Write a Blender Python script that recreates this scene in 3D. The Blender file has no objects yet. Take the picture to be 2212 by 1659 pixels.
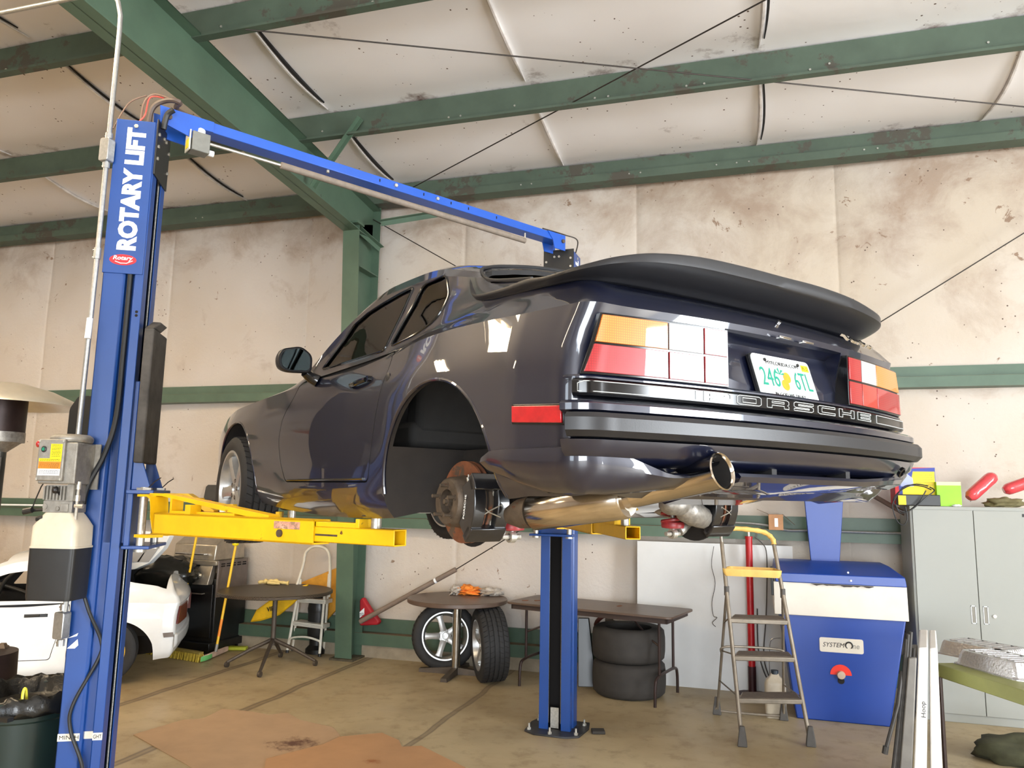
import bpy, bmesh, math, random
from mathutils import Vector, Matrix, noise
PI = math.pi
SC = bpy.context.scene
COL = SC.collection
rnd = random.Random(7)

# ------------------------------------------------------------------ camera
FPX = 1660.0
YAW, PIT, ROL = 0.29411639, 0.14454794, -0.01840095
EYE = Vector((0.0, 0.0, 1.78))
_f = Vector((-math.sin(YAW) * math.cos(PIT), math.cos(YAW) * math.cos(PIT), math.sin(PIT)))
_r = Vector((math.cos(YAW), math.sin(YAW), 0.0))
_d = -_r.cross(_f)
CR = math.cos(ROL) * _r + math.sin(ROL) * _d
CD = -math.sin(ROL) * _r + math.cos(ROL) * _d
CF = _f
cam_data = bpy.data.cameras.new('camera')
cam_data.sensor_fit = 'HORIZONTAL'
cam_data.sensor_width = 36.0
cam_data.lens = 36.0 * FPX / 2212.0
cam_data.clip_start = 0.05
cam = bpy.data.objects.new('camera', cam_data)
COL.objects.link(cam)
_m = Matrix((CR, -CD, -CF)).transposed().to_4x4()
_m.translation = EYE
cam.matrix_world = _m
SC.camera = cam

# ------------------------------------------------------------------ world and exposure
SC.view_settings.view_transform = 'Standard'
SC.view_settings.look = 'None'
SC.view_settings.gamma = 1.0
SC.view_settings.use_curve_mapping = False
SC.view_settings.exposure = -0.16
W = bpy.data.worlds.new('world')
SC.world = W
W.use_nodes = True
_n = W.node_tree.nodes
_bg = _n['Background']
_bg.inputs[0].default_value = (0.80, 0.90, 1.0, 1)
_bg.inputs[1].default_value = 9.0

def area(name, loc, direction, sx, sy, energy, color, spread=PI):
    l = bpy.data.lights.new(name, 'AREA')
    l.shape = 'RECTANGLE'; l.size = sx; l.size_y = sy
    l.energy = energy; l.color = color; l.spread = spread
    o = bpy.data.objects.new(name, l); COL.objects.link(o)
    o.location = loc
    o.rotation_euler = Vector(direction).to_track_quat('-Z', 'Y').to_euler()
    return o
# daylight coming in through the open doors of the hall
area('daylight_end_door', (8.45, 1.35, 2.2), (-1, 0.05, 0.14), 2.9, 4.2, 1150, (0.93, 0.97, 1.0))
area('daylight_front_door', (3.2, -8.35, 2.0), (-0.1, 1, 0.22), 5.4, 3.9, 950, (0.93, 0.97, 1.0))

# ------------------------------------------------------------------ colour and materials
def lin(c):
    c = c / 255.0
    return c / 12.92 if c <= 0.04045 else ((c + 0.055) / 1.055) ** 2.4
def rgb(r, g, b): return (lin(r), lin(g), lin(b), 1.0)

class NT:
    def __init__(s, name):
        s.m = bpy.data.materials.new(name); s.m.use_nodes = True
        s.t = s.m.node_tree; s.n = s.t.nodes; s.l = s.t.links
        s.b = s.n['Principled BSDF']
        s.tc = s.n.new('ShaderNodeTexCoord')
    def inp(s, k, v):
        if isinstance(v, bpy.types.NodeSocket): s.l.new(v, s.b.inputs[k])
        else: s.b.inputs[k].default_value = v
    def node(s, t, **kw):
        x = s.n.new(t)
        for k, v in kw.items(): setattr(x, k, v)
        return x
    def noise(s, scale, detail=6, rough=0.6, co=None, dist=0.0):
        x = s.node('ShaderNodeTexNoise')
        x.inputs['Scale'].default_value = scale; x.inputs['Detail'].default_value = detail
        x.inputs['Roughness'].default_value = rough; x.inputs['Distortion'].default_value = dist
        s.l.new(co if co is not None else s.tc.outputs['Object'], x.inputs['Vector'])
        return x.outputs['Fac']
    def scaled(s, sx, sy, sz, loc=(0, 0, 0)):
        x = s.node('ShaderNodeMapping'); x.inputs['Scale'].default_value = (sx, sy, sz)
        x.inputs['Location'].default_value = loc
        s.l.new(s.tc.outputs['Object'], x.inputs['Vector']); return x.outputs[0]
    def ramp(s, fac, a, b, ca=(0, 0, 0, 1), cb=(1, 1, 1, 1)):
        x = s.node('ShaderNodeValToRGB')
        x.color_ramp.elements[0].position = a; x.color_ramp.elements[1].position = b
        x.color_ramp.elements[0].color = ca; x.color_ramp.elements[1].color = cb
        s.l.new(fac, x.inputs[0]); return x.outputs[0]
    def mix(s, fac, a, b, mode='MIX'):
        x = s.node('ShaderNodeMix', data_type='RGBA', blend_type=mode)
        for i, v in ((0, fac), (6, a), (7, b)):
            if isinstance(v, bpy.types.NodeSocket): s.l.new(v, x.inputs[i])
            else: x.inputs[i].default_value = v
        return x.outputs[2]
    def math(s, op, a, b=0.0, c=None):
        x = s.node('ShaderNodeMath', operation=op)
        for i, v in ((0, a), (1, b)) + (((2, c),) if c is not None else ()):
            if isinstance(v, bpy.types.NodeSocket): s.l.new(v, x.inputs[i])
            else: x.inputs[i].default_value = v
        return x.outputs[0]
    def mrange(s, v, a, b, c=0.0, d=1.0):
        x = s.node('ShaderNodeMapRange')
        s.l.new(v, x.inputs[0])
        for i, q in ((1, a), (2, b), (3, c), (4, d)): x.inputs[i].default_value = q
        return x.outputs[0]
    def bump(s, h, strength=0.3, dist=0.01):
        x = s.node('ShaderNodeBump'); x.inputs['Strength'].default_value = strength
        x.inputs['Distance'].default_value = dist
        s.l.new(h, x.inputs['Height']); s.l.new(x.outputs[0], s.b.inputs['Normal'])
    def xyz(s, co=None):
        x = s.node('ShaderNodeSeparateXYZ')
        s.l.new(co if co is not None else s.tc.outputs['Object'], x.inputs[0]); return x.outputs

MATS = {}
def pm(name, col, rough=0.5, metal=0.0, var=0.12, vs=8.0, bump=0.0, bs=60.0, coat=0.0, coatr=0.03, spec=0.5, wear=None, wearc=None, ws=12.0, wt=0.62):
    """plain painted / plastic / metal surface with slight procedural variation"""
    if name in MATS: return MATS[name]
    t = NT(name)
    c = rgb(*col)
    if var > 0:
        f = t.noise(vs, 5)
        dark = tuple(x * (1 - var * 1.6) for x in c[:3]) + (1,)
        light = tuple(min(1, x * (1 + var)) for x in c[:3]) + (1,)
        base = t.mix(t.ramp(f, 0.3, 0.7), dark, light)
    else: base = c
    if wearc is not None:
        w = t.ramp(t.noise(ws, 10, 0.72), wt, wt + 0.025)
        base = t.mix(w, base, rgb(*wearc))
    t.inp('Base Color', base)
    t.inp('Roughness', rough); t.inp('Metallic', metal)
    t.inp('Coat Weight', coat); t.inp('Coat Roughness', coatr)
    t.inp('Specular IOR Level', spec)
    if bump > 0: t.bump(t.noise(bs, 4), bump, 0.004)
    MATS[name] = t.m
    return t.m

def glow(name, col, strength):
    t = NT(name); t.inp('Base Color', rgb(*col)); t.inp('Emission Color', rgb(*col)); t.inp('Emission Strength', strength)
    return t.m

# ------------------------------------------------------------------ picture helpers: a pixel of the frame -> a point on a real plane
def ray(px, py): return CR * ((px - 1106.0) / FPX) + CD * ((py - 829.5) / FPX) + CF
def at(px, py, x=None, y=None, z=None):
    d = ray(px, py)
    t = (x / d.x) if x is not None else ((y / d.y) if y is not None else ((z - EYE.z) / d.z))
    return EYE + d * t

# ------------------------------------------------------------------ mesh building
def frame(axis):
    a = Vector(axis).normalized()
    u = a.cross(Vector((0, 0, 1)))
    if u.length < 1e-4: u = a.cross(Vector((0, 1, 0)))
    u.normalize(); return u, a.cross(u).normalized(), a

class MB:
    def __init__(s): s.bm = bmesh.new(); s.M = None
    def v(s, p):
        p = Vector(p)
        if s.M is not None: p = s.M @ p
        return s.bm.verts.new(p)
    def f(s, vs, mi=0):
        try:
            x = s.bm.faces.new(vs); x.material_index = mi; return x
        except ValueError: return None
    def box(s, c, d, rot=None, mi=0):
        c = Vector(c); h = Vector(d) * 0.5
        R = rot if rot is not None else Matrix.Identity(3)
        vs = [s.v(c + R @ Vector((sx * h.x, sy * h.y, sz * h.z))) for sx in (-1, 1) for sy in (-1, 1) for sz in (-1, 1)]
        for q in ((0, 1, 3, 2), (4, 6, 7, 5), (0, 4, 5, 1), (2, 3, 7, 6), (0, 2, 6, 4), (1, 5, 7, 3)): s.f([vs[i] for i in q], mi)
        return s
    def b2(s, lo, hi, mi=0):
        lo = Vector(lo); hi = Vector(hi); return s.box((lo + hi) / 2, hi - lo, None, mi)
    def prism(s, pts, vec, mi=0):
        """closed polygon of 3D points extruded by vec"""
        vec = Vector(vec); a = [s.v(p) for p in pts]; b = [s.v(Vector(p) + vec) for p in pts]
        n = len(pts); s.f(a[::-1], mi); s.f(b, mi)
        for i in range(n): s.f([a[i], a[(i + 1) % n], b[(i + 1) % n], b[i]], mi)
        return s
    def rings(s, rs, closed=True, cap=True, mi=0):
        R = [[s.v(p) for p in r] for r in rs]; n = len(R[0])
        for i in range(len(R) - 1):
            for j in range(n if closed else n - 1):
                s.f([R[i][j], R[i][(j + 1) % n], R[i + 1][(j + 1) % n], R[i + 1][j]], mi)
        if cap and closed: s.f(R[0][::-1], mi); s.f(R[-1], mi)
        return s
    def tube(s, pts, r, n=10, cap=True, mi=0, loop=False):
        pts = [Vector(p) for p in pts]; rs = []
        m = len(pts); prev = None
        for i, p in enumerate(pts):
            if loop: t = pts[(i + 1) % m] - pts[i - 1]
            else: t = (pts[min(i + 1, m - 1)] - pts[max(i - 1, 0)])
            if t.length < 1e-9: t = Vector((0, 0, 1))
            t.normalize()
            if prev is None: u, w, _ = frame(t)
            else:
                u = prev - t * prev.dot(t)
                if u.length < 1e-6: u, w, _ = frame(t)
                u.normalize()
            w = t.cross(u); prev = u
            rr = r[i] if isinstance(r, (list, tuple)) else r
            rs.append([p + (u * math.cos(2 * PI * k / n) + w * math.sin(2 * PI * k / n)) * rr for k in range(n)])
        if loop: rs.append(rs[0]); return s.rings(rs, True, False, mi)
        return s.rings(rs, True, cap, mi)
    def cyl(s, a, b, r, n=20, r2=None, mi=0):
        return s.tube([a, b], [r, r if r2 is None else r2], n, True, mi)
    def lathe(s, prof, origin=(0, 0, 0), axis=(0, 0, 1), n=32, cap=True, mi=0, arc=2 * PI, closedprof=False):
        """prof: list of (radius, height)"""
        o = Vector(origin); u, w, a = frame(axis)
        if closedprof: prof = list(prof) + [prof[0]]
        rs = []
        for r, h in prof:
            rs.append([o + a * h + (u * math.cos(2 * PI * k / n) + w * math.sin(2 * PI * k / n)) * max(r, 1e-4) for k in range(n)])
        return s.rings(rs, True, cap and not closedprof, mi)
    def sphere(s, c, r, n=16, sc=(1, 1, 1), mi=0):
        c = Vector(c); rs = []
        for i in range(1, n // 2):
            th = PI * i / (n // 2)
            rs.append([c + Vector((sc[0] * r * math.sin(th) * math.cos(2 * PI * k / n), sc[1] * r * math.sin(th) * math.sin(2 * PI * k / n), -sc[2] * r * math.cos(th))) for k in range(n)])
        return s.rings(rs, True, True, mi)
    def grid(s, P, mi=0):
        V = [[s.v(p) for p in row] for row in P]
        for i in range(len(V) - 1):
            for j in range(len(V[0]) - 1): s.f([V[i][j], V[i][j + 1], V[i + 1][j + 1], V[i + 1][j]], mi)
        return s
    def mesh(s, name, mats, smooth=True, ang=35, merge=0.0):
        bm = s.bm
        if merge: bmesh.ops.remove_doubles(bm, verts=bm.verts, dist=merge)
        bmesh.ops.recalc_face_normals(bm, faces=bm.faces)
        if smooth:
            lim = math.radians(ang)
            for f in bm.faces: f.smooth = True
            for e in bm.edges:
                if len(e.link_faces) == 2 and e.calc_face_angle(0) > lim: e.smooth = False
        me = bpy.data.meshes.new(name); bm.to_mesh(me); bm.free()
        for m in (mats if isinstance(mats, (list, tuple)) else [mats]): me.materials.append(m)
        return me
    def build(s, name, mats, parent=None, bevel=0.0, solid=0.0, **kw):
        o = bpy.data.objects.new(name, s.mesh(name, mats, **kw)); COL.objects.link(o)
        if parent is not None: o.parent = parent
        if solid:
            md = o.modifiers.new('solid', 'SOLIDIFY'); md.thickness = solid; md.offset = 0
        if bevel:
            md = o.modifiers.new('bevel', 'BEVEL'); md.width = bevel; md.segments = 2; md.limit_method = 'ANGLE'; md.angle_limit = math.radians(40)
        return o

def tag(o, label=None, cat=None, group=None, kind=None):
    if label: o['label'] = label
    if cat: o['category'] = cat
    if group: o['group'] = group
    if kind: o['kind'] = kind
    return o
def thing(name, label, cat, loc=(0, 0, 0), rz=0.0, group=None):
    o = bpy.data.objects.new(name, None); COL.objects.link(o)
    o.empty_display_size = 0.1
    o.location = loc; o.rotation_euler = (0, 0, rz)
    return tag(o, label, cat, group)
def dup(o, parent=None):
    c = o.copy(); COL.objects.link(c)
    c.parent = parent
    for ch in [x for x in SC.objects if x.parent == o]: dup(ch, c)
    return c
def struct(o): o['kind'] = 'structure'; return o
def Rz(a): return Matrix.Rotation(a, 3, 'Z')
def Rx(a): return Matrix.Rotation(a, 3, 'X')
def Ry(a): return Matrix.Rotation(a, 3, 'Y')

def spline(pts, n=8):
    """catmull-rom through points"""
    P = [Vector(p) for p in pts]; out = []
    for i in range(len(P) - 1):
        p0 = P[max(i - 1, 0)]; p1 = P[i]; p2 = P[i + 1]; p3 = P[min(i + 2, len(P) - 1)]
        for k in range(n):
            t = k / n
            out.append(0.5 * ((2 * p1) + (p2 - p0) * t + (2 * p0 - 5 * p1 + 4 * p2 - p3) * t * t + (3 * p1 - p0 - 3 * p2 + p3) * t ** 3))
    out.append(P[-1]); return out

def text(name, s, mat, parent, origin, xdir, ydir, height, width=None, depth=0.002, bold=0.0, italic=0.0, spacing=1.0, align='LEFT', fit='h'):
    """raised lettering: origin = lower left, xdir = reading direction, ydir = up; scaled to cap height and optional total width"""
    cu = bpy.data.curves.new(name, 'FONT'); cu.body = s; cu.size = 1.0; cu.extrude = 0.5; cu.offset = bold; cu.shear = italic
    cu.space_character = spacing; cu.resolution_u = 3
    tmp = bpy.data.objects.new(name + '_tmp', cu); COL.objects.link(tmp)
    dg = bpy.context.evaluated_depsgraph_get()
    me = bpy.data.meshes.new_from_object(tmp.evaluated_get(dg))
    bpy.data.objects.remove(tmp)
    xs = [v.co.x for v in me.vertices]; ys = [v.co.y for v in me.vertices]
    x0, x1, y0, y1 = min(xs), max(xs), min(ys), max(ys)
    sy = height / (y1 - y0); sx = (width / (x1 - x0)) if width else sy
    X = Vector(xdir).normalized(); Y = Vector(ydir).normalized(); Z = X.cross(Y)
    O = Vector(origin)
    for v in me.vertices:
        v.co = O + X * ((v.co.x - x0) * sx) + Y * ((v.co.y - y0) * sy) + Z * ((v.co.z + 0.5) * depth)
    me.materials.clear(); me.materials.append(mat)
    o = bpy.data.objects.new(name, me); COL.objects.link(o); o.parent = parent
    return o
# ------------------------------------------------------------------ the room
def liner_mat(name, base, warm, stain_lo, stain_hi, ceiling=False):
    t = NT(name)
    big = t.noise(0.55, 3, 0.5)
    col = t.mix(t.ramp(big, 0.35, 0.7), rgb(*base), rgb(*warm))
    P = t.xyz()
    if not ceiling:
        # dirt gathers right under the eave and just below the mid girt
        top = t.mrange(P[2], stain_lo, stain_hi)
        band = t.math('MULTIPLY', t.mrange(P[2], 2.72, 2.86), t.mrange(P[2], 3.0, 2.9))
        right = t.mrange(P[0], -4.3, 1.5, 0.0, 0.10)
        right = t.math('MULTIPLY', right, t.mrange(P[2], 3.0, 3.6))
        blot = t.noise(1.5, 9, 0.66, dist=0.4)
        dirt = t.math('ADD', t.math('ADD', blot, t.math('MULTIPLY', top, 0.20)), t.math('ADD', right, t.math('MULTIPLY', band, 0.16)))
        col = t.mix(t.ramp(dirt, 0.58, 0.84), col, rgb(158, 138, 120))
        peel = t.math('ADD', t.noise(5.5, 12, 0.7, dist=0.6), t.math('MULTIPLY', right, 0.22))
        peel = t.math('ADD', peel, t.math('MULTIPLY', top, 0.03))
        col = t.mix(t.ramp(peel, 0.665, 0.69), col, rgb(136, 112, 92))
        hgt = t.math('ADD', t.math('MULTIPLY', t.noise(22, 8, 0.7), 0.6), t.math('MULTIPLY', t.noise(4, 3), 0.6))
        t.bump(hgt, 0.35, 0.03)
    else:
        # stains along the purlins (bays are 1.58 m deep)
        w = t.math('ADD', P[1], 0.0)
        yy = t.math('MODULO', t.math('ADD', t.math('SUBTRACT', 6.40, w), 15.8), 1.58)
        near = t.math('MAXIMUM', t.mrange(yy, 0.30, 0.0), t.mrange(yy, 1.30, 1.52))
        blot = t.math('ADD', t.noise(2.2, 10, 0.7), t.math('MULTIPLY', near, 0.14))
        col = t.mix(t.ramp(blot, 0.63, 0.80), col, rgb(112, 88, 76))
        t.bump(t.noise(1.6, 3), 0.25, 0.05)
    vor = t.node('ShaderNodeTexVoronoi'); vor.inputs['Scale'].default_value = 13.0
    t.l.new(t.tc.outputs['Object'], vor.inputs['Vector'])
    thr = t.math('MULTIPLY', t.ramp(t.noise(3.0, 3), 0.45, 0.62), 0.13 if ceiling else 0.10)
    spot = t.math('LESS_THAN', vor.outputs['Distance'], thr)
    col = t.mix(spot, col, rgb(92, 74, 62))
    t.inp('Base Color', col); t.inp('Roughness', 0.62)
    return t.m
M_wall = liner_mat('wall_liner', (200, 192, 184), (186, 172, 154), 4.25, 5.25)
M_ceil = liner_mat('ceiling_liner', (228, 225, 224), (218, 212, 208), 0, 1, True)

def floor_mat():
    t = NT('concrete_floor')
    col = t.mix(t.ramp(t.noise(0.7, 5, 0.6), 0.3, 0.7), rgb(150, 131, 98), rgb(188, 170, 134))
    col = t.mix(t.ramp(t.noise(5, 10, 0.7), 0.52, 0.75), col, rgb(140, 120, 92))
    co = t.scaled(2.0, 9.0, 1)
    col = t.mix(t.ramp(t.noise(3, 8, 0.7, co), 0.66, 0.78), col, rgb(136, 114, 86))
    P = t.xyz()
    # saw cuts with tyre-wide dirt beside them, running towards the wall
    for xj, wd in ((-5.02, 0.05), (-3.98, 0.05), (-2.34, 0.035)):
        wob = t.math('ADD', P[0], t.math('MULTIPLY', t.noise(1.2, 2), 0.10))
        d = t.math('ABSOLUTE', t.math('SUBTRACT', wob, xj + 0.05))
        band = t.mrange(d, wd, wd * 0.6)
        core = t.mrange(d, 0.012, 0.02)
        m = t.math('MULTIPLY', band, t.mrange(core, 0, 1, 0.55, 0.95))
        col = t.mix(t.math('MULTIPLY', m, 0.8), col, rgb(92, 76, 62))
    t.inp('Base Color', col)
    t.inp('Roughness', t.mrange(t.noise(2.5, 6), 0.3, 0.7, 0.36, 0.6))
    t.bump(t.noise(30, 6), 0.12, 0.004)
    return t.m
M_floor = floor_mat()
M_green = pm('green_painted_steel', (78, 100, 82), 0.46, 0, 0.10, 3.0, 0.05, 30, wearc=(62, 60, 52), ws=3.2, wt=0.66)
M_purl = pm('dusty_green_purlin', (72, 86, 72), 0.6, 0, 0.12, 3.0, 0.05, 30, wearc=(70, 66, 56), ws=1.6, wt=0.56)
M_dust = pm('dusty_ledge', (112, 96, 74), 0.9, 0, 0.2, 8)
M_conc = pm('curb_concrete', (150, 138, 118), 0.85, 0, 0.15, 6, 0.4, 40)

XL, XR, YF, YB = -15.0, 9.0, -9.0, 8.10
def roofz(y): return 5.40 + (7.93 - y) * 0.085 if y > -0.8 else 5.40 + 8.73 * 0.085 - (-0.8 - y) * 0.085
struct(MB().b2((XL, YF, -0.2), (XR, YB + 0.1, 0)).build('floor', M_floor))
SEAMS_W = (-13.3, -11.26, -9.227, -7.181, -5.12, -3.068, -1.069, 0.955, 3.0, 5.05, 7.1)
def wall_bulge(x, z):
    # insulation blanket pillows between the seams and between the girts
    k = min(abs(x - s) for s in SEAMS_W)
    b = 0.035 * (1 - math.exp(-(k / 0.35) ** 2))
    b += 0.012 * noise.noise(Vector((x * 1.1, z * 1.1, 3.3)))
    b -= 0.010 * math.exp(-(k / 0.02) ** 2)
    return b
def liner(name, rows, xs, fy, mat):
    m = MB(); m.grid([[(x, fy(x, z), z) for x in xs] for z in rows])
    return struct(m.build(name, mat, ang=60))
xs = []
x = XL
while x < XR: xs.append(x); x += 0.12
for sx in SEAMS_W: xs += [sx - 0.035, sx - 0.014, sx, sx + 0.014, sx + 0.035]
xs = sorted(set(xs)) + [XR]
zs = [0.0 + 0.12 * i for i in range(46)] + [5.6]
wb = MB()
wb.grid([[(x, 8.12 - wall_bulge(x, z), z) for x in xs] for z in zs])
wb.b2((XL, 8.24, 0), (XR, 8.30, 5.6))
struct(wb.build('wall_back', M_wall, ang=70))
# other walls with the open doors daylight comes through
def wall_holes(name, axis, pos, lo, hi, ztop, holes, mat):
    m = MB(); cuts = sorted(holes); cur = lo; th = 0.12
    def seg(a, b, z0, z1):
        if b - a < 1e-3 or z1 - z0 < 1e-3: return
        if axis == 'x': m.b2((pos, a, z0), (pos + th, b, z1))
        else: m.b2((a, pos, z0), (b, pos + th, z1))
    for a, b, z0, z1 in cuts:
        seg(cur, a, 0, ztop); seg(a, b, 0, z0); seg(a, b, z1, ztop); cur = b
    seg(cur, hi, 0, ztop)
    return struct(m.build(name, mat))
wall_holes('wall_right', 'x', XR, YF, YB, 6.1, [(-0.2, 2.9, 0.0, 4.4)], M_wall)
wall_holes('wall_left', 'x', XL - 0.12, YF, YB, 6.1, [], M_wall)
wall_holes('wall_front', 'y', YF - 0.12, XL, XR, 6.1, [(-5.6, -2.8, 0.0, 4.0), (0.4, 6.0, 0.0, 4.1)], M_wall)

# ceiling: white faced blanket sagging between purlins
PURL = [6.36 - 1.58 * i for i in range(0, 9)]
SEAMS_C = [-3.87 + 2.035 * i for i in range(-5, 7)]
ys = []
y = 8.12
while y > YF: ys.append(y); y -= 0.13
ys.append(YF)
def sag(y):
    u = ((6.40 - y) % 1.58) / 1.58
    return 0.075 * math.sin(PI * u) ** 1.2
def ceil_z(x, y):
    k = min(abs(x - s) for s in SEAMS_C)
    z = roofz(y) + 0.02 - sag(y)
    z -= 0.022 * math.exp(-(k / 0.035) ** 2) * math.sin(PI * ((6.40 - y) % 1.58) / 1.58)
    z += 0.010 * noise.noise(Vector((x * 0.8, y * 0.8, 0.3)))
    return z
xc = []
x = XL
while x < XR: xc.append(x); x += 0.16
for sx in SEAMS_C: xc += [sx - 0.06, sx - 0.03, sx - 0.012, sx + 0.012, sx + 0.03, sx + 0.06]
xc = sorted(v for v in set(xc) if XL <= v <= XR) + [XR]
cm = MB(); cm.grid([[(x, y, ceil_z(x, y)) for x in xc] for y in ys])
cm.grid([[(XL, 8.3, roofz(8.3) + 0.35), (XR, 8.3, roofz(8.3) + 0.35)], [(XL, -0.8, 6.5), (XR, -0.8, 6.5)], [(XL, YF - .1, roofz(YF) + 0.35), (XR, YF - .1, roofz(YF) + 0.35)]])
struct(cm.build('ceiling', M_ceil, ang=60))
# seams of the blanket: folded tabs; some hang open and show the dark gap
M_seam = pm('seam_tab', (214, 208, 204), 0.5, 0, 0.15, 10)
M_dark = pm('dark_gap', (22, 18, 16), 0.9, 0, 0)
M_rustseam = pm('rusty_seam_tab', (120, 96, 78), 0.7, 0, 0.3, 14)
seams = MB()
for i, sx in enumerate(SEAMS_C):
    for j in range(0, 4):
        ya = 6.36 - 1.58 * (j - 1) - 0.06; yb = ya - 1.44
        if j == 0: ya = 7.86; yb = 6.5
        n = 10; pts = []
        for k in range(n + 1):
            yy = ya + (yb - ya) * k / n; pts.append(Vector((sx + 0.03 * math.sin(PI * k / n), yy, ceil_z(sx, yy) - 0.008)))
        seams.tube(pts, [0.006 + 0.012 * math.sin(PI * k / n) for k in range(n + 1)], 6)
        if abs(sx + 3.87) < 0.1 or abs(sx - 0.2) < 0.1 or abs(sx + 5.9) < 0.1:
            off = 0.032
            seams.tube([p + Vector((off, 0, 0.006)) for p in pts[1:-1]], [0.004 + (0.016 if abs(sx + 3.87) < .1 else 0.007) * math.sin(PI * (k + 1) / n) for k in range(n - 1)], 5, mi=1)
struct(seams.build('trim_0', [M_seam, M_dark]))

# purlins, eave strut and girts: cold formed sections painted green
def z_purlin(y, h=0.285):
    zt = roofz(y) - 0.005; m = MB(); zb = zt - h
    # web, top flange towards the eave, bottom flange towards the ridge, lips
    pts = [(y + 0.07, zt - 0.018), (y + 0.07, zt), (y, zt), (y, zb + 0.004), (y - 0.065, zb + 0.004), (y - 0.065, zb + 0.022),
           (y - 0.069, zb + 0.022), (y - 0.069, zb), (y + 0.004, zb), (y + 0.004, zt - 0.004), (y + 0.066, zt - 0.004), (y + 0.066, zt - 0.018)]
    m.prism([(XL, a, b) for a, b in pts], (XR - XL, 0, 0))
    return m, zb
M_bolt = pm('zinc_bolt', (196, 196, 188), 0.35, 0.8, 0.1, 40)
places = ['nearest the side wall', 'second out from the side wall', 'third out from the side wall', 'fourth out from the side wall', 'over the middle of the hall', 'behind the camera', 'behind the camera near the front wall', 'far behind the camera', 'last before the front wall']
for i, y in enumerate(PURL[:3]):
    m, zb = z_purlin(y)
    b = m
    for bx in (-6.2, -4.45, -3.95, -2.6, -2.48, -1.95, -1.2, -1.08, -0.4, -0.25, 0.6, 0.75, 1.9):
        for dz in ((0.10,) if int(bx * 10) % 2 else (0.07,)):
            b.cyl((bx, y + 0.001, zb + dz), (bx, y - 0.008, zb + dz), 0.010, 6, mi=1)
    o = m.build('roof_purlin', [M_purl, M_bolt])
    tag(o, 'long dusty green steel roof purlin under white insulation, ' + places[i], 'beam', 'green roof purlins')
# eave strut
m = MB(); zt = roofz(7.9); zb = 5.15
m.prism([(XL, a, b) for a, b in ((7.98, zt), (7.86, zt - 0.01), (7.86, zb + 0.095), (7.80, zb + 0.085), (7.80, zb), (7.98, zb))], (XR - XL, 0, 0))
b = m
for bx in (-6.6, -6.5, -2.3, -2.18, -1.1, -0.98, -0.2, 0.0, 0.12, 1.2, 1.32):
    b.cyl((bx, 7.801, zb + 0.05), (bx, 7.792, zb + 0.05), 0.009, 6, mi=1)
o = m.build('eave_strut', [M_purl, M_bolt]); tag(o, 'green steel eave strut running along the top of the stained wall', 'beam')
def girt(zb, zt, label, name='wall_girt'):
    h_ = (zt - zb) * .46; m = MB()
    m.prism([(XL, a, b) for a, b in ((8.20, zt), (8.05, zt), (8.05, zb + h_), (7.93, zb + h_), (7.93, zb), (8.20, zb))], (XR - XL, 0, 0))
    m.b2((XL, 7.935, zb + h_ - .001), (XR, 8.05, zb + h_ + .002), 1)
    o = m.build(name, [M_green, M_dust]); tag(o, label, 'beam'); return o
girt(2.86, 3.075, 'green steel girt halfway up the stained wall behind the raised car')
girt(1.405, 1.63, 'lower green steel wall girt carrying a thin pipe at head height')
g = girt(0.13, 0.40, 'lowest green steel wall girt just above the concrete curb')
struct(MB().b2((XL, 7.95, 0), (XR, 8.12, 0.13)).build('baseboard_back', M_conc))

# steel frame: tapered column and sloping rafter
col = thing('steel_column', 'green tapered steel column bolted to the floor in front of the wall', 'column', (-4.18, 7.8, 0))
m = MB()   # front flange: straight at the back, leaning out towards the top
fx = 0.10
m.prism([(-fx, -0.08, 0.0), (fx, -0.08, 0.0), (fx, -0.37, 4.78), (-fx, -0.37, 4.78)], (0, 0.012, 0))
m.build('front_flange', M_green, col)
m = MB(); m.prism([(-0.005, -0.068, 0), (-0.005, 0.14, 0), (-0.005, 0.14, 4.95), (-0.005, -0.36, 4.78)], (0.01, 0, 0))
m.build('web', M_green, col)
MB().b2((-fx, 0.14, 0), (fx, 0.152, 5.15)).build('rear_flange', M_green, col)
MB().b2((-0.14, -0.13, 0), (0.14, 0.16, 0.02)).build('base_plate', pm('rusty_plate', (92, 84, 66), 0.8, 0.3, 0.3, 12), col)
m = MB()
m.b2((-0.13, -0.46, 4.76), (0.13, -0.30, 4.782)); m.b2((0.01, -0.36, 4.70), (0.1, 0.14, 4.712)); m.b2((0.01, -0.30, 4.3), (0.1, 0.13, 4.312))
m.build('stiffener', M_green, col)
raf = thing('steel_rafter', 'deep green steel rafter sloping up from the column across the ceiling', 'beam', (-4.18, 7.8, 4.7))
def rt(y): return roofz(y) - 0.275
def rb(y): return 4.715 + (7.35 - y) * 0.063
pts_y = [7.95, 7.35, 3.3, -0.8]
m = MB()
m.grid([[(-fx, y - 7.8, rt(y) - 4.7) for y in pts_y], [(fx, y - 7.8, rt(y) - 4.7) for y in pts_y]])
m.grid([[(-fx, y - 7.8, rt(y) - 4.712) for y in pts_y], [(fx, y - 7.8, rt(y) - 4.712) for y in pts_y]])
m.build('top_flange', M_green, raf)
m = MB()
pb = [7.43, 3.3, -0.8]
m.rings([[(-fx, y - 7.8, rb(y) - 4.7), (fx, y - 7.8, rb(y) - 4.7), (fx, y - 7.8, rb(y) - 4.688), (-fx, y - 7.8, rb(y) - 4.688)] for y in pb])
m.build('bottom_flange', M_green, raf)
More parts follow.
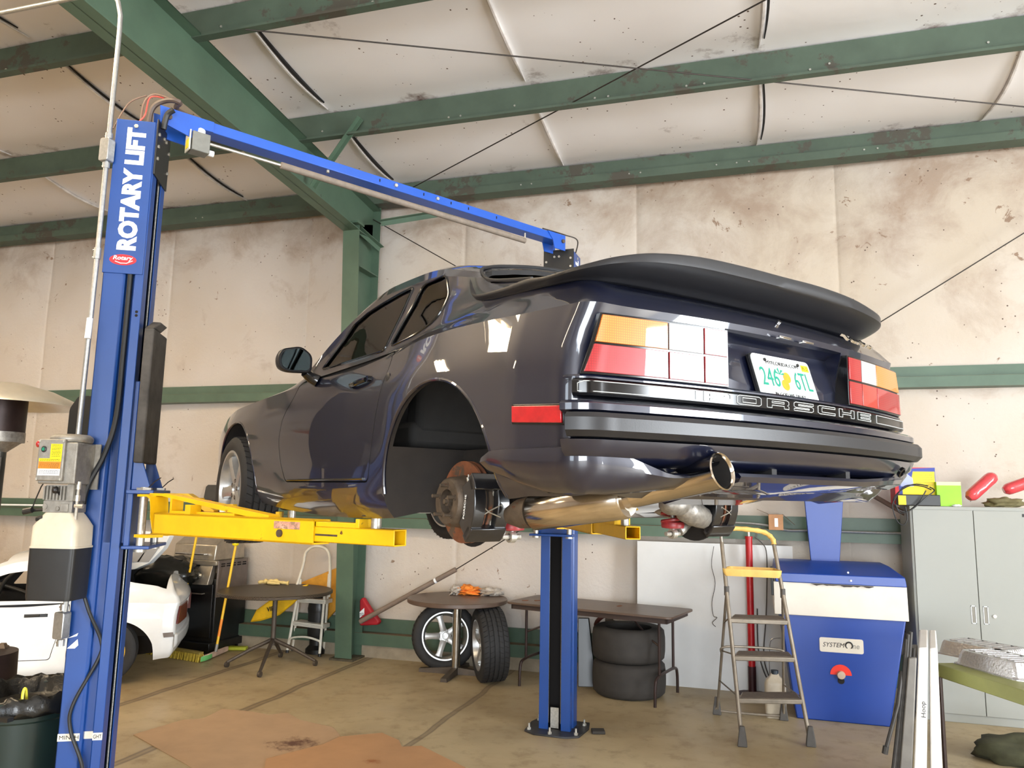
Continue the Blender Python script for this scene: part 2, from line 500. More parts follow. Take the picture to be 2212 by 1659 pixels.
m = MB(); m.prism([(-0.005, 7.95 - 7.8, 0.1), (-0.005, 7.43 - 7.8, rb(7.43) - 4.7), (-0.005, -8.6, rb(-0.8) - 4.7), (-0.005, -8.6, rt(-0.8) - 4.7), (-0.005, 0.15, rt(7.95) - 4.7)], (0.01, 0, 0))
m.build('web', M_green, raf)
# braces
def angle_bar(name, a, b, w, label, mat=M_green):
    a = Vector(a); b = Vector(b); u, v, d = frame(b - a); m = MB()
    for q, r in ((u, v), (v, u)):
        m.prism([a, a + q * w, a + q * w + r * 0.006, a + r * 0.006], b - a)
    return tag(m.build(name, mat), label, 'brace')
angle_bar('flange_brace', (-4.06, 6.42, 4.80), (-3.50, 6.30, 5.40), 0.05, 'green angle brace rising from the rafter to the purlin')
angle_bar('flange_brace', at(822, 478, y=7.55), at(985, 452, y=7.82), 0.06, 'green angle strut from the column head to the eave strut')
angle_bar('flange_brace', at(758, 478, y=7.42), at(822, 535, y=7.85), 0.06, 'short green angle brace across the column head')

# bracing rods
M_rod = pm('dark_steel_rod', (58, 52, 48), 0.5, 0.6, 0.15, 20)
def rod(a, b, r, label):
    m = MB(); m.cyl(a, b, r, 6); return tag(m.build('bracing_cable', M_rod), label, 'cable')
rod((-3.83, 7.84, 5.24), (0.35, 5.2, 5.29), 0.006, 'thin dark roof brace cable rising from the eave to the upper right')
rod((-3.6, 4.63, 5.30), (3.6, 7.84, 5.22), 0.006, 'thin brace cable crossing the upper right ceiling downwards')
def wallcable(p, q, label, r=0.006):
    a = at(*p, y=7.88); b = at(*q, y=7.88); rod(a, b, r, label)
wallcable((2290, 455), (1500, 945), 'thin wall brace cable climbing right past the rear spoiler')
wallcable((806, 474), (1100, 640), 'thin wall brace cable running down from the column head')
wallcable((985, 1230), (1260, 1062), 'thin wall brace cable leading up from the grey brace tube')

# hanging strip lights of the hall (they show as bright bars in the car's flank)
def shop_light(x, y, z, rz, label, L=2.4, w=0.40, power=75.0):
    t = thing('shop_light', label, 'lamp', (x, y, z), rz, 'strip lights under the roof')
    m = MB(); m.prism([(-L / 2, -w / 2, 0), (L / 2, -w / 2, 0), (L / 2, -w * .3, .07), (-L / 2, -w * .3, .07)], (0, 0, .004)); m.b2((-L / 2, -w / 2, .0), (L / 2, w / 2, .05)); m.build('housing', M_white0, t)
    for k in (-1, 0, 1):
        m = MB(); m.cyl((-L / 2 + .03, k * w * .3, -.018), (L / 2 - .03, k * w * .3, -.018), .019, 12); m.build('tube', M_tube, t)
    for k in (-1, 1):
        m = MB(); m.cyl((k * L * .4, 0, .05), (k * L * .4, 0, roofz(y) - z - .12), .004, 6); m.build('hanger', M_rod, t)
    l = bpy.data.lights.new('tube_light', 'AREA'); l.shape = 'RECTANGLE'; l.size = L * .95; l.size_y = w * .9; l.energy = power; l.color = (1.0, .80, .55)
    lo = bpy.data.objects.new('tube_light', l); COL.objects.link(lo); lo.parent = t; lo.location = (0, 0, -.045)
M_white0 = pm('lamp_enamel', (225, 225, 220), 0.4, 0, 0)
M_tube = glow('lamp_tube', (255, 228, 186), 26.0)
shop_light(-4.1, 2.5, 4.9, 0.0, 'strip light hanging above the left lift post')
shop_light(-6.9, 3.0, 4.9, 0.0, 'strip light hanging left of the lift')
shop_light(-10.2, 4.2, 4.9, 0.0, 'strip light hanging above the white car')
shop_light(-5.6, -1.6, 4.9, 0.0, 'strip light hanging behind the camera on the left')
shop_light(-10.6, 0.4, 4.9, 0.0, 'strip light hanging at the far left')
# ------------------------------------------------------------------ the raised sports car
CARLOC = (-0.547, 3.164, 1.54); CARYAW = math.radians(142.0)
car = thing('sports_car', 'dark blue sports coupe raised on the yellow lift arms, rear wheels removed', 'car', CARLOC, CARYAW)
M_paint = pm('midnight_paint', (9, 15, 38), 0.36, 0.2, 0.03, 200, coat=1.0, coatr=0.015)
MATS['midnight_paint'].node_tree.nodes['Principled BSDF'].inputs['Coat IOR'].default_value = 1.6
M_rubber = pm('satin_black_rubber', (28, 28, 31), 0.40, 0, 0.06, 30, 0.05, 200)
M_blkgloss = pm('gloss_black_trim', (14, 14, 16), 0.12, 0, 0)
M_under = pm('underbody_black', (26, 24, 24), 0.7, 0, 0.3, 10, 0.3, 40)
M_liner = pm('arch_liner_black', (38, 33, 30), 0.75, 0, 0.25, 6, 0.15, 60)
M_chrome = pm('bright_chrome', (220, 220, 222), 0.08, 1, 0)
M_steel = pm('polished_steel', (206, 196, 182), 0.14, 1, 0.06, 14)
M_cast = pm('cast_aluminium', (160, 156, 150), 0.5, 0.7, 0.2, 40, 0.3, 90)
M_iron = pm('dull_iron', (92, 80, 68), 0.6, 0.5, 0.2, 30, 0.3, 90, wearc=(92, 54, 34), ws=14, wt=0.6)
M_rustdisc = pm('rusted_disc', (142, 90, 64), 0.5, 0.5, 0.3, 9, wearc=(96, 82, 70), ws=6, wt=0.5)
M_red = pm('red_spring_paint', (158, 48, 52), 0.4, 0, 0.2, 20)
M_white = pm('white_paint', (232, 232, 230), 0.4, 0, 0.03, 20)

def glassmat(name, col, rough=0.02, trans=1.0, spec=0.5, ior=1.45):
    t = NT(name); t.inp('Base Color', rgb(*col)); t.inp('Roughness', rough); t.inp('Transmission Weight', trans); t.inp('IOR', ior); t.inp('Specular IOR Level', spec)
    return t.m
def thin_glass(name, tint, refl=0.5):
    # tinted sheet: mostly clear, mirror-like at grazing angles; used on thin panes
    m = bpy.data.materials.new(name); m.use_nodes = True; nt = m.node_tree; n = nt.nodes; n.clear()
    out = n.new('ShaderNodeOutputMaterial'); mx = n.new('ShaderNodeMixShader'); tr = n.new('ShaderNodeBsdfTransparent'); gl = n.new('ShaderNodeBsdfGlossy')
    fr = n.new('ShaderNodeFresnel'); fr.inputs[0].default_value = 1.0 + refl
    tr.inputs[0].default_value = rgb(*tint); gl.inputs['Roughness'].default_value = 0.01
    nt.links.new(fr.outputs[0], mx.inputs[0]); nt.links.new(tr.outputs[0], mx.inputs[1]); nt.links.new(gl.outputs[0], mx.inputs[2]); nt.links.new(mx.outputs[0], out.inputs[0])
    return m
M_glass = thin_glass('side_window_glass', (150, 152, 140), 0.85)
M_rglass = thin_glass('tinted_hatch_glass', (60, 66, 62), 1.3)

SEC = {  # x : rows (y, z) from rocker bottom to roof centre
 -0.55: [(.80,.24),(.845,.30),(.862,.40),(.8675,.52),(.862,.66),(.835,.782),(.785,.835),(.745,.882),(.62,.945),(.47,.985),(.25,1.005),(0,1.01)],
 -0.34: [(.80,.22),(.845,.28),(.865,.39),(.8675,.52),(.864,.66),(.838,.795),(.785,.845),(.742,.900),(.68,.965),(.54,1.025),(.28,1.062),(0,1.072)],
 -0.10: [(.80,.20),(.84,.26),(.865,.38),(.8675,.52),(.865,.66),(.840,.803),(.785,.845),(.745,.890),(.708,.972),(.63,1.055),(.34,1.122),(0,1.140)],
 0.10: [(.795,.17),(.835,.235),(.86,.37),(.865,.52),(.862,.66),(.835,.800),(.790,.838),(.765,.872),(.70,1.00),(.648,1.105),(.35,1.17),(0,1.19)],
 0.30: [(.79,.15),(.832,.215),(.85,.36),(.855,.51),(.852,.655),(.820,.785),(.790,.820),(.772,.845),(.69,1.02),(.620,1.162),(.36,1.225),(0,1.243)],
 0.50: [(.79,.14),(.832,.205),(.842,.36),(.843,.51),(.838,.65),(.808,.768),(.788,.805),(.775,.828),(.695,1.01),(.605,1.19),(.36,1.252),(0,1.268)],
 0.80: [(.79,.135),(.830,.20),(.836,.36),(.836,.51),(.828,.65),(.802,.762),(.786,.800),(.775,.823),(.690,1.02),(.602,1.198),(.36,1.262),(0,1.280)],
 1.05: [(.79,.135),(.830,.20),(.836,.36),(.838,.51),(.830,.65),(.804,.765),(.786,.800),(.775,.823),(.700,.99),(.630,1.135),(.38,1.215),(0,1.236)],
 1.25: [(.79,.14),(.830,.205),(.838,.36),(.842,.51),(.834,.65),(.806,.768),(.787,.802),(.775,.825),(.735,.92),(.700,.985),(.40,1.115),(0,1.14)],
 1.43: [(.79,.145),(.830,.21),(.840,.36),(.847,.51),(.840,.65),(.808,.770),(.787,.800),(.772,.822),(.765,.835),(.725,.88),(.42,1.02),(0,1.052)],
 1.72: [(.79,.16),(.825,.23),(.845,.37),(.855,.51),(.848,.64),(.815,.762),(.780,.782),(.74,.795),(.68,.808),(.60,.82),(.38,.865),(0,.895)],
 2.00: [(.79,.18),(.825,.25),(.850,.38),(.860,.51),(.854,.64),(.822,.752),(.775,.772),(.70,.776),(.60,.782),(.46,.79),(.24,.81),(0,.82)],
 2.40: [(.79,.19),(.825,.25),(.852,.37),(.862,.50),(.856,.63),(.822,.738),(.765,.752),(.68,.748),(.57,.752),(.42,.76),(.22,.772),(0,.778)],
 2.75: [(.77,.19),(.80,.25),(.825,.36),(.832,.48),(.828,.60),(.800,.690),(.74,.702),(.66,.700),(.55,.70),(.40,.706),(.2,.71),(0,.714)],
 3.05: [(.68,.20),(.71,.26),(.735,.35),(.742,.44),(.735,.53),(.710,.590),(.65,.606),(.57,.61),(.46,.615),(.33,.62),(.17,.625),(0,.627)],
 3.24: [(.52,.22),(.54,.27),(.56,.34),(.56,.40),(.55,.46),(.52,.49),(.47,.505),(.40,.51),(.32,.515),(.22,.52),(.1,.52),(0,.52)],
 3.30: [(.42,.27),(.43,.30),(.44,.34),(.44,.38),(.43,.42),(.40,.44),(.36,.445),(.30,.45),(.22,.45),(.15,.45),(.07,.45),(0,.45)],
}
SX = sorted(SEC)
def pchip(xs_, ys_, x):
    n = len(xs_)
    h = [xs_[i + 1] - xs_[i] for i in range(n - 1)]; d = [(ys_[i + 1] - ys_[i]) / h[i] for i in range(n - 1)]
    i = max(0, min(n - 2, next((k for k in range(n - 1) if x <= xs_[k + 1]), n - 2)))
    def m(k):
        if k == 0: return d[0]
        if k == n - 1: return d[-1]
        if d[k - 1] * d[k] <= 0: return 0.0
        w1 = 2 * h[k] + h[k - 1]; w2 = h[k] + 2 * h[k - 1]
        return (w1 + w2) / (w1 / d[k - 1] + w2 / d[k])
    t = (x - xs_[i]) / h[i]; m0 = m(i); m1 = m(i + 1)
    return ((2 * t ** 3 - 3 * t * t + 1) * ys_[i] + (t ** 3 - 2 * t * t + t) * h[i] * m0 + (-2 * t ** 3 + 3 * t * t) * ys_[i + 1] + (t ** 3 - t * t) * h[i] * m1)
_rows = [([SEC[x][r][0] for x in SX], [SEC[x][r][1] for x in SX]) for r in range(12)]
CREST = 5
def refine(P, k=3):
    """smooth a row polyline between rocker and roof; the crest stays a soft corner"""
    out = []; n = len(P)
    for i in range(n - 1):
        p0 = P[max(i - 1, 0)]; p1 = P[i]; p2 = P[i + 1]; p3 = P[min(i + 2, n - 1)]
        if i == CREST: p0 = p1
        if i + 1 == CREST: p3 = p2
        for j in range(k):
            t = j / k
            out.append(tuple(0.5 * (2 * b + (c - a) * t + (2 * a - 5 * b + 4 * c - d) * t * t + (3 * b - a - 3 * c + d) * t ** 3) for a, b, c, d in zip(p0, p1, p2, p3)))
    out.append(tuple(P[-1])); return out
def section(x):
    P = [(pchip(SX, ry, x), pchip(SX, rz, x)) for ry, rz in _rows]
    return P
def half(x, off=0.0, floor=None):
    """half section as (y,z), floor centre first, roof centre last"""
    P = refine(section(x))
    if off:
        Q = []
        for i, (y, z) in enumerate(P):
            a = P[max(i - 1, 0)]; b = P[min(i + 1, len(P) - 1)]
            tx, tz = b[0] - a[0], b[1] - a[1]; l = math.hypot(tx, tz) or 1
            ny, nz = tz / l, -tx / l
            if i == len(P) - 1: ny, nz = 0.0, 1.0
            Q.append((max(0.0, y - ny * off), z - nz * off))
        P = Q
    zf = (P[0][1] + 0.02) if floor is None else floor
    if floor is not None: P = [(y, max(z, floor)) for y, z in P]
    return [(0.0, zf), (P[0][0] * 0.55, zf), (P[0][0] * 0.86, zf)] + P
def side_y(x, z, off=0.0):
    P = refine(section(x))
    for (y0, z0), (y1, z1) in zip(P, P[1:]):
        if z0 <= z <= z1 and y0 > 0.3: return y0 + (y1 - y0) * (z - z0) / max(1e-6, z1 - z0) + off
    return P[0][0] + off
REAR = [(-.76,.26),(-.82,.29),(-.85,.38),(-.86,.50),(-.862,.65),(-.897,.775),(-.842,.828),(-.752,.874),(-.68,.915),(-.62,.955),(-.57,.985),(-.55,1.01)]
NROW = 30
def corner_path(y0, xc, bow=0.15, taper=0.034, rad=0.07):
    """plan path from the flank at x=-.55 round the tail corner to the centre line: list of (x, y)"""
    D = max(1e-4, -0.55 - xc); k = min(1.0, D / 0.33)
    y1 = y0 - taper * k * min(1.0, y0 / .8); r = min(rad, D * .35, y0 * .35); b = bow * k
    xr = min(-0.5501, xc + b * (y1 - r) ** 2); xe = min(-0.5501, xr + r)
    P = []
    for i in range(7): t = i / 7; P.append((-0.55 + (xe + 0.55) * t, y0 + (y1 - y0) * t))
    for i in range(9):
        a = PI / 2 * i / 8; P.append((xe - (xe - xr) * math.sin(a), y1 - r * (1 - math.cos(a))))
    ye = y1 - r
    for i in range(1, NROW - 15 + 1):
        y = ye * (1 - i / (NROW - 15)); P.append((xc + b * y * y if y > 0 else xc, y))
    return P
def rowcurve(y0, z0, xc, zc, n=30):
    P = corner_path(y0, xc); out = []
    for x, y in P:
        u = (y0 - y) / max(y0, 1e-6); sm = min(1.0, u * 4.0); sm = sm * sm * (3 - 2 * sm)
        out.append((x, y, z0 + (zc - z0) * sm))
    return out
def car_shell(off=0.0, xs=None, rear=True, floor=None):
    m = MB()
    if xs is None: xs = [-0.55 + (3.30 + 0.55) * i / 88 for i in range(89)]
    def full(x):
        H = half(x, off, floor)
        return [(x, y, z) for y, z in H] + [(x, -y, z) for y, z in H[-2:0:-1]]
    R = [full(x) for x in xs]
    V = [[m.v(p) for p in r] for r in R]
    n = len(V[0])
    for i in range(len(V) - 1):
        for j in range(n): m.f([V[i][j], V[i][(j + 1) % n], V[i + 1][(j + 1) % n], V[i + 1][j]])
    m.f(V[-1])
    if not rear: m.f(V[0][::-1]); return m
    H = half(xs[0], off, floor); nh = len(H)
    RR = refine(REAR)
    tg = [(-0.70, H[0][1])] * 3 + RR
    tg[0] = (-0.58, H[0][1]); tg[1] = (-.66, H[1][1]); tg[2] = (-.71, .24)
    n2 = NROW
    for side in (1, -1):
        cols = []
        for k, (y, z) in enumerate(H):
            if y < 1e-6: cols.append(None); continue
            cols.append(rowcurve(y, z, tg[k][0], tg[k][1], n2))
        base = [V[0][k] if side == 1 or k in (0, nh - 1) else V[0][2 * (nh - 1) - k] for k in range(nh)]
        if side == 1: centre = {}
        G = []
        for k in range(nh):
            if cols[k] is None: G.append([base[k]] * (n2 + 1)); continue
            row = [base[k]]
            for i in range(1, n2):
                x, yy, z = cols[k][i]; row.append(m.v((x, yy * side, z)))
            if side == 1: centre[k] = m.v((cols[k][n2][0], 0, cols[k][n2][2]))
            row.append(centre[k]); G.append(row)
        for k in range(nh - 1):
            for i in range(n2):
                q = [G[k][i], G[k][i + 1], G[k + 1][i + 1], G[k + 1][i]]
                u = []
                for w in q:
                    if w not in u: u.append(w)
                if len(u) >= 3: m.f(u)
    return m

def temp(m, name='tmp', mats=None, **kw):
    return m.build(name, mats or [M_paint], **kw)
def boolean(o, cutters, op='DIFFERENCE', keep=False):
    for c in cutters:
        md = o.modifiers.new('b', 'BOOLEAN'); md.operation = op; md.object = c; md.solver = 'EXACT'
        try: md.material_mode = 'TRANSFER'
        except Exception: pass
    dg = bpy.context.evaluated_depsgraph_get(); dg.update()
    me = bpy.data.meshes.new_from_object(o.evaluated_get(dg))
    o.modifiers.clear(); old = o.data; o.data = me; bpy.data.meshes.remove(old)
    if not keep:
        for c in cutters: bpy.data.objects.remove(c)
    return o
def resmooth(o, ang=40):
    bm = bmesh.new(); bm.from_mesh(o.data)
    bmesh.ops.remove_doubles(bm, verts=bm.verts, dist=0.0002)
    for f in bm.faces: f.smooth = True
    for e in bm.edges:
        e.smooth = not (len(e.link_faces) == 2 and e.calc_face_angle(0) > math.radians(ang))
    bm.to_mesh(o.data); bm.free(); return o
def polyprism(poly, plane, a, b, mat=None):
    """poly in (x,z) extruded in y from a to b, or in (x,y) extruded in z"""
    m = MB()
    if plane == 'xz': m.prism([(p[0], a, p[1]) for p in poly], (0, b - a, 0))
    else: m.prism([(p[0], p[1], a) for p in poly], (0, 0, b - a))
    return temp(m, 'cut', [mat or M_under], smooth=False)
def mirror_poly(poly): return poly + [(x, -y) for x, y in reversed(poly)]
def rounded(poly, r, n=5):
    out = []; m = len(poly)
    for i in range(m):
        p = Vector(poly[i] + (0,)); a = Vector(poly[i - 1] + (0,)); b = Vector(poly[(i + 1) % m] + (0,))
        ra = min(r, (a - p).length * .45); rb_ = min(r, (b - p).length * .45)
        A = p + (a - p).normalized() * ra; B = p + (b - p).normalized() * rb_
        for k in range(n + 1):
            t = k / n; q = A * (1 - t) ** 2 + p * 2 * t * (1 - t) + B * t * t; out.append((q.x, q.y))
    return out

G_DOOR = rounded([(1.215, .838), (1.055, 1.045), (.93, 1.088), (.785, 1.108), (.62, 1.122), (.505, 1.124), (.512, 1.06), (.52, .832)], .02, 3)
G_QUART = rounded([(.41, 1.112), (.195, 1.106), (.118, .998), (.112, .93), (.15, .888), (.27, .858), (.478, .842)], .04, 4)
P_DOOR = rounded([(1.41, .792), (1.45, .70), (1.53, .61), (1.56, .5), (1.53, .38), (1.46, .29), (.478, .285), (.465, .36), (.42, .54), (.372, .67), (.345, .75), (.36, .806)], .03, 3)
G_WS = mirror_poly([(.985, .54), (1.20, .615), (1.40, .665), (1.62, .60), (1.66, .45)])
G_RG = mirror_poly([(.045, .40), (.030, .565), (-.02, .63), (-.09, .672), (-.16, .692), (-.56, .69)])
RARCH = (-.055, .262, .392, .372); FARCH = (2.34, .262, .385, .385)

def arch_cut(c, y0, y1):
    m = MB(); cx, cz, rx, rz = c; n = 32
    pts = [(cx + rx * math.cos(PI * k / n), y0, cz + rz * math.sin(PI * k / n)) for k in range(n + 1)]
    pts += [(cx - rx * .99, y0, cz - .12), (cx - rx * .93, y0, 0.0), (cx + rx * .93, y0, 0.0), (cx + rx * .99, y0, cz - .12)]
    m.prism(pts, (0, y1 - y0, 0)); return temp(m, 'cut', [M_liner], ang=30)

def build_body():
    shell = temp(car_shell(), 'body', [M_paint, M_liner, M_under])
    shell.parent = None
    cuts = []
    xin = [-0.50, -0.34, -.2, -.05, .1, .25, .4, .6, .8, 1.0, 1.2, 1.35, 1.45, 1.55, 1.64]
    inner = temp(car_shell(0.028, xin, False, 0.42), 'cut', [M_under])
    cuts.append(inner)
    for s in (1, -1):
        cuts.append(arch_cut(RARCH, s * 0.50, s * 1.0)); cuts.append(arch_cut(FARCH, s * 0.52, s * 1.0))
        cuts.append(polyprism(G_DOOR, 'xz', s * 0.30, s * 1.1)); cuts.append(polyprism(G_QUART, 'xz', s * 0.30, s * 1.1))
    cuts.append(polyprism(G_WS, 'xy', 0.80, 1.6)); cuts.append(polyprism(G_RG, 'xy', 0.86, 1.6))
    rc = MB(); rc.prism([(-1.0, -.309, .568), (-.872, -.309, .570), (-.858, -.309, .585), (-.812, -.309, .735), (-.850, -.309, .757), (-1.0, -.309, .757)], (0, .618, 0)); cuts.append(temp(rc, 'cut', [M_paint], smooth=False))
    boolean(shell, cuts)
    # doors: a narrow shut line all round, the door itself a part
    doors = []
    for s in (1, -1):
        cx = sum(p[0] for p in P_DOOR) / len(P_DOOR); cz = sum(p[1] for p in P_DOOR) / len(P_DOOR)
        def grow(e): return [(cx + (x - cx) * (1 + e / .6), cz + (z - cz) * (1 + e / .27)) for x, z in P_DOOR]
        full = temp(car_shell(0.0), 'door', [M_paint])
        dcut = polyprism(grow(-0.003), 'xz', s * 0.795, s * 1.0, M_under)
        boolean(full, [dcut], 'INTERSECT')
        doors.append(resmooth(full, 17))
        boolean(shell, [polyprism(grow(0.003), 'xz', s * 0.77, s * 1.0, M_under)])
    resmooth(shell, 17)
    shell.parent = car
    for d in doors: d.parent = car; d.name = 'door'
    return shell, doors
body, doors = build_body()
body.name = 'body'
def pane(name, poly, plane, a, b, mat, parent):
    o = temp(car_shell(0.005, None, True), name, [mat]); inn = temp(car_shell(0.0085, None, True), 'cut', [mat])
    boolean(o, [inn]); boolean(o, [polyprism(poly, plane, a, b, mat)], 'INTERSECT'); resmooth(o); o.parent = parent; o.name = name; return o
for s, d in ((1, doors[0]), (-1, doors[1])):
    pane('door_window', G_DOOR, 'xz', s * 0.40, s * 1.1, M_glass, d)
    pane('quarter_window', G_QUART, 'xz', s * 0.40, s * 1.1, M_glass, car)
pane('windshield', G_WS, 'xy', 0.80, 1.6, M_glass, car)
pane('rear_window', G_RG, 'xy', 0.86, 1.6, M_rglass, car)

def surf(x, z, s=1, off=0.0): return Vector((x, s * (side_y(x, z) + off), z))
def surf_path(poly, s=1, off=0.0, close=True):
    P = []
    n = len(poly)
    for i in range(n if close else n - 1):
        a = poly[i]; b = poly[(i + 1) % n]; L = math.hypot(a[0] - b[0], a[1] - b[1]); k = max(1, int(L / 0.05))
        for j in range(k): t = j / k; P.append(surf(a[0] + (b[0] - a[0]) * t, a[1] + (b[1] - a[1]) * t, s, off))
    if not close: P.append(surf(poly[-1][0], poly[-1][1], s, off))
    return P
def along(o_parent, name, pts, r, mat, loop=True, n=8): 
    m = MB(); m.tube(pts, r, n, True, 0, loop); return m.build(name, mat, o_parent)
for s, d in ((1, doors[0]), (-1, doors[1])):
    along(d, 'window_seal', surf_path(G_DOOR, s, 0.001), 0.0055, M_blkgloss)
    along(car, 'window_seal', surf_path(G_QUART, s, 0.001), 0.005, M_blkgloss)
    # lips of the wheel arches
    for c in (RARCH, FARCH):
        cx, cz, rx, rz = c
        pts = []
        for k in range(33):
            a = -0.02 * PI + 1.04 * PI * k / 32
            x = cx + rx * math.cos(a); z = max(cz + rz * math.sin(a), .17); pts.append(surf(x, z, s, -0.004))
        along(car, 'wheel_arch_lip', pts, 0.0075, M_paint, False)

# ---- rear: everything follows the bowed plan of the tail
def plan():
    L = [Vector((x, y, 0)) for x, y in corner_path(.868, -.897)]
    return L + [Vector((p.x, -p.y, 0)) for p in L[-2::-1]]
def dense(L, step=0.02):
    out = [L[0]]
    for a, b in zip(L, L[1:]):
        k = max(1, int((b - a).length / step))
        for j in range(1, k + 1): out.append(a.lerp(b, j / k))
    return out
PLAN = dense(plan(), 0.02)
def pnorm(L, i):
    t = L[min(i + 1, len(L) - 1)] - L[max(i - 1, 0)]; t.normalize(); return Vector((-t.y, t.x, 0)) * -1 if False else Vector((t.y, -t.x, 0))
def wrap(name, prof, mat, parent, sel=lambda p: True, L=None, taper=None, mats=None, bevel=0, cap=True):
    """sweep a closed (outward, z) profile along the tail plan"""
    L = L or PLAN; idx = [i for i in range(len(L)) if sel(L[i])]
    rs = []
    for q, i in enumerate(idx):
        nrm = pnorm(L, i)
        if nrm.dot(Vector((-1, 0, 0))) < 0 and abs(nrm.x) > .2: nrm = -nrm
        if abs(nrm.x) <= .2 and nrm.y * L[i].y < 0: nrm = -nrm
        k = taper(L[i], q / (len(idx) - 1)) if taper else 1.0
        rs.append([L[i] + nrm * (o * k) + Vector((0, 0, z)) for o, z in prof])
    m = MB(); m.rings(rs, True, cap); return m.build(name, mats or mat, parent, bevel=bevel, ang=38)
def tailpt(y, z, off=0.0):
    """point on the tail surface at lateral position y"""
    best = min(range(len(PLAN)), key=lambda i: abs(PLAN[i].y - y) + (10 if PLAN[i].x > -.70 and abs(y) < .8 else 0))
    i = best; j = i + 1 if (i + 1 < len(PLAN) and (PLAN[i].y - y) * (PLAN[i + 1].y - y) <= 0) else max(i - 1, 0)
    a, b = PLAN[i], PLAN[j]; t = 0 if abs(b.y - a.y) < 1e-9 else (y - a.y) / (b.y - a.y)
    p = a.lerp(b, max(0, min(1, t))); nrm = pnorm(PLAN, i)
    if nrm.x > .05 or (abs(nrm.x) <= .05 and nrm.y * y < 0): nrm = -nrm
    return p + nrm * off + Vector((0, 0, z))

# bumper: painted ledge, rubber band, painted lower half
onrear = lambda p: p.x < -.766
wrap('bumper', [(-.03, .505), (.045, .497), (.056, .488), (.056, .470), (.028, .462), (.028, .398), (.052, .392), (.040, .362), (.012, .338), (-.03, .325), (-.10, .33), (-.10, .50)], M_paint, car, onrear)
wrap('bumper_band', [(.02, .464), (.070, .462), (.082, .448), (.082, .414), (.066, .398), (.02, .398)], M_rubber, car, lambda p: p.x < -.775)
strip = wrap('reflector_strip', [(-.03, .562), (.016, .558), (.022, .552), (.022, .520), (.016, .513), (-.03, .508)], M_blkgloss, car, lambda p: p.x < -.768)
wrap('tail_panel', [(-.02, .575), (.006, .572), (.012, .566), (.012, .561), (-.02, .561)], M_paint, car, lambda p: p.x < -.745)
# thin outline of the strip and outlined lettering on it
M_line = pm('pale_line', (205, 208, 205), 0.4, 0, 0)
def tline(parent, pts, r=0.0011, off=0.0235, loop=True, name='outline'):
    m = MB(); P = []
    n = len(pts)
    for i in range(n if loop else n - 1):
        a = pts[i]; b = pts[(i + 1) % n]; k = max(1, int(math.hypot(a[0] - b[0], a[1] - b[1]) / 0.03))
        for j in range(k): t = j / k; P.append(tailpt(a[0] + (b[0] - a[0]) * t, a[1] + (b[1] - a[1]) * t, off))
    if not loop: P.append(tailpt(pts[-1][0], pts[-1][1], off))
    m.tube(P, r, 4, True, 0, loop); return m
GL = {  # outlined squared letters: closed outlines in unit cell (x 0..1 reading, z 0..1)
 'P': [[(0, 0), (0, 1), (.9, 1), (1, .85), (1, .45), (.9, .3), (.22, .3), (.22, 0)], [(.22, .58), (.22, .76), (.78, .76), (.78, .58)]],
 'O': [[(0, .15), (0, .85), (.1, 1), (.9, 1), (1, .85), (1, .15), (.9, 0), (.1, 0)], [(.22, .25), (.22, .75), (.78, .75), (.78, .25)]],
 'R': [[(0, 0), (0, 1), (.9, 1), (1, .85), (1, .5), (.92, .4), (1, .3), (1, 0), (.78, 0), (.78, .3), (.22, .3), (.22, 0)], [(.22, .56), (.22, .76), (.78, .76), (.78, .56)]],
 'S': [[(0, 0), (0, .24), (.78, .24), (.78, .38), (.1, .38), (0, .5), (0, .88), (.1, 1), (1, 1), (1, .76), (.22, .76), (.22, .62), (.9, .62), (1, .5), (1, .12), (.9, 0)]],
 'C': [[(0, .12), (0, .88), (.1, 1), (1, 1), (1, .76), (.22, .76), (.22, .24), (1, .24), (1, 0), (.1, 0)]],
 'H': [[(0, 0), (0, 1), (.22, 1), (.22, .62), (.78, .62), (.78, 1), (1, 1), (1, 0), (.78, 0), (.78, .38), (.22, .38), (.22, 0)]],
 'E': [[(0, 0), (0, 1), (1, 1), (1, .78), (.22, .78), (.22, .61), (.95, .61), (.95, .39), (.22, .39), (.22, .22), (1, .22), (1, 0)]],
}
word = MB(); parts = []
cells = 'PORSCHE'; y0 = .425; stepw = (.425 + .455) / 7.0; cw = stepw * .82
for i, ch in enumerate(cells):
    a = y0 - i * stepw * 1.03
    for outl in GL[ch]:
        mm = tline(None, [(a - u * cw, .524 + w * .027) for u, w in outl])
        parts.append(mm)
parts.append(tline(None, [(.815, .5235), (.815, .545), (.805, .5515), (.455, .5515), (.455, .5235)]))
parts.append(tline(None, [(-.505, .5235), (-.505, .5515), (-.815, .5515), (-.815, .5235)]))
def joinmb(L, name, mat, parent):
    big = MB()
    for q in L:
        me = q.mesh('t', mat); big.bm.from_mesh(me); bpy.data.meshes.remove(me)
    return big.build(name, mat, parent)
joinmb(parts, 'lettering', M_line, strip)

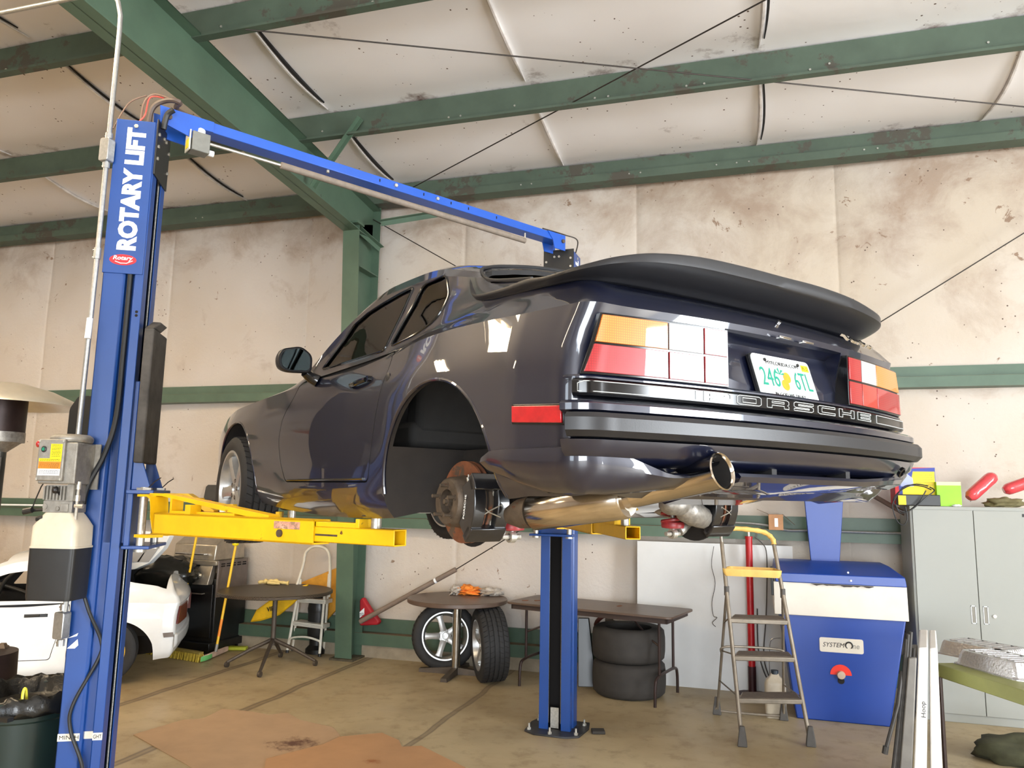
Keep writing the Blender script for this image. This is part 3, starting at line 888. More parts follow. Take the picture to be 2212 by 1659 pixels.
# tail lights: segmented lens wrapped round the corner
def lensmat(name, col, em=0.0):
    t = NT(name); w = t.node('ShaderNodeTexWave', wave_type='BANDS', bands_direction='Z'); w.inputs['Scale'].default_value = 45
    w2 = t.node('ShaderNodeTexWave', wave_type='BANDS', bands_direction='Y'); w2.inputs['Scale'].default_value = 45
    t.l.new(t.tc.outputs['Object'], w.inputs['Vector']); t.l.new(t.tc.outputs['Object'], w2.inputs['Vector'])
    f = t.math('MULTIPLY', w.outputs['Fac'], w2.outputs['Fac'])
    c = rgb(*col); dark = tuple(v * 0.55 for v in c[:3]) + (1,)
    t.inp('Base Color', t.mix(f, dark, c)); t.inp('Roughness', 0.35); t.inp('Coat Weight', 1.0); t.inp('Coat Roughness', 0.02)
    t.inp('Subsurface Weight', 0.0)
    return t.m
M_lred = lensmat('red_lens', (176, 6, 22)); M_lamb = lensmat('amber_lens', (240, 128, 0)); M_lclr = lensmat('clear_lens', (196, 196, 194)); M_lor = lensmat('orange_red_lens', (200, 36, 16))
def seg(parent, ya, yb, za, zb, mat, name, slope=0.0):
    """one lens cell between lateral positions"""
    n = max(2, int(abs(ya - yb) / 0.015)); rs = []
    for i in range(n + 1):
        y = ya + (yb - ya) * i / n
        o = [(0.0, za), (0.020, za + .001), (0.020, zb - .001), (0.0, zb)]
        rs.append([tailpt(y, z, q - 0.002) for q, z in o])
    m = MB(); m.rings(rs, True, True); return m.build(name, mat, parent, bevel=.0015)
def lamp_cell(parent, cell, mat, name, lo, hi, s):
    """quad cell given by its corners (y at bottom/top) so the outer edge can lean"""
    (ya, yb), (yc, yd), za, zb = cell   # inner edge y (bottom, top), outer edge y (bottom, top)
    n = 18; rs = []
    for i in range(n + 1):
        u = i / n; b = s * (ya + (yc - ya) * u); t = s * (yb + (yd - yb) * u)
        rs.append([tailpt(b, za, lo), tailpt(b, za + .0005, hi), tailpt(t, zb - .0005, hi), tailpt(t, zb, lo)])
    m = MB(); m.rings(rs, True, True); return m.build(name, mat, parent, bevel=.0012)
for s in (1, -1):
    h = lamp_cell(car, ((.316, .316), (.812, .762), .572, .748), M_blkgloss, 'tail_light', -.06, .012, s)
    zm = .660; g = .0028
    cells = [(((.322, .322), (.412, .412), .578, zm - g), M_lred), (((.417, .417), (.541, .541), .578, zm - g), M_lor if s < 0 else M_lred), (((.546, .546), (.805, .783), .578, zm - g), M_lred),
             (((.322, .322), (.412, .412), zm + g, .742), M_lred), (((.417, .417), (.541, .541), zm + g, .742), M_lclr), (((.546, .546), (.780, .758), zm + g, .742), M_lamb)]
    for c_, mt in cells: lamp_cell(h, c_, mt, 'lens', .004, .0165, s)

# number plate in its recess
plate = MB(); pc = tailpt(0.0, 0, 0); px = -.905; tilt = math.atan(.30)
PR = Ry(0)
Xd = Vector((0, -1, 0)); Yd = Vector((math.sin(tilt), 0, math.cos(tilt))); Nd = Xd.cross(Yd)
PO = Vector((-.868, 0.0, .634))
def pl(u, v, d=0.0): return PO + Xd * u + Yd * v + Nd * d
rp = rounded([(-.1525, -.076), (.1525, -.076), (.1525, .076), (-.1525, .076)], .018, 4)
def platept(poly, d0, d1, mat, name, parent):
    m = MB(); m.prism([pl(u, v, d0) for u, v in poly], Nd * (d1 - d0)); return m.build(name, mat, parent)
sgn = 1 if Nd.x < 0 else -1
if sgn < 0: Nd = -Nd
M_plate = pm('plate_white', (236, 238, 236), 0.35, 0, 0.02, 20)
M_pgreen = pm('plate_green', (0, 132, 108), 0.4, 0, 0); M_porange = pm('plate_orange', (240, 142, 20), 0.4, 0, 0.1, 60)
M_pyel = pm('sticker_yellow', (246, 222, 20), 0.4, 0, 0); M_ink = pm('black_ink', (16, 16, 18), 0.5, 0, 0); M_pgrn2 = pm('plate_pale_green', (178, 226, 200), 0.4, 0, 0.1, 60)
recess = MB(); recess.prism([pl(u, v, -.016) for u, v in rounded([(-.157, -.080), (.157, -.080), (.157, .080), (-.157, .080)], .02, 3)], Nd * .010)
recess.build('plate_holder', M_rubber, car)
npl = platept(rp, -.004, 0, M_plate, 'license_plate', car)
platept([(-.09, .035), (.02, .045), (.035, -.02), (.03, -.05), (-.0, -.055), (-.045, -.02)], 0, .0006, M_pgrn2, 'state_outline', npl)
text('plate_number', '246', M_pgreen, npl, pl(-.130, -.034, .0008), Xd, Yd, .064, .092, .001, 0.0)
text('plate_number', '6TL', M_pgreen, npl, pl(.046, -.034, .0008), Xd, Yd, .064, .090, .001, 0.0)
text('plate_heading', 'MYFLORIDA.COM', M_ink, npl, pl(-.085, .044, .0008), Xd, Yd, .013, .17, .0008)
text('plate_motto', 'IN GOD WE TRUST', M_ink, npl, pl(-.080, -.066, .0008), Xd, Yd, .012, .16, .0008)
platept([(.105, .038), (.145, .038), (.145, .062), (.105, .062)], 0, .0008, M_pyel, 'sticker', npl)
text('sticker_date', '05-22', M_ink, npl, pl(.109, .044, .001), Xd, Yd, .012, .032, .0005)
for u, v in ((-.012, -.024), (.006, .004)):
    m = MB(); m.lathe([(.0, .0), (.019, 0), (.019, .0012), (0, .0014)], pl(u, v, .0006), Nd, 20); m.build('orange_fruit', M_porange, npl)
m = MB()
for a in (0, 40, 95, 150):
    m.prism([pl(-.028, .012, .001), pl(-.028 + .020 * math.cos(math.radians(a + 20)), .012 + .020 * math.sin(math.radians(a + 20)), .001), pl(-.028 + .026 * math.cos(math.radians(a)), .012 + .024 * math.sin(math.radians(a)), .001)], Nd * .001)
m.build('leaves', M_pgreen, npl)
for u in (-.088, .088):
    m = MB(); m.cyl(pl(u, .058, 0), pl(u, .058, .004), .006, 10); m.build('screw', M_blkgloss, npl)
# plate lamps and lock
for y in (.062, -.058):
    m = MB(); m.box(tailpt(y, .755, .012), (.018, .06, .008)); m.build('plate_lamp', M_chrome, car, bevel=.002)
m = MB(); m.cyl((-.858, .02, .818), (-.866, .02, .824), .008, 12); m.build('hatch_lock', M_chrome, car)
# chrome script badge on the hatch
text('badge', 'Turbo', M_chrome, car, Vector((-.893, -.315, .800)), Vector((.13, -1, -.02)), Vector((.70, .05, .71)), .034, .235, .009, 0.03, 0.35)

# spoiler of matt black rubber
SPL = [ # base x,y,z, outward(ang), reach, height
 ((.022, .655, 1.068), 66, .003, .004), ((-.015, .684, 1.020), 72, .008, .012), ((-.085, .716, .952), 80, .012, .016), ((-.16, .735, .920), 84, .014, .018), ((-.34, .747, .897), 88, .016, .024),
 ((-.48, .751, .887), 92, .022, .030), ((-.58, .751, .880), 100, .026, .022), ((-.66, .737, .878), 116, .038, .024), ((-.708, .700, .877), 138, .064, .034), ((-.730, .645, .877), 157, .098, .050),
 ((-.740, .56, .880), 170, .120, .066), ((-.746, .40, .883), 176, .128, .082), ((-.750, .20, .885), 179, .128, .088), ((-.752, 0, .886), 180, .128, .089)]
SPF = SPL + [((b[0], -b[1], b[2]), -a, r, h + (.020 if -.735 < b[0] < -.60 else .006 if b[0] < -.60 else 0)) for b, a, r, h in SPL[-2::-1]]
PROF = [(0.0, -.06), (.06, -.04), (.12, .04), (.34, .12), (.60, .25), (.82, .40), (.95, .50), (1.0, .56), (1.0, .90), (.97, .99), (.88, 1.02), (.40, .93), (-.1, .84), (-.6, .72), (-.9, .35), (-.8, .0)]
rs = []
b3 = spline([b for b, a, r, h in SPF], 4)
sc = spline([Vector((a if i < len(SPL) else 360 + a, r, h)) for i, (b, a, r, h) in enumerate(SPF)], 4)
for b, q in zip(b3, sc):
    a = math.radians(q.x); d = Vector((math.cos(a), math.sin(a), 0))
    rr, hh = q.y, q.z
    inn = .05 if b.x < -.06 else .016 + .034 * max(0, (.06 - b.x) / .12)
    rs.append([b + d * ((o * rr) if o >= 0 else o * inn) + Vector((0, 0, z * hh)) for o, z in PROF])
m = MB(); m.rings(rs, True, True); m.build('spoiler', M_rubber, car, ang=50)
# bright inner edge of the hatch glass frame
gp = [Vector((x, y, 0)) for x, y in [(.050, .02), (.050, .30), (.046, .50), (.030, .59), (-.005, .635), (-.07, .668), (-.16, .688), (-.40, .69)]]
gp = spline([Vector((p.x, p.y, next((z0 + (z1 - z0) * ((y0 - p.y) / (y0 - y1 + 1e-9)) for (y0, z0), (y1, z1) in zip(refine(section(p.x))[20:], refine(section(p.x))[21:]) if y1 <= p.y <= y0), 1.0) + .006)) for p in gp], 5)
for s in (1, -1): along(car, 'hatch_glass_seal', [Vector((p.x, p.y * s, p.z)) for p in gp], .007, M_rubber, False)

# side marker lamp
def side_plate(parent, name, mat, x0, x1, z0, z1, off, th, r=.006, s=1):
    m = MB(); P = []
    k = 6
    for i in range(k + 1):
        x = x0 + (x1 - x0) * i / k
        P.append([surf(x, z, s, o) for o, z in ((off - th, z0), (off, z0), (off, z1), (off - th, z1))])
    m.rings(P, True, True); return m.build(name, mat, parent, bevel=r * .4)
for s in (1, -1):
    side_plate(car, 'marker_frame', M_blkgloss, -.808, -.548, .445, .503, .006, .02, s=s) if False else None
M_lred2 = pm('red_marker_lens', (188, 12, 24), 0.25, 0, 0.15, 30, coat=1)
fr = MB(); ln = MB()
def mpt(x, z, o): 
    # follows the flank and the start of the tail corner
    y = side_y(max(x, -.55), z)
    if x < -.55: y -= .034 * min(1.0, (-.55 - x) / .20)
    return Vector((x, y + o, z))
for mm, a, b, z0, z1, o in ((fr, -.553, -.752, .447, .505, .005), (ln, -.558, -.747, .452, .500, .010)):
    R_ = []
    for i in range(13):
        x = a + (b - a) * i / 12; sh = (x + .55) * .06
        R_.append([mpt(x, z + sh, q) for q, z in ((-.02, z0), (o, z0), (o, z1), (-.02, z1))])
    mm.rings(R_, True, True)
f_ = fr.build('side_marker', M_blkgloss, car, bevel=.002); ln.build('lens', M_lred2, f_, bevel=.002)

# lower skirt of the tail: deep side pods joined by an under-tray with an air slot above it
def skirt():
    L = [Vector((-.40, .868, 0)), Vector((-.46, .870, 0))] + [p for p in PLAN if p.y > .33]
    return L
Ls = dense([Vector((-.415, .862, 0)), Vector((-.55, .868, 0))], .02) + [p for p in PLAN if p.y > .20 and p.x < -.551]
def skirt_part(L, s):
    rs = []; n = len(L)
    d = [0]
    for a, b in zip(L, L[1:]): d.append(d[-1] + (b - a).length)
    T = d[-1]
    for i, p in enumerate(L):
        u = d[i]
        t = L[min(i + 1, n - 1)] - L[max(i - 1, 0)]; t.normalize(); nr = Vector((t.y, -t.x, 0))
        if nr.dot(Vector((-.5, 1, 0))) < 0: nr = -nr
        top = .378 if u < .46 else .378 - .066 * min(1, (u - .46) / .20)
        if u < .05: top = .378 - .02 * (1 - u / .05)
        bot = .300 - .052 * min(1, u / .25) if u < .5 else .248 + .025 * min(1, (u - .5) / .3)
        if s < 0: bot = .290
        bulge = .022
        prof = [(-.06, top - .01), (.004, top), (bulge, top - .006), (bulge + .004, (top + bot) / 2 + .01), (bulge - .022, bot + .018), (bulge - .065, bot), (-.20, bot + .004), (-.20, top - .05)]
        rs.append([Vector((p.x + nr.x * o, (p.y + nr.y * o) * 1, z)) for o, z in prof])
    m = MB()
    rs = [[Vector((q.x, q.y * s, q.z)) for q in r] for r in rs]
    m.rings(rs, True, True); return m
for s in (1, -1):
    L = Ls if s == 1 else [p for p in Ls if p.y > .55]
    skirt_part(L, s).build('lower_skirt', M_paint, car, ang=45)
# under-tray (diffuser lip) across the tail, right of the tail pipe
rs = []
for i in range(31):
    y = .30 - (.30 + .72) * i / 30
    c = tailpt(y, 0, 0)
    k = abs(y) / .75
    lipz = .318 + .020 * max(0, (abs(y) - .35) / .4); bz = .222 + .070 * min(1, max(0, (-y - .05)) / .6)
    x0 = c.x + .012
    rs.append([(x0 - .035, y, lipz), (x0 - .045, y, lipz - .010), (x0 - .035, y, lipz - .026), (x0 + .05, y, lipz - .045), (x0 + .26, y, bz), (x0 + .36, y, bz + .05), (x0 + .12, y, lipz - .015), (x0 + .03, y, lipz - .002)])
m = MB(); m.rings(rs, True, True); ut = m.build('under_tray', M_paint, car, ang=45)
for y in (-.28, .12):
    m = MB(); m.b2((-.90, y - .012, .30), (-.83, y + .012, .345)); m.build('tray_strut', M_under, car)
for y in (.41, -.66):
    m = MB(); c = tailpt(y, .352, .046); m.lathe([(.020, -.006), (.020, .004), (.014, .006), (.012, -.004)], c, (-1, y * .2, -.6), 20, cap=True); m.build('tow_eye_cover', M_blkgloss, car)
# floor pan, tank and axle tube
m = MB(); m.b2((-.66, -.60, .285), (-.30, .42, .36)); m.b2((-.30, -.50, .30), (1.6, .50, .40)); m.build('floor_pan', M_under, car, bevel=.02)
m = MB(); m.tube([(.20, -.62, .255), (.20, .62, .255)], .038, 16); m.build('axle_tube', M_under, car)
m = MB(); m.tube(spline([(-.05, -.62, .22), (-.12, -.40, .24), (-.16, -.1, .27), (-.14, .3, .25), (-.03, .62, .24)], 5), .013, 8); m.build('anti_roll_bar', M_under, car)

# exhaust: big polished can and a rolled tail pipe
ex = MB()
def P3(px_, py_, y): 
    return None
ax0 = Vector((-.245, .562, .186)); ax1 = Vector((-.600, .455, .238))
ex.lathe([(.001, 0), (.045, 0), (.056, .010), (.063, .016), (.063, (ax1 - ax0).length - .008), (.058, (ax1 - ax0).length), (.001, (ax1 - ax0).length)], ax0, ax1 - ax0, 40)
exo = ex.build('exhaust', M_steel, car, ang=50)
a0 = ax0 - (ax1 - ax0).normalized() * .10
m = MB(); m.lathe([(.03, 0), (.050, .05), (.054, .10), (.001, .10)], a0, ax1 - ax0, 28); m.build('exhaust_can_end', M_iron, exo)
tp0 = ax1 - (ax1 - ax0).normalized() * .01; tip = Vector((-.955, .430, .319)); dd = (tip - tp0).normalized(); LL = (tip - tp0).length
m = MB(); m.lathe([(.033, 0), (.052, LL - .004), (.0545, LL), (.052, LL + .004), (.0485, LL), (.030, .03)], tp0, dd, 40, cap=False); m.build('tail_pipe', M_steel, exo, ang=60)
m = MB(); m.lathe([(.001, .12), (.035, .12), (.0475, LL - .006)], tp0, dd, 30, cap=False); m.build('pipe_bore', M_dark, exo)
m = MB(); m.lathe([(.034, .0), (.040, -.002), (.056, -.004), (.056, .003), (.040, .006), (.034, .012)], tp0, dd, 36, cap=False); m.build('exhaust_flange', M_white if False else pm('bright_steel', (226, 222, 216), .3, .6, .05, 30), exo)

# brakes, hubs and suspension at the rear
M_caliper = pm('black_caliper', (24, 24, 27), 0.28, 0, 0.2, 50, coat=.6)
M_zinc = pm('pale_zinc', (190, 186, 176), 0.4, 0.7, 0.15, 60)
def hub_assembly(s):
    g = MB(); c = Vector((.065, s * .645, .215)); A = Vector((0, s, 0))
    g.lathe([(.055, .004), (.150, .004), (.150, -.006), (.055, -.006)], c, A, 56, cap=False, closedprof=True)
    g.lathe([(.055, -.016), (.150, -.016), (.150, -.028), (.055, -.028)], c, A, 56, cap=False, closedprof=True)
    g.lathe([(.10, -.006), (.143, -.006), (.143, -.016), (.10, -.016)], c, A, 56, cap=False, closedprof=True, mi=1)
    rotor = g.build('brake_disc', [M_rustdisc, M_dark], car, ang=40)
    h = MB(); h.lathe([(.098, .004), (.094, .012), (.090, .055), (.086, .066), (.080, .072), (.045, .072), (.045, .040), (.001, .040)], c, A, 48)
    hat = h.build('disc_hat', M_iron, rotor, ang=45)
    for k in range(5):
        a = 2 * PI * k / 5 + .35; q = c + Vector((.058 * math.cos(a), 0, .058 * math.sin(a)))
        m = MB(); m.cyl(q + A * .068, q + A * .102, .0065, 12); m.cyl(q + A * .070, q + A * .075, .011, 12); m.build('wheel_stud', M_iron, hat)
    m = MB(); m.cyl(c + A * .045, c + A * .072, .017, 6); m.cyl(c + A * .07, c + A * .083, .009, 12); m.build('axle_nut', M_iron, hat)
    sh = MB()
    sh.lathe([(.05, -.045), (.162, -.048), (.164, -.040), (.05, -.038)], c, A, 40, cap=False, closedprof=True); sh.build('dust_shield', M_under, car)
    cal = MB()   # fixed caliper hugging the rear edge of the disc
    a0, a1 = math.radians(148), math.radians(228)
    def arc(r0, r1, y0, y1, n=10, aa=a0, ab=a1):
        rs = []
        for i in range(n + 1):
            a = aa + (ab - aa) * i / n
            rs.append([c + Vector((r * math.cos(a), s * y, r * math.sin(a))) for r, y in ((r0, y0), (r1, y0), (r1, y1), (r0, y1))])
        return rs
    cal.rings(arc(.098, .172, .012, .060)); cal.rings(arc(.098, .172, -.090, -.040))
    cal.rings(arc(.148, .180, -.090, .060, 3, a0 - .06, a0 + .30)); cal.rings(arc(.148, .180, -.090, .060, 3, a1 - .30, a1 + .06))
    co = cal.build('brake_caliper', M_caliper, car, bevel=.004, ang=40)
    m = MB()
    mid = (a0 + a1) / 2; R_ = lambda r, a, y: c + Vector((r * math.cos(a), s * y, r * math.sin(a)))
    m.rings(arc(.105, .150, .006, .012, 6, a0 + .3, a1 - .3)); m.rings(arc(.105, .150, -.034, -.028, 6, a0 + .3, a1 - .3)); m.build('brake_pad', M_iron, co)
    m = MB()
    for dy in (-.045, .020): m.cyl(R_(.160, a0 + .2, dy + .012), R_(.160, a1 - .2, dy + .012), .003, 6)
    m.tube([R_(.168, mid + .16, .030), R_(.170, mid + .05, .0), R_(.170, mid + .16, -.055)], .0028, 6)
    m.tube([R_(.168, mid - .10, .032), R_(.170, mid + .04, .0), R_(.170, mid - .10, -.055), R_(.169, mid + .16, -.055)], .0028, 6)
    m.tube([R_(.168, mid - .10, .032), R_(.168, mid + .16, .030)], .0028, 6)
    m.build('retaining_clip', M_zinc, co)
    m = MB(); q = R_(.135, a0 + .02, .054); m.cyl(q, q + Vector((0, s * .004, .018)), .004, 8); m.cyl(q + Vector((0, 0, .016)), q + Vector((0, 0, .028)), .0025, 8); m.build('bleed_nipple', M_zinc, co)
    if s > 0:
        zd = (R_(.132, mid + .33, .054) - R_(.132, mid - .33, .054)).normalized()
        text('caliper_lettering', 'PORSCHE', M_white, co, R_(.122, mid + .36, .0615), -zd * -1 if False else (R_(.128, mid + .36, .0535) - R_(.128, mid - .36, .0535)).normalized() * -1, Vector((0, s, 0)).cross((R_(.128, mid + .36, 0) - R_(.128, mid - .36, 0)).normalized()) * s if False else Vector((1, 0, 0)), .010, .085, .0006, .01)
    # trailing arm, damper with red coil spring, lower link
    t = MB(); t.tube(spline([(.30, s * .50, .26), (.16, s * .53, .20), (.05, s * .56, .20), (.06, s * .54, .14), (.05, s * .48, .095)], 5), [.03, .04, .045, .045, .048, .048, .05, .05, .05, .045, .045, .045, .04, .04, .036, .034, .032, .03, .03, .028, .024], 14); t.build('trailing_arm', M_cast, car, ang=60)
    sx, sy = .045, s * .44
    m = MB()
    helix = []
    for k in range(0, 73):
        a = k / 12 * 2 * PI; helix.append((sx + .047 * math.cos(a), sy + .047 * math.sin(a), .135 + k * .0029))
    m.tube(helix, .008, 8)
    sp = m.build('coil_spring', M_red, car)
    m = MB(); m.lathe([(.02, 0), (.048, .004), (.052, .018), (.048, .03), (.02, .032)], (sx, sy, .108), (0, 0, 1), 24); m.build('spring_perch', M_red, sp)
    m = MB(); m.cyl((sx, sy, .10), (sx, sy, .42), .010, 12); m.cyl((sx, sy, .28), (sx, sy, .42), .024, 16); m.build('damper', M_cast, sp)
    m = MB(); m.lathe([(.013, -.012), (.022, -.012), (.022, .012), (.013, .012)], (sx, sy, .086), (0, 1, 0), 18, cap=False, closedprof=True)
    m.cyl((sx, sy - .04, .086), (sx, sy + .045, .086), .010, 10); m.build('damper_eye', M_zinc, sp)
for s in (1, -1): hub_assembly(s)
m = MB(); m.tube(spline([(-.06, -.28, .24), (-.10, -.36, .20), (-.08, -.46, .17), (-.02, -.56, .16)], 4), [.035] * 4 + [.055] * 4 + [.05] * 5, 12); m.sphere((-.10, -.30, .215), .06, 14, (1, 1.3, .8)); m.build('control_arm', M_cast, car, ang=60)
m = MB(); m.prism([(-.16, .16, .235), (-.06, .12, .20), (-.04, .0, .205), (-.16, .02, .24)], (0, 0, .022)); m.build('chassis_brace', pm('bright_red_metal', (206, 24, 36), .35, 0, .1, 10), car, bevel=.004)

# road wheels at the front
M_tyre = pm('tyre_rubber', (34, 33, 33), 0.72, 0, 0.12, 40, 0.2, 120)
M_alloy = pm('silver_alloy', (188, 188, 186), 0.32, 0.75, 0.06, 30)
def tyre_mesh(R, rrim, w, name, parent, mat=M_tyre, grooves=True, axis=(0, 1, 0), c=(0, 0, 0), blocks=True):
    m = MB(); hw = w / 2
    prof = [(rrim, -hw * .86), (rrim + .012, -hw * .96), ((R + rrim) / 2, -hw * 1.02), (R - .022, -hw * .95), (R - .006, -hw * .84)]
    gs = (-.5, -.17, .17, .5) if grooves else ()
    for g in gs:
        prof += [(R, hw * (g - .05)), (R - .009, hw * (g - .04)), (R - .009, hw * (g + .04)), (R, hw * (g + .05))]
    prof += [(R - .006, hw * .84), (R - .022, hw * .95), ((R + rrim) / 2, hw * 1.02), (rrim + .012, hw * .96), (rrim, hw * .86)]
    m.lathe(prof, c, axis, 72, cap=False, closedprof=True)
    if blocks:
        u, v, a = frame(axis); C_ = Vector(c)
        for k in range(44):
            for sd in (-1, 1):
                th = 2 * PI * k / 44 + (.03 if sd > 0 else 0)
                d0 = u * math.cos(th) + v * math.sin(th); th2 = th + .05; d1 = u * math.cos(th2) + v * math.sin(th2)
                A_ = C_ + d0 * (R + .0006) + a * (sd * hw * .56); B_ = C_ + d1 * (R - .002) + a * (sd * hw * .86)
                tt = (B_ - A_).normalized(); nn = d0; ww = tt.cross(nn) * .0028
                m.prism([A_ - ww - nn * .004, A_ + ww - nn * .004, B_ + ww - nn * .004, B_ - ww - nn * .004], nn * .0045, 1)
                m.prism([C_ + d0 * (R + .0006) + a * (sd * hw * .14) - ww - nn * .004, C_ + d0 * (R + .0006) + a * (sd * hw * .14) + ww - nn * .004, C_ + d1 * (R + .0006) + a * (sd * hw * .46) + ww - nn * .004, C_ + d1 * (R + .0006) + a * (sd * hw * .46) - ww - nn * .004], nn * .0042, 1)
    return m.build(name, [mat, M_dark], parent, ang=40)
def alloy(parent, R, w, face, c=(0, 0, 0), mat=M_alloy, spokes=5, rot=0.3, face_off=.30):
    """five-spoke wheel; face = +1/-1 along y is the outer side"""
    C_ = Vector(c); m = MB(); hw = w / 2; f = face
    m.lathe([(R, -hw * f), (R + .012, -hw * f), (R + .010, -hw * f * .86), (R - .006, -hw * .78 * f), (R - .022, -hw * .55 * f), (R - .022, hw * .45 * f), (R - .008, hw * .82 * f), (R + .010, hw * .86 * f), (R + .012, hw * f), (R - .002, hw * f), (R - .012, hw * .80 * f), (R - .028, hw * .42 * f), (R - .028, -hw * .55 * f), (R - .012, -hw * .84 * f)], C_, (0, 1, 0), 64, cap=False, closedprof=True)
    rim = m.build('rim', mat, parent, ang=45)
    ho = f * hw * face_off
    for k in range(spokes):
        a = 2 * PI * k / spokes + rot; ca, sa = math.cos(a), math.sin(a)
        rs = []
        for r, ww, yo, th in ((.045, .062, .0, .03), (.08, .058, .008, .034), (.13, .052, .014, .032), (R - .05, .052, .018, .028), (R - .022, .066, .018, .024)):
            ce = C_ + Vector((r * ca, ho + f * yo, r * sa)); t = Vector((-sa, 0, ca))
            rs.append([ce + t * ww * .55 + Vector((0, f * .006, 0)), ce + t * ww * .2 + Vector((0, f * .012, 0)), ce - t * ww * .2 + Vector((0, f * .012, 0)), ce - t * ww * .55 + Vector((0, f * .006, 0)), ce - t * ww * .6 - Vector((0, f * th, 0)), ce + t * ww * .6 - Vector((0, f * th, 0))])
        q = MB(); q.rings(rs, True, True); q.build('spoke', mat, rim, ang=45)
    q = MB(); q.lathe([(.001, ho - f * .03), (.062, ho - f * .03), (.070, ho - f * .005), (.066, ho + f * .010), (.034, ho + f * .014), (.030, ho + f * .004), (.001, ho + f * .002)], C_, (0, 1, 0), 36)
    hb = q.build('hub', mat, rim, ang=45)
    for k in range(5):
        a = 2 * PI * (k + .5) / 5 + rot; p = C_ + Vector((.052 * math.cos(a), ho + f * .0125, .052 * math.sin(a)))
        q = MB(); q.lathe([(.009, 0), (.013, 0), (.013, .003), (.009, .003)], p - Vector((0, .0015, 0)), (0, 1, 0), 14, cap=False, closedprof=True); q.build('lug_hole', M_iron, hb) 
    return rim
for s in (1, -1):
    c = (2.40, s * .745, .248)
    w = MB(); 
    ty = tyre_mesh(.318, .222, .225, 'front_wheel', car, c=c)
    alloy(ty, .222, .215, s, c, rot=1.15, face_off=.62)
    m = MB(); m.lathe([(.05, -.01), (.145, -.01), (.145, .01), (.05, .01)], (c[0], c[1] - s * .02, c[2]), (0, 1, 0), 32, cap=False, closedprof=True); m.build('brake_disc', M_iron, car)
# door mirror, handle, lock
mir = MB()
def mp(y, z, x=0): return Vector((1.150 + x, y, z))
out = rounded([(.838, .905), (1.010, .905), (1.022, .825), (.985, .800), (.850, .800), (.832, .815)], .02, 4)
out = rounded([(.848, .890), (.905, .928), (1.000, .905), (1.016, .862), (1.004, .812), (.960, .798), (.848, .805)], .025, 4)
cy = .93; cz = .86
rs = [[mp(cy + (y - cy) * k, cz + (z - cz) * k, dx) for y, z in out] for dx, k in ((0, .93), (-.006, .97), (-.002, 1.0), (.03, 1.0), (.06, .92), (.085, .72), (.095, .3))]
mir.rings(rs, True, True); mo = mir.build('door_mirror', M_rubber, doors[0], ang=50)
m = MB(); m.prism([mp(cy + (y - cy) * .84, cz + (z - cz) * .84, -.008) for y, z in out], (.003, 0, 0)); m.build('mirror_glass', pm('mirror_silver', (96, 112, 118), .03, 1, 0), mo)
m = MB(); m.tube([(1.19, .80, .775), (1.20, .83, .79), (1.19, .865, .812)], [.030, .028, .024], 12); m.build('mirror_foot', M_blkgloss, mo)
m = MB(); m.tube([surf(.545, .706, 1, .016), surf(.60, .702, 1, .022), surf(.69, .697, 1, .020), surf(.72, .695, 1, .006)], [.010, .012, .011, .008], 10); m.cyl(surf(.53, .708, 1, -.005), surf(.53, .708, 1, .018), .013, 14)
m.build('door_handle', M_blkgloss, doors[0])
m = MB(); m.lathe([(.018, 0), (.020, .003), (.014, .005), (.001, .005)], surf(.33, .69, 1, -.001), (0, 1, 0), 18); m.build('side_button', M_rubber, car)
# rubbing line on the door foot, front marker
m = MB(); m.tube([surf(x, .297, 1, .004) for x in [1.42 - .05 * i for i in range(19)]], .005, 6); m.build('sill_trim', M_blkgloss, doors[0])
# simple seats and dash seen through the glass
M_seat = pm('dark_seat', (40, 38, 36), 0.8, 0, 0.1, 20)
for s in (1, -1):
    m = MB(); m.b2((.62, s * .36 - .22, .44), (1.10, s * .36 + .22, .56)); m.prism([(.62, s * .36 - .21, .5), (.76, s * .36 - .21, .5), (.60, s * .36 - .17, 1.02), (.52, s * .36 - .17, 1.02)], (0, .40, 0)); m.build('seat', M_seat, car, bevel=.03)
m = MB(); m.prism([(1.30, -.70, .55), (1.58, -.70, .55), (1.58, -.70, .80), (1.40, -.70, .84), (1.30, -.70, .80)], (0, 1.40, 0)); m.build('dashboard', M_seat, car, bevel=.02)
# ------------------------------------------------------------------ the two post lift
LO = Vector((-2.30, 4.70, 0.0))
lift = thing('vehicle_lift', 'blue two post vehicle lift with yellow swing arms holding the dark coupe', 'vehicle lift', LO)
M_blue = pm('lift_blue', (12, 62, 132), 0.4, 0, 0.06, 3, coat=.25, coatr=.15, wearc=(96, 104, 118), ws=9, wt=0.70)
M_blue2 = pm('beam_blue', (24, 82, 180), 0.4, 0, 0.05, 3, coat=.3, coatr=.15)
M_yel = pm('arm_yellow', (236, 186, 12), 0.42, 0, 0.08, 5, wearc=(84, 50, 34), ws=10, wt=0.645)
M_blk = pm('black_plate', (28, 28, 28), 0.4, 0, 0.15, 10)
M_letter = pm('white_lettering', (236, 238, 240), 0.45, 0, 0)
M_foam = pm('scuffed_grey_pad', (74, 70, 66), 0.8, 0, 0.3, 9, 0.2, 40)
M_cable = pm('wire_rope', (150, 150, 146), 0.45, 0.7, 0.3, 200)
M_hose = pm('black_hose', (28, 30, 32), 0.45, 0, 0.1, 20)
M_bar = pm('grey_foam_sleeve', (128, 116, 104), 0.7, 0, 0.12, 20, 0.3, 60)
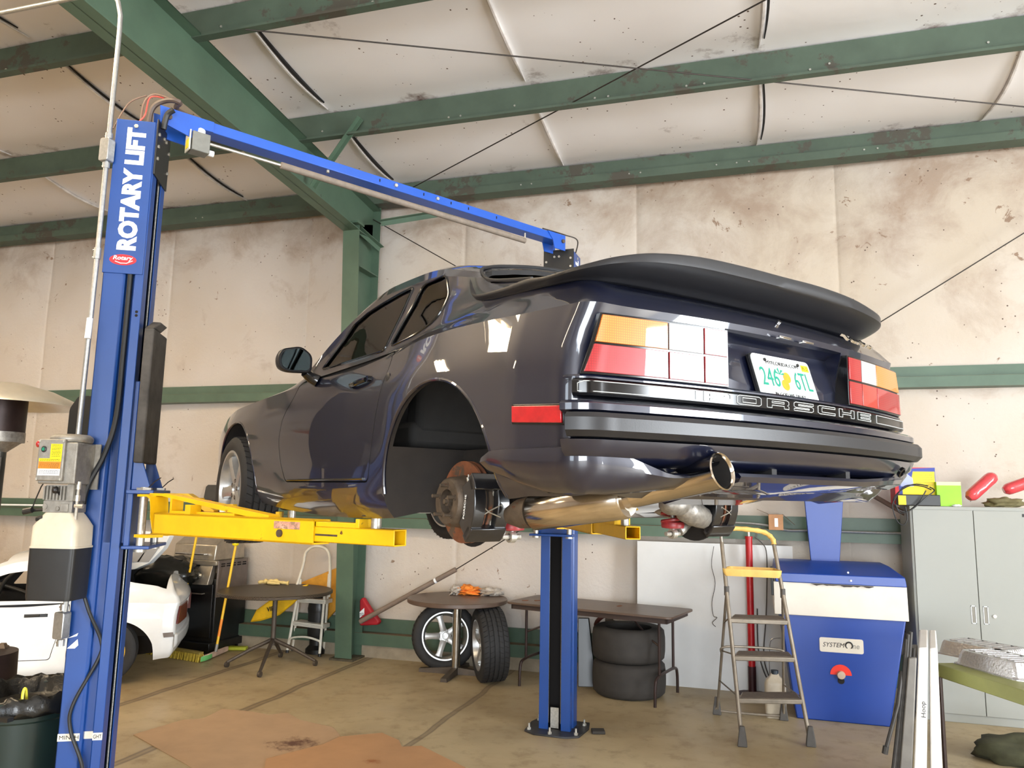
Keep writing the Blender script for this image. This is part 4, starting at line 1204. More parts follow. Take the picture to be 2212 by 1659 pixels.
class Post:
    def __init__(s, O, ang, mir):
        s.O = Vector(O); s.A = Vector((math.cos(ang), math.sin(ang), 0))
        s.N = Vector((math.sin(ang), -math.cos(ang), 0)) * (1 if mir > 0 else -1)   # outward normal of the lettered face
    def p(s, a, b, z): return s.O + s.A * a - s.N * b + Vector((0, 0, z)) - LO
    def pr(s, m, poly, z0, z1, mi=0):
        m.prism([s.p(a, b, z0) for a, b in poly], (0, 0, z1 - z0), mi)
    def bx(s, m, a0, a1, b0, b1, z0, z1, mi=0): s.pr(m, [(a0, b0), (a1, b0), (a1, b1), (a0, b1)], z0, z1, mi)
PL_ = Post((-3.266, 3.185, 0), math.radians(27.3), 1)
PR_ = Post((-1.306, 6.235, 0), math.radians(267.3), -1)
def build_post(P, H, left):
    m = MB(); t = .008; D = .205; Wd = .25
    for b, sgn_ in ((0, 1), (Wd, -1)):
        f = lambda q: b + sgn_ * q
        poly = [(0, f(0)), (.100, f(0)), (.112, f(.012)), (.112, f(.030)), (.152, f(.030)), (.160, f(0)), (D, f(0)), (D, f(.075)), (D - .008, f(.075)), (D - .008, f(.008)), (.168, f(.008)), (.160, f(.038)), (.104, f(.038)), (.104, f(.02)), (.096, f(.008)), (0, f(.008))]
        P.pr(m, poly, 0.012, H)
    P.bx(m, 0, .008, .0, Wd, .012, H)
    name = 'lift_column'
    col_ = m.build(name, M_blue, lift, bevel=.003)
    # lettered top cover
    c = MB(); P.pr(c, [(-.004, -.006), (.198, -.006), (.198, .0), (.002, .0), (.002, .10), (-.004, .10)], 2.925, 3.80); cov = c.build('top_cover', M_blue, col_, bevel=.002)
    text('lettering', 'ROTARY LIFT', M_letter, cov, P.p(.155, -.0065, 3.055), (0, 0, 1), -P.A, .100, .70, .001, .055)
    e = MB(); ce = P.p(.095, -.0065, 3.0); zc = Vector((0, 0, 1))
    ring = [ce + P.A * (.068 * math.cos(2 * PI * k / 28)) + zc * (.030 * math.sin(2 * PI * k / 28)) for k in range(28)]
    e.prism(ring, P.N * .0015); lg = e.build('oval_emblem', pm('emblem_red', (206, 30, 38), .4, 0, 0), cov)
    xd = P.A if left else -P.A
    text('lettering', 'Rotary', M_letter, lg, ce + P.N * .0017 - xd * .050 - zc * .008, xd, zc, .030, .100, .0006, .02, .2)
    e = MB(); e.tube([ce + P.N * .003 + xd * x_ + zc * z_ for x_, z_ in ((-.038, -.010), (-.01, -.020), (.02, -.019), (.050, -.004))], .0022, 6); e.build('swash', M_letter, lg)
    for z in (3.765,):
        b = MB(); b.cyl(P.p(.10, -.006, z), P.p(.10, -.012, z), .012, 6); b.build('bolt', M_zinc, cov)
    # base plate and anchors
    m = MB(); P.pr(m, [(-.10, -.08), (.05, -.11), (.28, -.09), (.34, .0), (.34, Wd), (.28, Wd + .09), (.05, Wd + .11), (-.10, Wd + .08)], 0.0, .014)
    bp = m.build('base_plate', pm('worn_base_plate', (58, 58, 60), .5, .4, .3, 10), col_, bevel=.002)
    for a, b in ((.26, -.06), (.26, Wd + .06), (.0, -.06), (.0, Wd + .06), (.31, .13)):
        k = MB(); k.cyl(P.p(a, b, .014), P.p(a, b, .03), .016, 6); k.cyl(P.p(a, b, .03), P.p(a, b, .06), .008, 10); k.build('anchor_bolt', M_zinc, bp)
    # inside: dark strip standing in for the shade behind the carriage, ropes and chain cover
    k = MB(); P.bx(k, .02, .05, .02, Wd - .02, .02, H - .05); k.build('inner_shade_strip', M_dark, col_)
    k = MB(); P.bx(k, D - .04, D - .03, .10, .165, .02, .17); k.build('sheave_bracket', M_zinc, col_)
    for b in (.078, .182):
        k = MB(); k.tube([P.p(D - .018, b, .06), P.p(D - .018, b, H - .1)], .006, 8); k.build('wire_rope', M_cable, col_)
    # black head plates
    g = MB()
    P.pr(g, [(D, -.005), (D + .008, -.005), (D + .008, Wd + .005), (D, Wd + .005)], H - .30, H + .02)
    hp = g.build('head_plate', M_blk, col_, bevel=.002)
    for b, z in ((.02, H - .06), (.02, H - .13), (.02, H - .20), (Wd - .02, H - .08), (Wd - .02, H - .2), (.12, H - .04), (.16, H - .04)):
        k = MB(); k.cyl(P.p(D + .008, b, z), P.p(D + .016, b, z), .010, 6); k.build('bolt', M_zinc, hp)
    # slot holes on the side
    k = MB()
    for z in (2.72, 2.70): k.cyl(P.p(.185, -.001, z), P.p(.185, .001, z), .008, 8)
    k.build('side_hole', M_dark, col_)
    return col_
postL = build_post(PL_, 3.80, True); postR = build_post(PR_, 3.80, False)
# MIN. HEIGHT sticker band low on the left post, torn sticker above it
k = MB(); PL_.bx(k, .0, .100, -.0014, .0, .545, .580); PL_.bx(k, .160, .205, -.0014, .0, .545, .580); PL_.bx(k, .112, .152, .0285, .030, .545, .580)
bd = k.build('height_sticker', pm('cream_tape', (222, 214, 196), .6, 0, .05, 30), postL)
text('lettering', 'MIN. H', M_ink, bd, PL_.p(.008, -.0018, .553), PL_.A, (0, 0, 1), .019, .088, .0004, 0)
text('lettering', 'GHT', M_ink, bd, PL_.p(.163, -.0018, .553), PL_.A, (0, 0, 1), .019, .038, .0004, .01)
k = MB(); k.prism([PL_.p(.004, -.002, .985), PL_.p(.05, -.002, 1.03), PL_.p(.055, -.002, 1.0), PL_.p(.04, -.002, .985)], PL_.N * .001); k.prism([PL_.p(.004, -.002, 1.035), PL_.p(.05, -.002, 1.06), PL_.p(.045, -.002, 1.045)], PL_.N * .001); k.build('torn_sticker', M_letter, postL)
# cross beam
zt = 3.92; u = Vector((.5407, .8412, 0)); w = Vector((.8412, -.5407, 0))
bs = Vector((-3.103, 3.306, 0)) - LO; be = Vector((-1.380, 5.987, 0)) - LO
def bb(m, s0, s1, w0, w1, z0, z1): m.prism([bs + u * s0 + w * w0 + Vector((0, 0, z0)), bs + u * s1 + w * w0 + Vector((0, 0, z0)), bs + u * s1 + w * w1 + Vector((0, 0, z0)), bs + u * s0 + w * w1 + Vector((0, 0, z0))], (0, 0, z1 - z0))
Lb = (be - bs).length
m = MB(); bb(m, .16, Lb - .04, -.115, 0, zt - .062, zt); 
beam = m.build('cross_beam', M_blue2, lift, bevel=.003)
m = MB(); z0 = Vector((0, 0, 1))
m.prism([bs + z0 * zt, bs + u * .30 + z0 * zt, bs + u * .30 + z0 * (zt - .062), bs + u * .215 + z0 * (zt - .062), bs + u * .205 + z0 * (zt - .14), bs + u * .01 + z0 * (zt - .095)], w * .008)
m.prism([bs + z0 * zt - w * .115, bs + u * .30 + z0 * zt - w * .115, bs + u * .30 + z0 * (zt - .062) - w * .115, bs + u * .205 + z0 * (zt - .14) - w * .115, bs + u * .01 + z0 * (zt - .13) - w * .115], w * -.008)
m.build('end_plate', M_blue2, beam)
m = MB()
for o in (0, -.115):
    m.prism([bs + u * (Lb - .20) + z0 * zt + w * o, bs + u * Lb + z0 * zt + w * o, bs + u * Lb + z0 * (zt - .13) + w * o, bs + u * (Lb - .12) + z0 * (zt - .13) + w * o, bs + u * (Lb - .14) + z0 * (zt - .062) + w * o], w * (.008 if o == 0 else -.008))
m.build('end_plate', M_blue2, beam)
for s_ in (.05, Lb - .03):
    k = MB(); k.cyl(bs + u * s_ + w * .008 + z0 * (zt - .055), bs + u * s_ + w * .02 + z0 * (zt - .055), .016, 12); k.build('pin', M_iron, beam)
for s_ in (1.42, 1.55, 1.78, 1.90, 2.02, 2.18, 2.45):
    k = MB()
    if s_ in (1.55, 1.90): k.cyl(bs + u * s_ + w * .0 + z0 * (zt - .03), bs + u * s_ + w * .014 + z0 * (zt - .03), .013, 6); k.build('bolt', M_zinc, beam)
    else: k.prism([bs + u * s_ + w * .0005 + z0 * (zt - .038), bs + u * (s_ + .009) + w * .0005 + z0 * (zt - .038), bs + u * (s_ + .009) + w * .0005 + z0 * (zt - .018), bs + u * s_ + w * .0005 + z0 * (zt - .018)], w * .0008); k.build('slot', M_dark, beam)
k = MB(); q = at(682, 369, z=zt - .062) - LO; k.cyl(bs + u * 1.05 + w * -.02 + z0 * (zt - .062), bs + u * 1.05 + w * -.02 + z0 * (zt - .078), .010, 8); k.build('bolt', M_zinc, beam)
# overhead shut-off: switch box, thin rod, padded bar
A1 = at(452, 311, z=3.78) - LO; A2 = at(607, 357, z=3.765) - LO; A3 = at(1134, 520, z=3.70) - LO
k = MB(); k.tube([A1, A2 + (A3 - A2) * .03], .009, 10); sb = k.build('shut_off_rod', M_zinc, lift)
k = MB(); k.tube([A2, A2.lerp(A3, .5), A3], [.021, .021, .021], 16); k.build('foam_sleeve', M_bar, sb)
k = MB(); k.cyl(A3 + Vector((0, 0, .0)), A3 + Vector((0, 0, .06)), .006, 8); k.build('hanger', M_zinc, sb)
bc = at(430, 312, z=3.77) - LO; Rb = Matrix((u, -w, z0)).transposed()
k = MB(); k.box(bc, (.10, .085, .115), Rb); k.b2; sw = k.build('limit_switch_box', pm('switch_grey', (118, 118, 112), .5, 0, .1, 20), lift, bevel=.004)
k = MB(); k.box(bc - u * .062 , (.006, .078, .12), Rb); k.build('switch_cover', pm('cream_cover', (214, 208, 190), .5, 0, .05, 20), sw)
k = MB(); k.box(bc - u * .066 - z0 * .018, (.003, .045, .055), Rb); k.build('yellow_label', M_pyel, sw)
k = MB(); k.cyl(bc + u * .05 - z0 * .035, bc + u * .085 - z0 * .035, .018, 12); k.cyl(bc + z0 * .05 , bc + z0 * .09, .03, 8); k.build('cable_gland', M_letter, sw)
# hoses and wires looping over the left post, thin line at the right post
def hose(name, pts, r, mat, parent=lift, n=8): 
    k = MB(); k.tube(spline([Vector(p) for p in pts], 8), r, n); return k.build(name, mat, parent)
hz = 3.8
hose('hydraulic_hose', [PL_.p(.14, .06, hz - .05), PL_.p(.15, .06, hz + .10), PL_.p(.21, .05, hz + .155), PL_.p(.30, .03, hz + .15), bs + u * .2 + w * -.05 + z0 * (zt + .012), bs + u * 1.2 + w * -.06 + z0 * (zt + .01)], .015, pm('brown_hose', (84, 70, 62), .5, 0, .1, 20))
hose('hydraulic_hose', [PL_.p(.23, .03, hz - .02), PL_.p(.245, .02, hz + .06), PL_.p(.28, .01, hz + .09)], .016, M_hose)
hose('signal_wire', [PL_.p(.10, .05, hz - .02), PL_.p(.11, .05, hz + .13), PL_.p(.16, .05, hz + .19), PL_.p(.26, .04, hz + .165)], .006, pm('brown_wire', (110, 84, 70), .5, 0, 0))
hose('signal_wire', [PL_.p(.08, .04, hz), PL_.p(.12, .05, hz + .06), PL_.p(.14, .05, hz + .17), PL_.p(.22, .05, hz + .175)], .004, pm('red_wire', (214, 70, 60), .5, 0, 0))
hose('signal_wire', [PL_.p(-.02, .0, hz - .06), PL_.p(.03, .05, hz + .12), PL_.p(.12, .05, hz + .18)], .004, pm('brown_wire', (110, 84, 70), .5, 0, 0))
hose('signal_wire', [be - u * .25 + z0 * (zt + .005) , be + u * .0 + z0 * (zt + .01), be + u * .12 + w * .03 + z0 * (zt - .02), PR_.p(.10, .02, hz - .02)], .005, M_rod)
# black hose running down the left post
hose('hydraulic_hose', [PL_.p(.134, .010, 2.97), PL_.p(.134, .010, 2.5), PL_.p(.134, -.006, 2.15), PL_.p(.10, -.03, 1.95), PL_.p(.045, -.05, 1.80), PL_.p(.03, -.05, 1.70)], .014, M_hose)
hose('power_cable', [PL_.p(.05, -.035, 1.50), PL_.p(.03, -.03, 1.38), PL_.p(.09, -.02, 1.18), PL_.p(.155, .01, 1.02), PL_.p(.15, .01, .93), PL_.p(.06, -.012, .72), PL_.p(.06, -.012, .60), PL_.p(.13, -.01, .42), PL_.p(.15, .0, .2), PL_.p(.15, .0, .05)], .009, M_hose)
# carriages with door guard pad, restraint gear and swing arms
def carriage(P, z, left):
    m = MB(); D = .205; W = .25
    P.bx(m, .06, D + .02, .03, W - .03, z - .10, z + .75)
    P.bx(m, D + .02, D + .05, -.02, W + .02, z - .115, z + .17)
    P.bx(m, D + .02, D + .155, -.05, W + .05, z + .155, z + .175); P.bx(m, D + .02, D + .155, -.05, W + .05, z - .125, z - .108)
    for b in (.0, W - .012): m.prism([P.p(D + .03, b, z + .175), P.p(D + .13, b, z + .175), P.p(D + .06, b, z + .37), P.p(D + .03, b, z + .37)], -P.N * .012)
    ca = m.build('carriage', M_blue, lift, bevel=.004)
    if left:
        m = MB(); P.bx(m, D + .035, D + .085, -.03, .24, z + .315, z + 1.03); m.prism([P.p(D + .035, -.03, z + 1.03), P.p(D + .085, -.03, z + 1.03), P.p(D + .085, .10, z + 1.09), P.p(D + .035, .10, z + 1.09)], -P.N * .14)
        m.build('door_guard_pad', M_foam, ca, bevel=.008)
    for b in (-.01, W + .01):
        k = MB(); k.cyl(P.p(D + .10, b, z - .13), P.p(D + .10, b, z + .19), .020, 16); k.cyl(P.p(D + .10, b, z + .175), P.p(D + .10, b, z + .187), .04, 6); k.cyl(P.p(D + .10, b, z - .14), P.p(D + .10, b, z - .125), .03, 16); k.build('arm_pin', M_zinc, ca)
        k = MB(); k.tube([P.p(D + .12, b, z + .19), P.p(D + .15, b - .01, z + .22), P.p(D + .18, b - .02, z + .24)], .003, 5); k.build('release_pin', M_rod, ca)
    return ca
cL = carriage(PL_, 1.60, True); cR = carriage(PR_, 1.60, False)
def arm(a, b, name='swing_arm', main=False, z=1.61, split=.62, hw=.052, hh=.053, ext=.12):
    a = Vector(a) - LO; b = Vector(b) - LO; a.z = z; b.z = z
    d = (b - a); L = d.length; d.normalize(); s_ = Vector((d.y, -d.x, 0)); U_ = Vector((0, 0, 1))
    def bxx(m, x0, x1, y0, y1, z0, z1, mi=0): m.prism([a + d * x0 + s_ * y0 + U_ * z0, a + d * x1 + s_ * y0 + U_ * z0, a + d * x1 + s_ * y1 + U_ * z0, a + d * x0 + s_ * y1 + U_ * z0], U_ * (z1 - z0), mi)
    m = MB(); xs_ = L * split; t_ = .008
    # square tube, open at the end
    for y0, y1, z0, z1 in ((-hw, hw, hh - t_, hh), (-hw, hw, -hh, -hh + t_), (-hw, -hw + t_, -hh, hh), (hw - t_, hw, -hh, hh)): bxx(m, .12, xs_, y0, y1, z0, z1)
    bxx(m, .12, .13, -hw, hw, -hh, hh)
    # curved neck up to the hinge and strap on top
    m.rings([[a + d * x_ + s_ * y_ + U_ * z_ for y_ in (-hw, hw) for z_ in ((zz, zz + .012) if y_ < 0 else (zz + .012, zz))] for x_, zz in ((-.03, .132), (.05, .132), (.075, .12), (.085, .08), (.09, .03), (.118, -.045))])
    bxx(m, -.03, .06, -hw, hw, -.075, -.06)
    m.prism([a + d * -.03 + s_ * -hw + U_ * .138, a + d * .12 + s_ * -hw + U_ * .136, a + d * (xs_ * .62) + s_ * -hw + U_ * hh, a + d * (xs_ * .74) + s_ * -hw + U_ * hh, a + d * (xs_ * .74) + s_ * -hw + U_ * (hh + .010), a + d * .14 + s_ * -hw + U_ * .150, a + d * -.03 + s_ * -hw + U_ * .150], s_ * (hw * 1.3))
    bxx(m, .19, .205, -hw, hw * .3, hh, .128); bxx(m, .20, xs_ * .55, -hw, hw * .3, hh, hh + .012)
    bxx(m, .36, .40, -hw * .2, hw, hh, hh + .045)
    o = m.build(name, M_yel, lift, bevel=.0025)
    m = MB(); iw = hw - .012; ih = hh - .012
    for y0, y1, z0, z1 in ((-iw, iw, ih - .006 - .015, ih - .015), (-iw, iw, -ih, -ih + .006), (-iw, -iw + .006, -ih, ih - .015), (iw - .006, iw, -ih, ih - .015)): bxx(m, xs_ - .12, L + ext, y0, y1, z0, z1)
    e = m.build('arm_extension', M_yel, o, bevel=.002)
    m = MB(); bxx(m, xs_, L - .07, -iw, iw, ih - .016, ih + .004); bxx(m, L - .075, L - .055, -iw - .004, iw + .004, ih - .016, ih + .022); m.build('pad_stop', M_yel, e, bevel=.002)
    m = MB(); c_ = a + d * L; m.cyl(c_ + U_ * (ih - .02), c_ + U_ * (ih + .035), .022, 16); sc_ = m.build('pad_screw', M_zinc, e)
    m = MB(); m.lathe([(.001, 0), (.045, 0), (.062, .006), (.062, .020), (.05, .024), (.001, .024)], c_ + U_ * (ih + .03), U_, 28); m.build('rubber_pad', pm('pad_rubber', (40, 40, 42), .6, 0, .2, 30), sc_)
    if main:
        k = MB(); q = a + d * (xs_ - .20) - s_ * -hw * 0 + s_ * hw + U_ * -.012; k.cyl(q, q + s_ * .008, .017, 16); k.build('bolt', M_iron, o)
        k = MB(); bxx(k, xs_ - .24, xs_ - .08, hw, hw + .0012, .008, .040); k.build('worn_label', pm('worn_pink_label', (214, 160, 140), .6, 0, .3, 25, wearc=(150, 120, 100), ws=30, wt=.5), o)
        k = MB(); bxx(k, xs_ + .002, xs_ + .13, iw, iw + .001, -.014, -.006); k.build('end_slot', M_iron, e)
    return o
arm((-2.955, 3.318, 0), (-1.47, 2.945, 0), main=True, split=.80, ext=.13)
arm((-3.03, 3.50, 0), (-2.36, 3.71, 0), split=.55, ext=.08)
arm((-1.36, 5.90, 0), (-.62, 4.18, 0), split=.68, ext=.16)
arm((-1.60, 5.92, 0), (-1.56, 4.90, 0), split=.62)

# ------------------------------------------------------------------ power unit on the left post
pu = thing('hydraulic_power_unit', 'grey electric pump with white and black oil tank on the left blue post', 'pump', (-3.27, 3.10, 1.235), math.radians(14)); pu.scale = (.78, .80, .96)
M_gal = pm('cast_grey', (150, 146, 138), .45, .5, .15, 30, .2, 80)
M_tankw = pm('yellowed_plastic', (206, 196, 176), .35, 0, .08, 6)
m = MB(); m.rings([[(x, y, z) for x, y in rounded([(-w_, -d_), (w_, -d_), (w_, d_), (-w_, d_)], .03, 4)] for z, w_, d_ in ((0.0, .142, .10), (.02, .146, .103), (.26, .150, .105))]); bt = m.build('black_tank', pm('tank_black', (34, 34, 34), .45, 0, .1, 10), pu, ang=40)
m = MB(); m.rings([[(x, y, z) for x, y in rounded([(-w_, -d_), (w_, -d_), (w_, d_), (-w_, d_)], .04, 4)] for z, w_, d_ in ((.26, .156, .108), (.268, .156, .108), (.27, .150, .105), (.37, .148, .104), (.40, .125, .095), (.425, .105, .085), (.44, .09, .08))]); m.build('white_tank', M_tankw, bt, ang=40)
m = MB(); m.b2((-.10, -.075, .44), (.09, .075, .50)); m.cyl((-.085, -.08, .47), (-.085, -.075, .47), .016, 12); m.cyl((.0, -.08, .46), (.0, -.085, .46), .012, 10); m.b2((.02, -.085, .445), (.07, -.07, .485)); m.build('valve_block', M_gal, pu, bevel=.004)
m = MB()
for i in range(7): m.b2((-.10 + .022 * i, -.085, .505), (-.091 + .022 * i, .07, .575))
m.b2((-.095, -.07, .50), (.06, .07, .58)); m.b2((.06, -.09, .50), (.10, .05, .60)); m.build('motor_fins', M_gal, pu)
m = MB(); m.b2((-.125, -.115, .585), (.115, .08, .80)); m.lathe([(.001, 0), (.115, 0), (.125, .01), (.125, .03), (.10, .045), (.001, .045)], (0, 0, .80), (0, 0, 1), 28); mb_ = m.build('motor', M_gal, pu, bevel=.008)
m = MB(); m.b2((-.128, -.135, .60), (.045, -.110, .815)); sbx = m.build('switch_box', M_gal, mb_, bevel=.006)
for x_, z_ in ((-.118, .61), (.035, .61), (-.118, .805), (.035, .805)):
    k = MB(); k.cyl((x_, -.135, z_), (x_, -.139, z_), .007, 8); k.build('screw', M_zinc, sbx)
def flat(poly, y, mat, name, parent, t=.0012):
    k = MB(); k.prism([(x_, y, z_) for x_, z_ in poly], (0, -t, 0)); return k.build(name, mat, parent)
flat([(-.115, .715), (-.045, .715), (-.045, .79), (.030, .79), (.030, .70), (-.115, .70)], -.1352, pm('label_yellow', (250, 222, 10), .45, 0, .03, 30), 'warning_label', sbx)
flat([(-.116, .663), (.028, .663), (.029, .699), (-.115, .699)], -.1352, pm('label_orange', (244, 140, 30), .45, 0, .03, 30), 'warning_label', sbx)
flat([(-.117, .628), (.027, .628), (.028, .662), (-.116, .662)], -.1352, M_letter, 'warning_label', sbx)
def lines(parent, x0, x1, zs, y):
    k = MB()
    r_ = random.Random(3)
    for z_ in zs:
        x_ = x0
        while x_ < x1 - .006:
            l_ = r_.uniform(.005, .012); k.b2((x_, y - .0006, z_), (min(x_ + l_, x1), y, z_ + .0022)); x_ += l_ + .003
    return k.build('fine_print', M_ink, parent)
lines(sbx, -.035, .022, [.782, .774, .766, .758, .75, .742, .734, .726], -.1365); lines(sbx, -.108, .02, [.709, .703], -.1365); lines(sbx, -.108, .02, [.690, .683, .676, .669], -.1365); lines(sbx, -.108, .02, [.652, .645, .638], -.1365)
k = MB(); k.lathe([(.016, 0), (.016, .006), (.011, .008), (.001, .010)], (-.088, -.135, .762), (0, -1, 0), 20); sbtn = k.build('start_button_ring', M_blk, sbx)
k = MB(); k.cyl((-.088, -.140, .762), (-.088, -.147, .762), .009, 16); k.build('start_button', pm('button_green', (10, 120, 92), .4, 0, 0), sbx)
k = MB(); k.sphere((-.150, -.10, .79), .019, 14); k.cyl((-.14, -.10, .79), (-.12, -.10, .79), .006, 8); k.build('release_knob', pm('knob_red', (170, 18, 26), .25, 0, 0, coat=.6), pu)
k = MB(); k.sphere((-.012, -.10, .555), .020, 12); k.cyl((-.012, -.10, .555), (.0, -.06, .53), .008, 8); k.build('lever_knob', pm('knob_black', (30, 26, 26), .3, 0, 0), pu)
k = MB(); k.tube([(-.10, -.02, .60), (-.13, -.03, .605), (-.155, -.03, .57), (-.185, -.03, .50), (-.20, -.03, .455)], .004, 6); k.cyl((-.235, -.03, .445), (-.10, -.03, .455), .008, 8); k.cyl((-.24, -.05, .44), (-.185, -.05, .45), .016, 10); k.sphere((-.10, -.07, .405), .028, 10, (1.6, .8, .8)); k.build('release_lever', M_blk, pu)
k = MB(); k.cyl((.112, -.06, .40), (.112, -.06, .60), .010, 10); k.cyl((.112, -.06, .50), (.112, -.06, .53), .017, 8); k.cyl((.10, -.06, .475), (.155, -.06, .475), .012, 8); k.cyl((.112, -.06, .56), (.112, -.06, .60), .016, 12); k.cyl((.113, -.055, .28), (.112, -.06, .40), .007, 8); k.build('hose_fitting', M_zinc, pu)
k = MB(); k.b2((.06, .075, .56), (.15, .085, .80)); k.build('mounting_plate', M_gal, pu)

# conduit with pull boxes beside the left post
cd = thing('electrical_conduit', 'silver metal conduit rising beside the left blue post', 'conduit', (-3.30, 3.15, 0))
M_galv = pm('galvanised_conduit', (176, 178, 178), .3, .8, .1, 60)
k = MB(); pts = [Vector((.055, -.04, 2.05)), Vector((.02, 0, 2.95)), Vector((.02, 0, 4.30)), Vector((.016, 0, 4.40)), Vector((-.01, 0, 4.49)), Vector((-.05, 0, 4.54)), Vector((-.12, 0, 4.57)), Vector((-1.5, 0, 4.58)), Vector((-3.0, 0, 4.6))]
k.tube(pts, .013, 12); k.build('pipe', M_galv, cd)
def pullbox(z, x=.02, y=0):
    k = MB(); k.rings([[(x + a_, y - .028, z + b_) for a_, b_ in rounded([(-.03, -.065), (.03, -.065), (.03, .065), (-.03, .065)], .012, 3)], [(x + a_, y + .02, z + b_) for a_, b_ in rounded([(-.03, -.065), (.03, -.065), (.03, .065), (-.03, .065)], .012, 3)]])
    o = k.build('junction_box', M_galv, cd, bevel=.003)
    for dz in (-.085, .085):
        q = MB(); q.cyl((x, y, z + dz - .015), (x, y, z + dz + .015), .019, 12); q.cyl((x - .028, y, z + dz), (x, y, z + dz), .005, 6); q.build('coupling', M_galv, o)
pullbox(3.60)
for z in (3.02,):
    k = MB(); k.cyl((.02, 0, z - .03), (.02, 0, z + .03), .018, 12); k.cyl((-.01, 0, z + .02), (.02, 0, z + .02), .005, 6); k.cyl((-.01, 0, z - .02), (.02, 0, z - .02), .005, 6); k.build('coupling', M_galv, cd)
k = MB(); k.cyl((.042, -.03, 2.55), (.035, -.02, 2.66), .0155, 12); k.build('tape_wrap', M_letter, cd)
lb = at(135, 1350, y=3.14) - Vector((-3.30, 3.15, 0))
pullbox(lb.z, lb.x, lb.y)
k = MB(); k.tube([lb + Vector((.008, 0, .06)), lb + Vector((.012, 0, .20))], .013, 10); k.build('pipe', M_galv, cd)
# ------------------------------------------------------------------ things along the wall, left to right
def blob(name, c, sc, mat, seed=1, amp=.25, fr=3.0, n=22, parent=None, flat_=True, rot=None, rings_=14):
    m = MB(); c = Vector(c); R_ = rot if rot is not None else Matrix.Identity(3); rs = []
    for i in range(1, rings_):
        th = PI * i / rings_; row = []
        for k in range(n):
            a = 2 * PI * k / n
            d = Vector((math.sin(th) * math.cos(a), math.sin(th) * math.sin(a), -math.cos(th)))
            q = 1 + amp * noise.noise(d * fr + Vector((seed * 7.1, seed * 3.3, 0))) * 2 + amp * .5 * noise.noise(d * fr * 2.7 + Vector((seed, 0, 5)))
            p = Vector((d.x * sc[0], d.y * sc[1], d.z * sc[2])) * q
            if flat_: p.z = max(p.z, -sc[2] * .75)
            row.append(c + R_ @ p)
        rs.append(row)
    m.rings(rs, True, True); return m.build(name, mat, parent, ang=80)

M_tray0 = pm('tray_red', (190, 60, 44), .5, 0, .1, 10)
# white coupe without glass (same kind of body, rear end towards the grill)
M_wpaint = pm('white_car_paint', (226, 228, 228), .35, 0, .04, 4, coat=.8, coatr=.05)
WCS = .93; _h = math.radians(216); _c = at(214, 1480, z=0) - Rz(_h) @ Vector((.03 * WCS, .80 * WCS, 0))
wc = thing('race_car', 'white stripped coupe with black roll cage and yellow wheel behind the left lift post', 'car', (_c.x, _c.y, -.015), _h); wc.scale = (WCS, WCS, WCS)
def recolour(o, name, frm, to):
    c = o.copy(); c.data = o.data.copy(); COL.objects.link(c); c.parent = wc; c.name = name
    for i, s_ in enumerate(c.data.materials):
        if s_ is not None and s_.name == frm.name: c.data.materials[i] = to
    return c
wb_ = recolour(body, 'body', M_paint, M_wpaint)
wd = [recolour(d, 'door', M_paint, M_wpaint) for d in doors]
wrap('bumper', [(-.03, .48), (.0, .475), (.012, .46), (.012, .39), (.0, .36), (-.10, .30), (-.12, .48)], M_wpaint, wc, onrear)
M_ywheel = pm('yellow_wheel', (222, 178, 20), .45, 0, .05, 10)
for x_, s_ in ((.03, 1), (.03, -1), (2.38, 1), (2.38, -1)):
    ty = tyre_mesh(.315, .205, .24, 'rear_wheel' if x_ < 1 else 'front_wheel', wc, c=(x_, s_ * .755, .335), blocks=False)
    m = MB(); f_ = s_; hw = .11
    m.lathe([(.205, hw * f_), (.215, hw * f_), (.213, hw * .8 * f_), (.190, hw * .75 * f_), (.180, hw * .2 * f_), (.10, hw * .5 * f_), (.06, hw * .4 * f_), (.001, hw * .4 * f_), (.001, -hw * f_), (.205, -hw * f_)], (x_, s_ * .755, .335), (0, 1, 0), 44, cap=False); m.build('rim', M_ywheel, ty, ang=40)
m = MB(); M_cage = pm('cage_tube', (52, 50, 46), .5, .2, .1, 20)
for s_ in (1, -1):
    m.tube(spline([(.30, s_ * .55, .45), (.32, s_ * .56, .9), (.35, s_ * .50, 1.13), (.8, s_ * .48, 1.15), (1.25, s_ * .60, .90), (1.35, s_ * .62, .45)], 6), .021, 10)
    m.tube([(.32, s_ * .58, .80), (.8, s_ * .62, .62), (1.33, s_ * .63, .50)], .021, 10); m.tube([(.32, s_ * .58, .50), (.8, s_ * .62, .66), (1.33, s_ * .63, .86)], .021, 10)
m.tube([(.33, -.52, 1.12), (.33, .52, 1.12)], .021, 10); m.tube([(.33, -.52, 1.12), (.31, .52, .55)], .021, 10); m.tube([(.33, .3, 1.12), (-.4, .35, .7)], .021, 10)
m.build('roll_cage', M_cage, wc)
m = MB(); m.tube([surf(.60, .702, 1, .012), surf(.72, .695, 1, .012)], .010, 8); m.cyl(surf(.55, .704, 1, -.002), surf(.55, .704, 1, .014), .013, 12); m.box(surf(.63, .70, 1, .004), (.20, .008, .03)); m.build('door_handle', M_blk, wd[0])
m = MB(); m.lathe([(.018, 0), (.018, .004), (.010, .005), (.001, .004)], surf(.33, .69, 1, -.001), (0, 1, 0), 16); m.build('side_lock', M_blk, wc)
m = MB(); m.prism([mpt(-.60, .455, .003), mpt(-.76, .455, .003), mpt(-.74, .50, .003), mpt(-.58, .50, .003)], (0, .004, 0)); m.build('side_marker', pm('smoked_marker', (104, 92, 84), .3, 0, 0), wc)
for s_ in (1, -1): lamp_cell(wc, ((.316, .316), (.812, .762), .575, .745), pm('dark_red_lamp', (92, 28, 20), .3, 0, 0), 'tail_light', -.06, .014, s_)
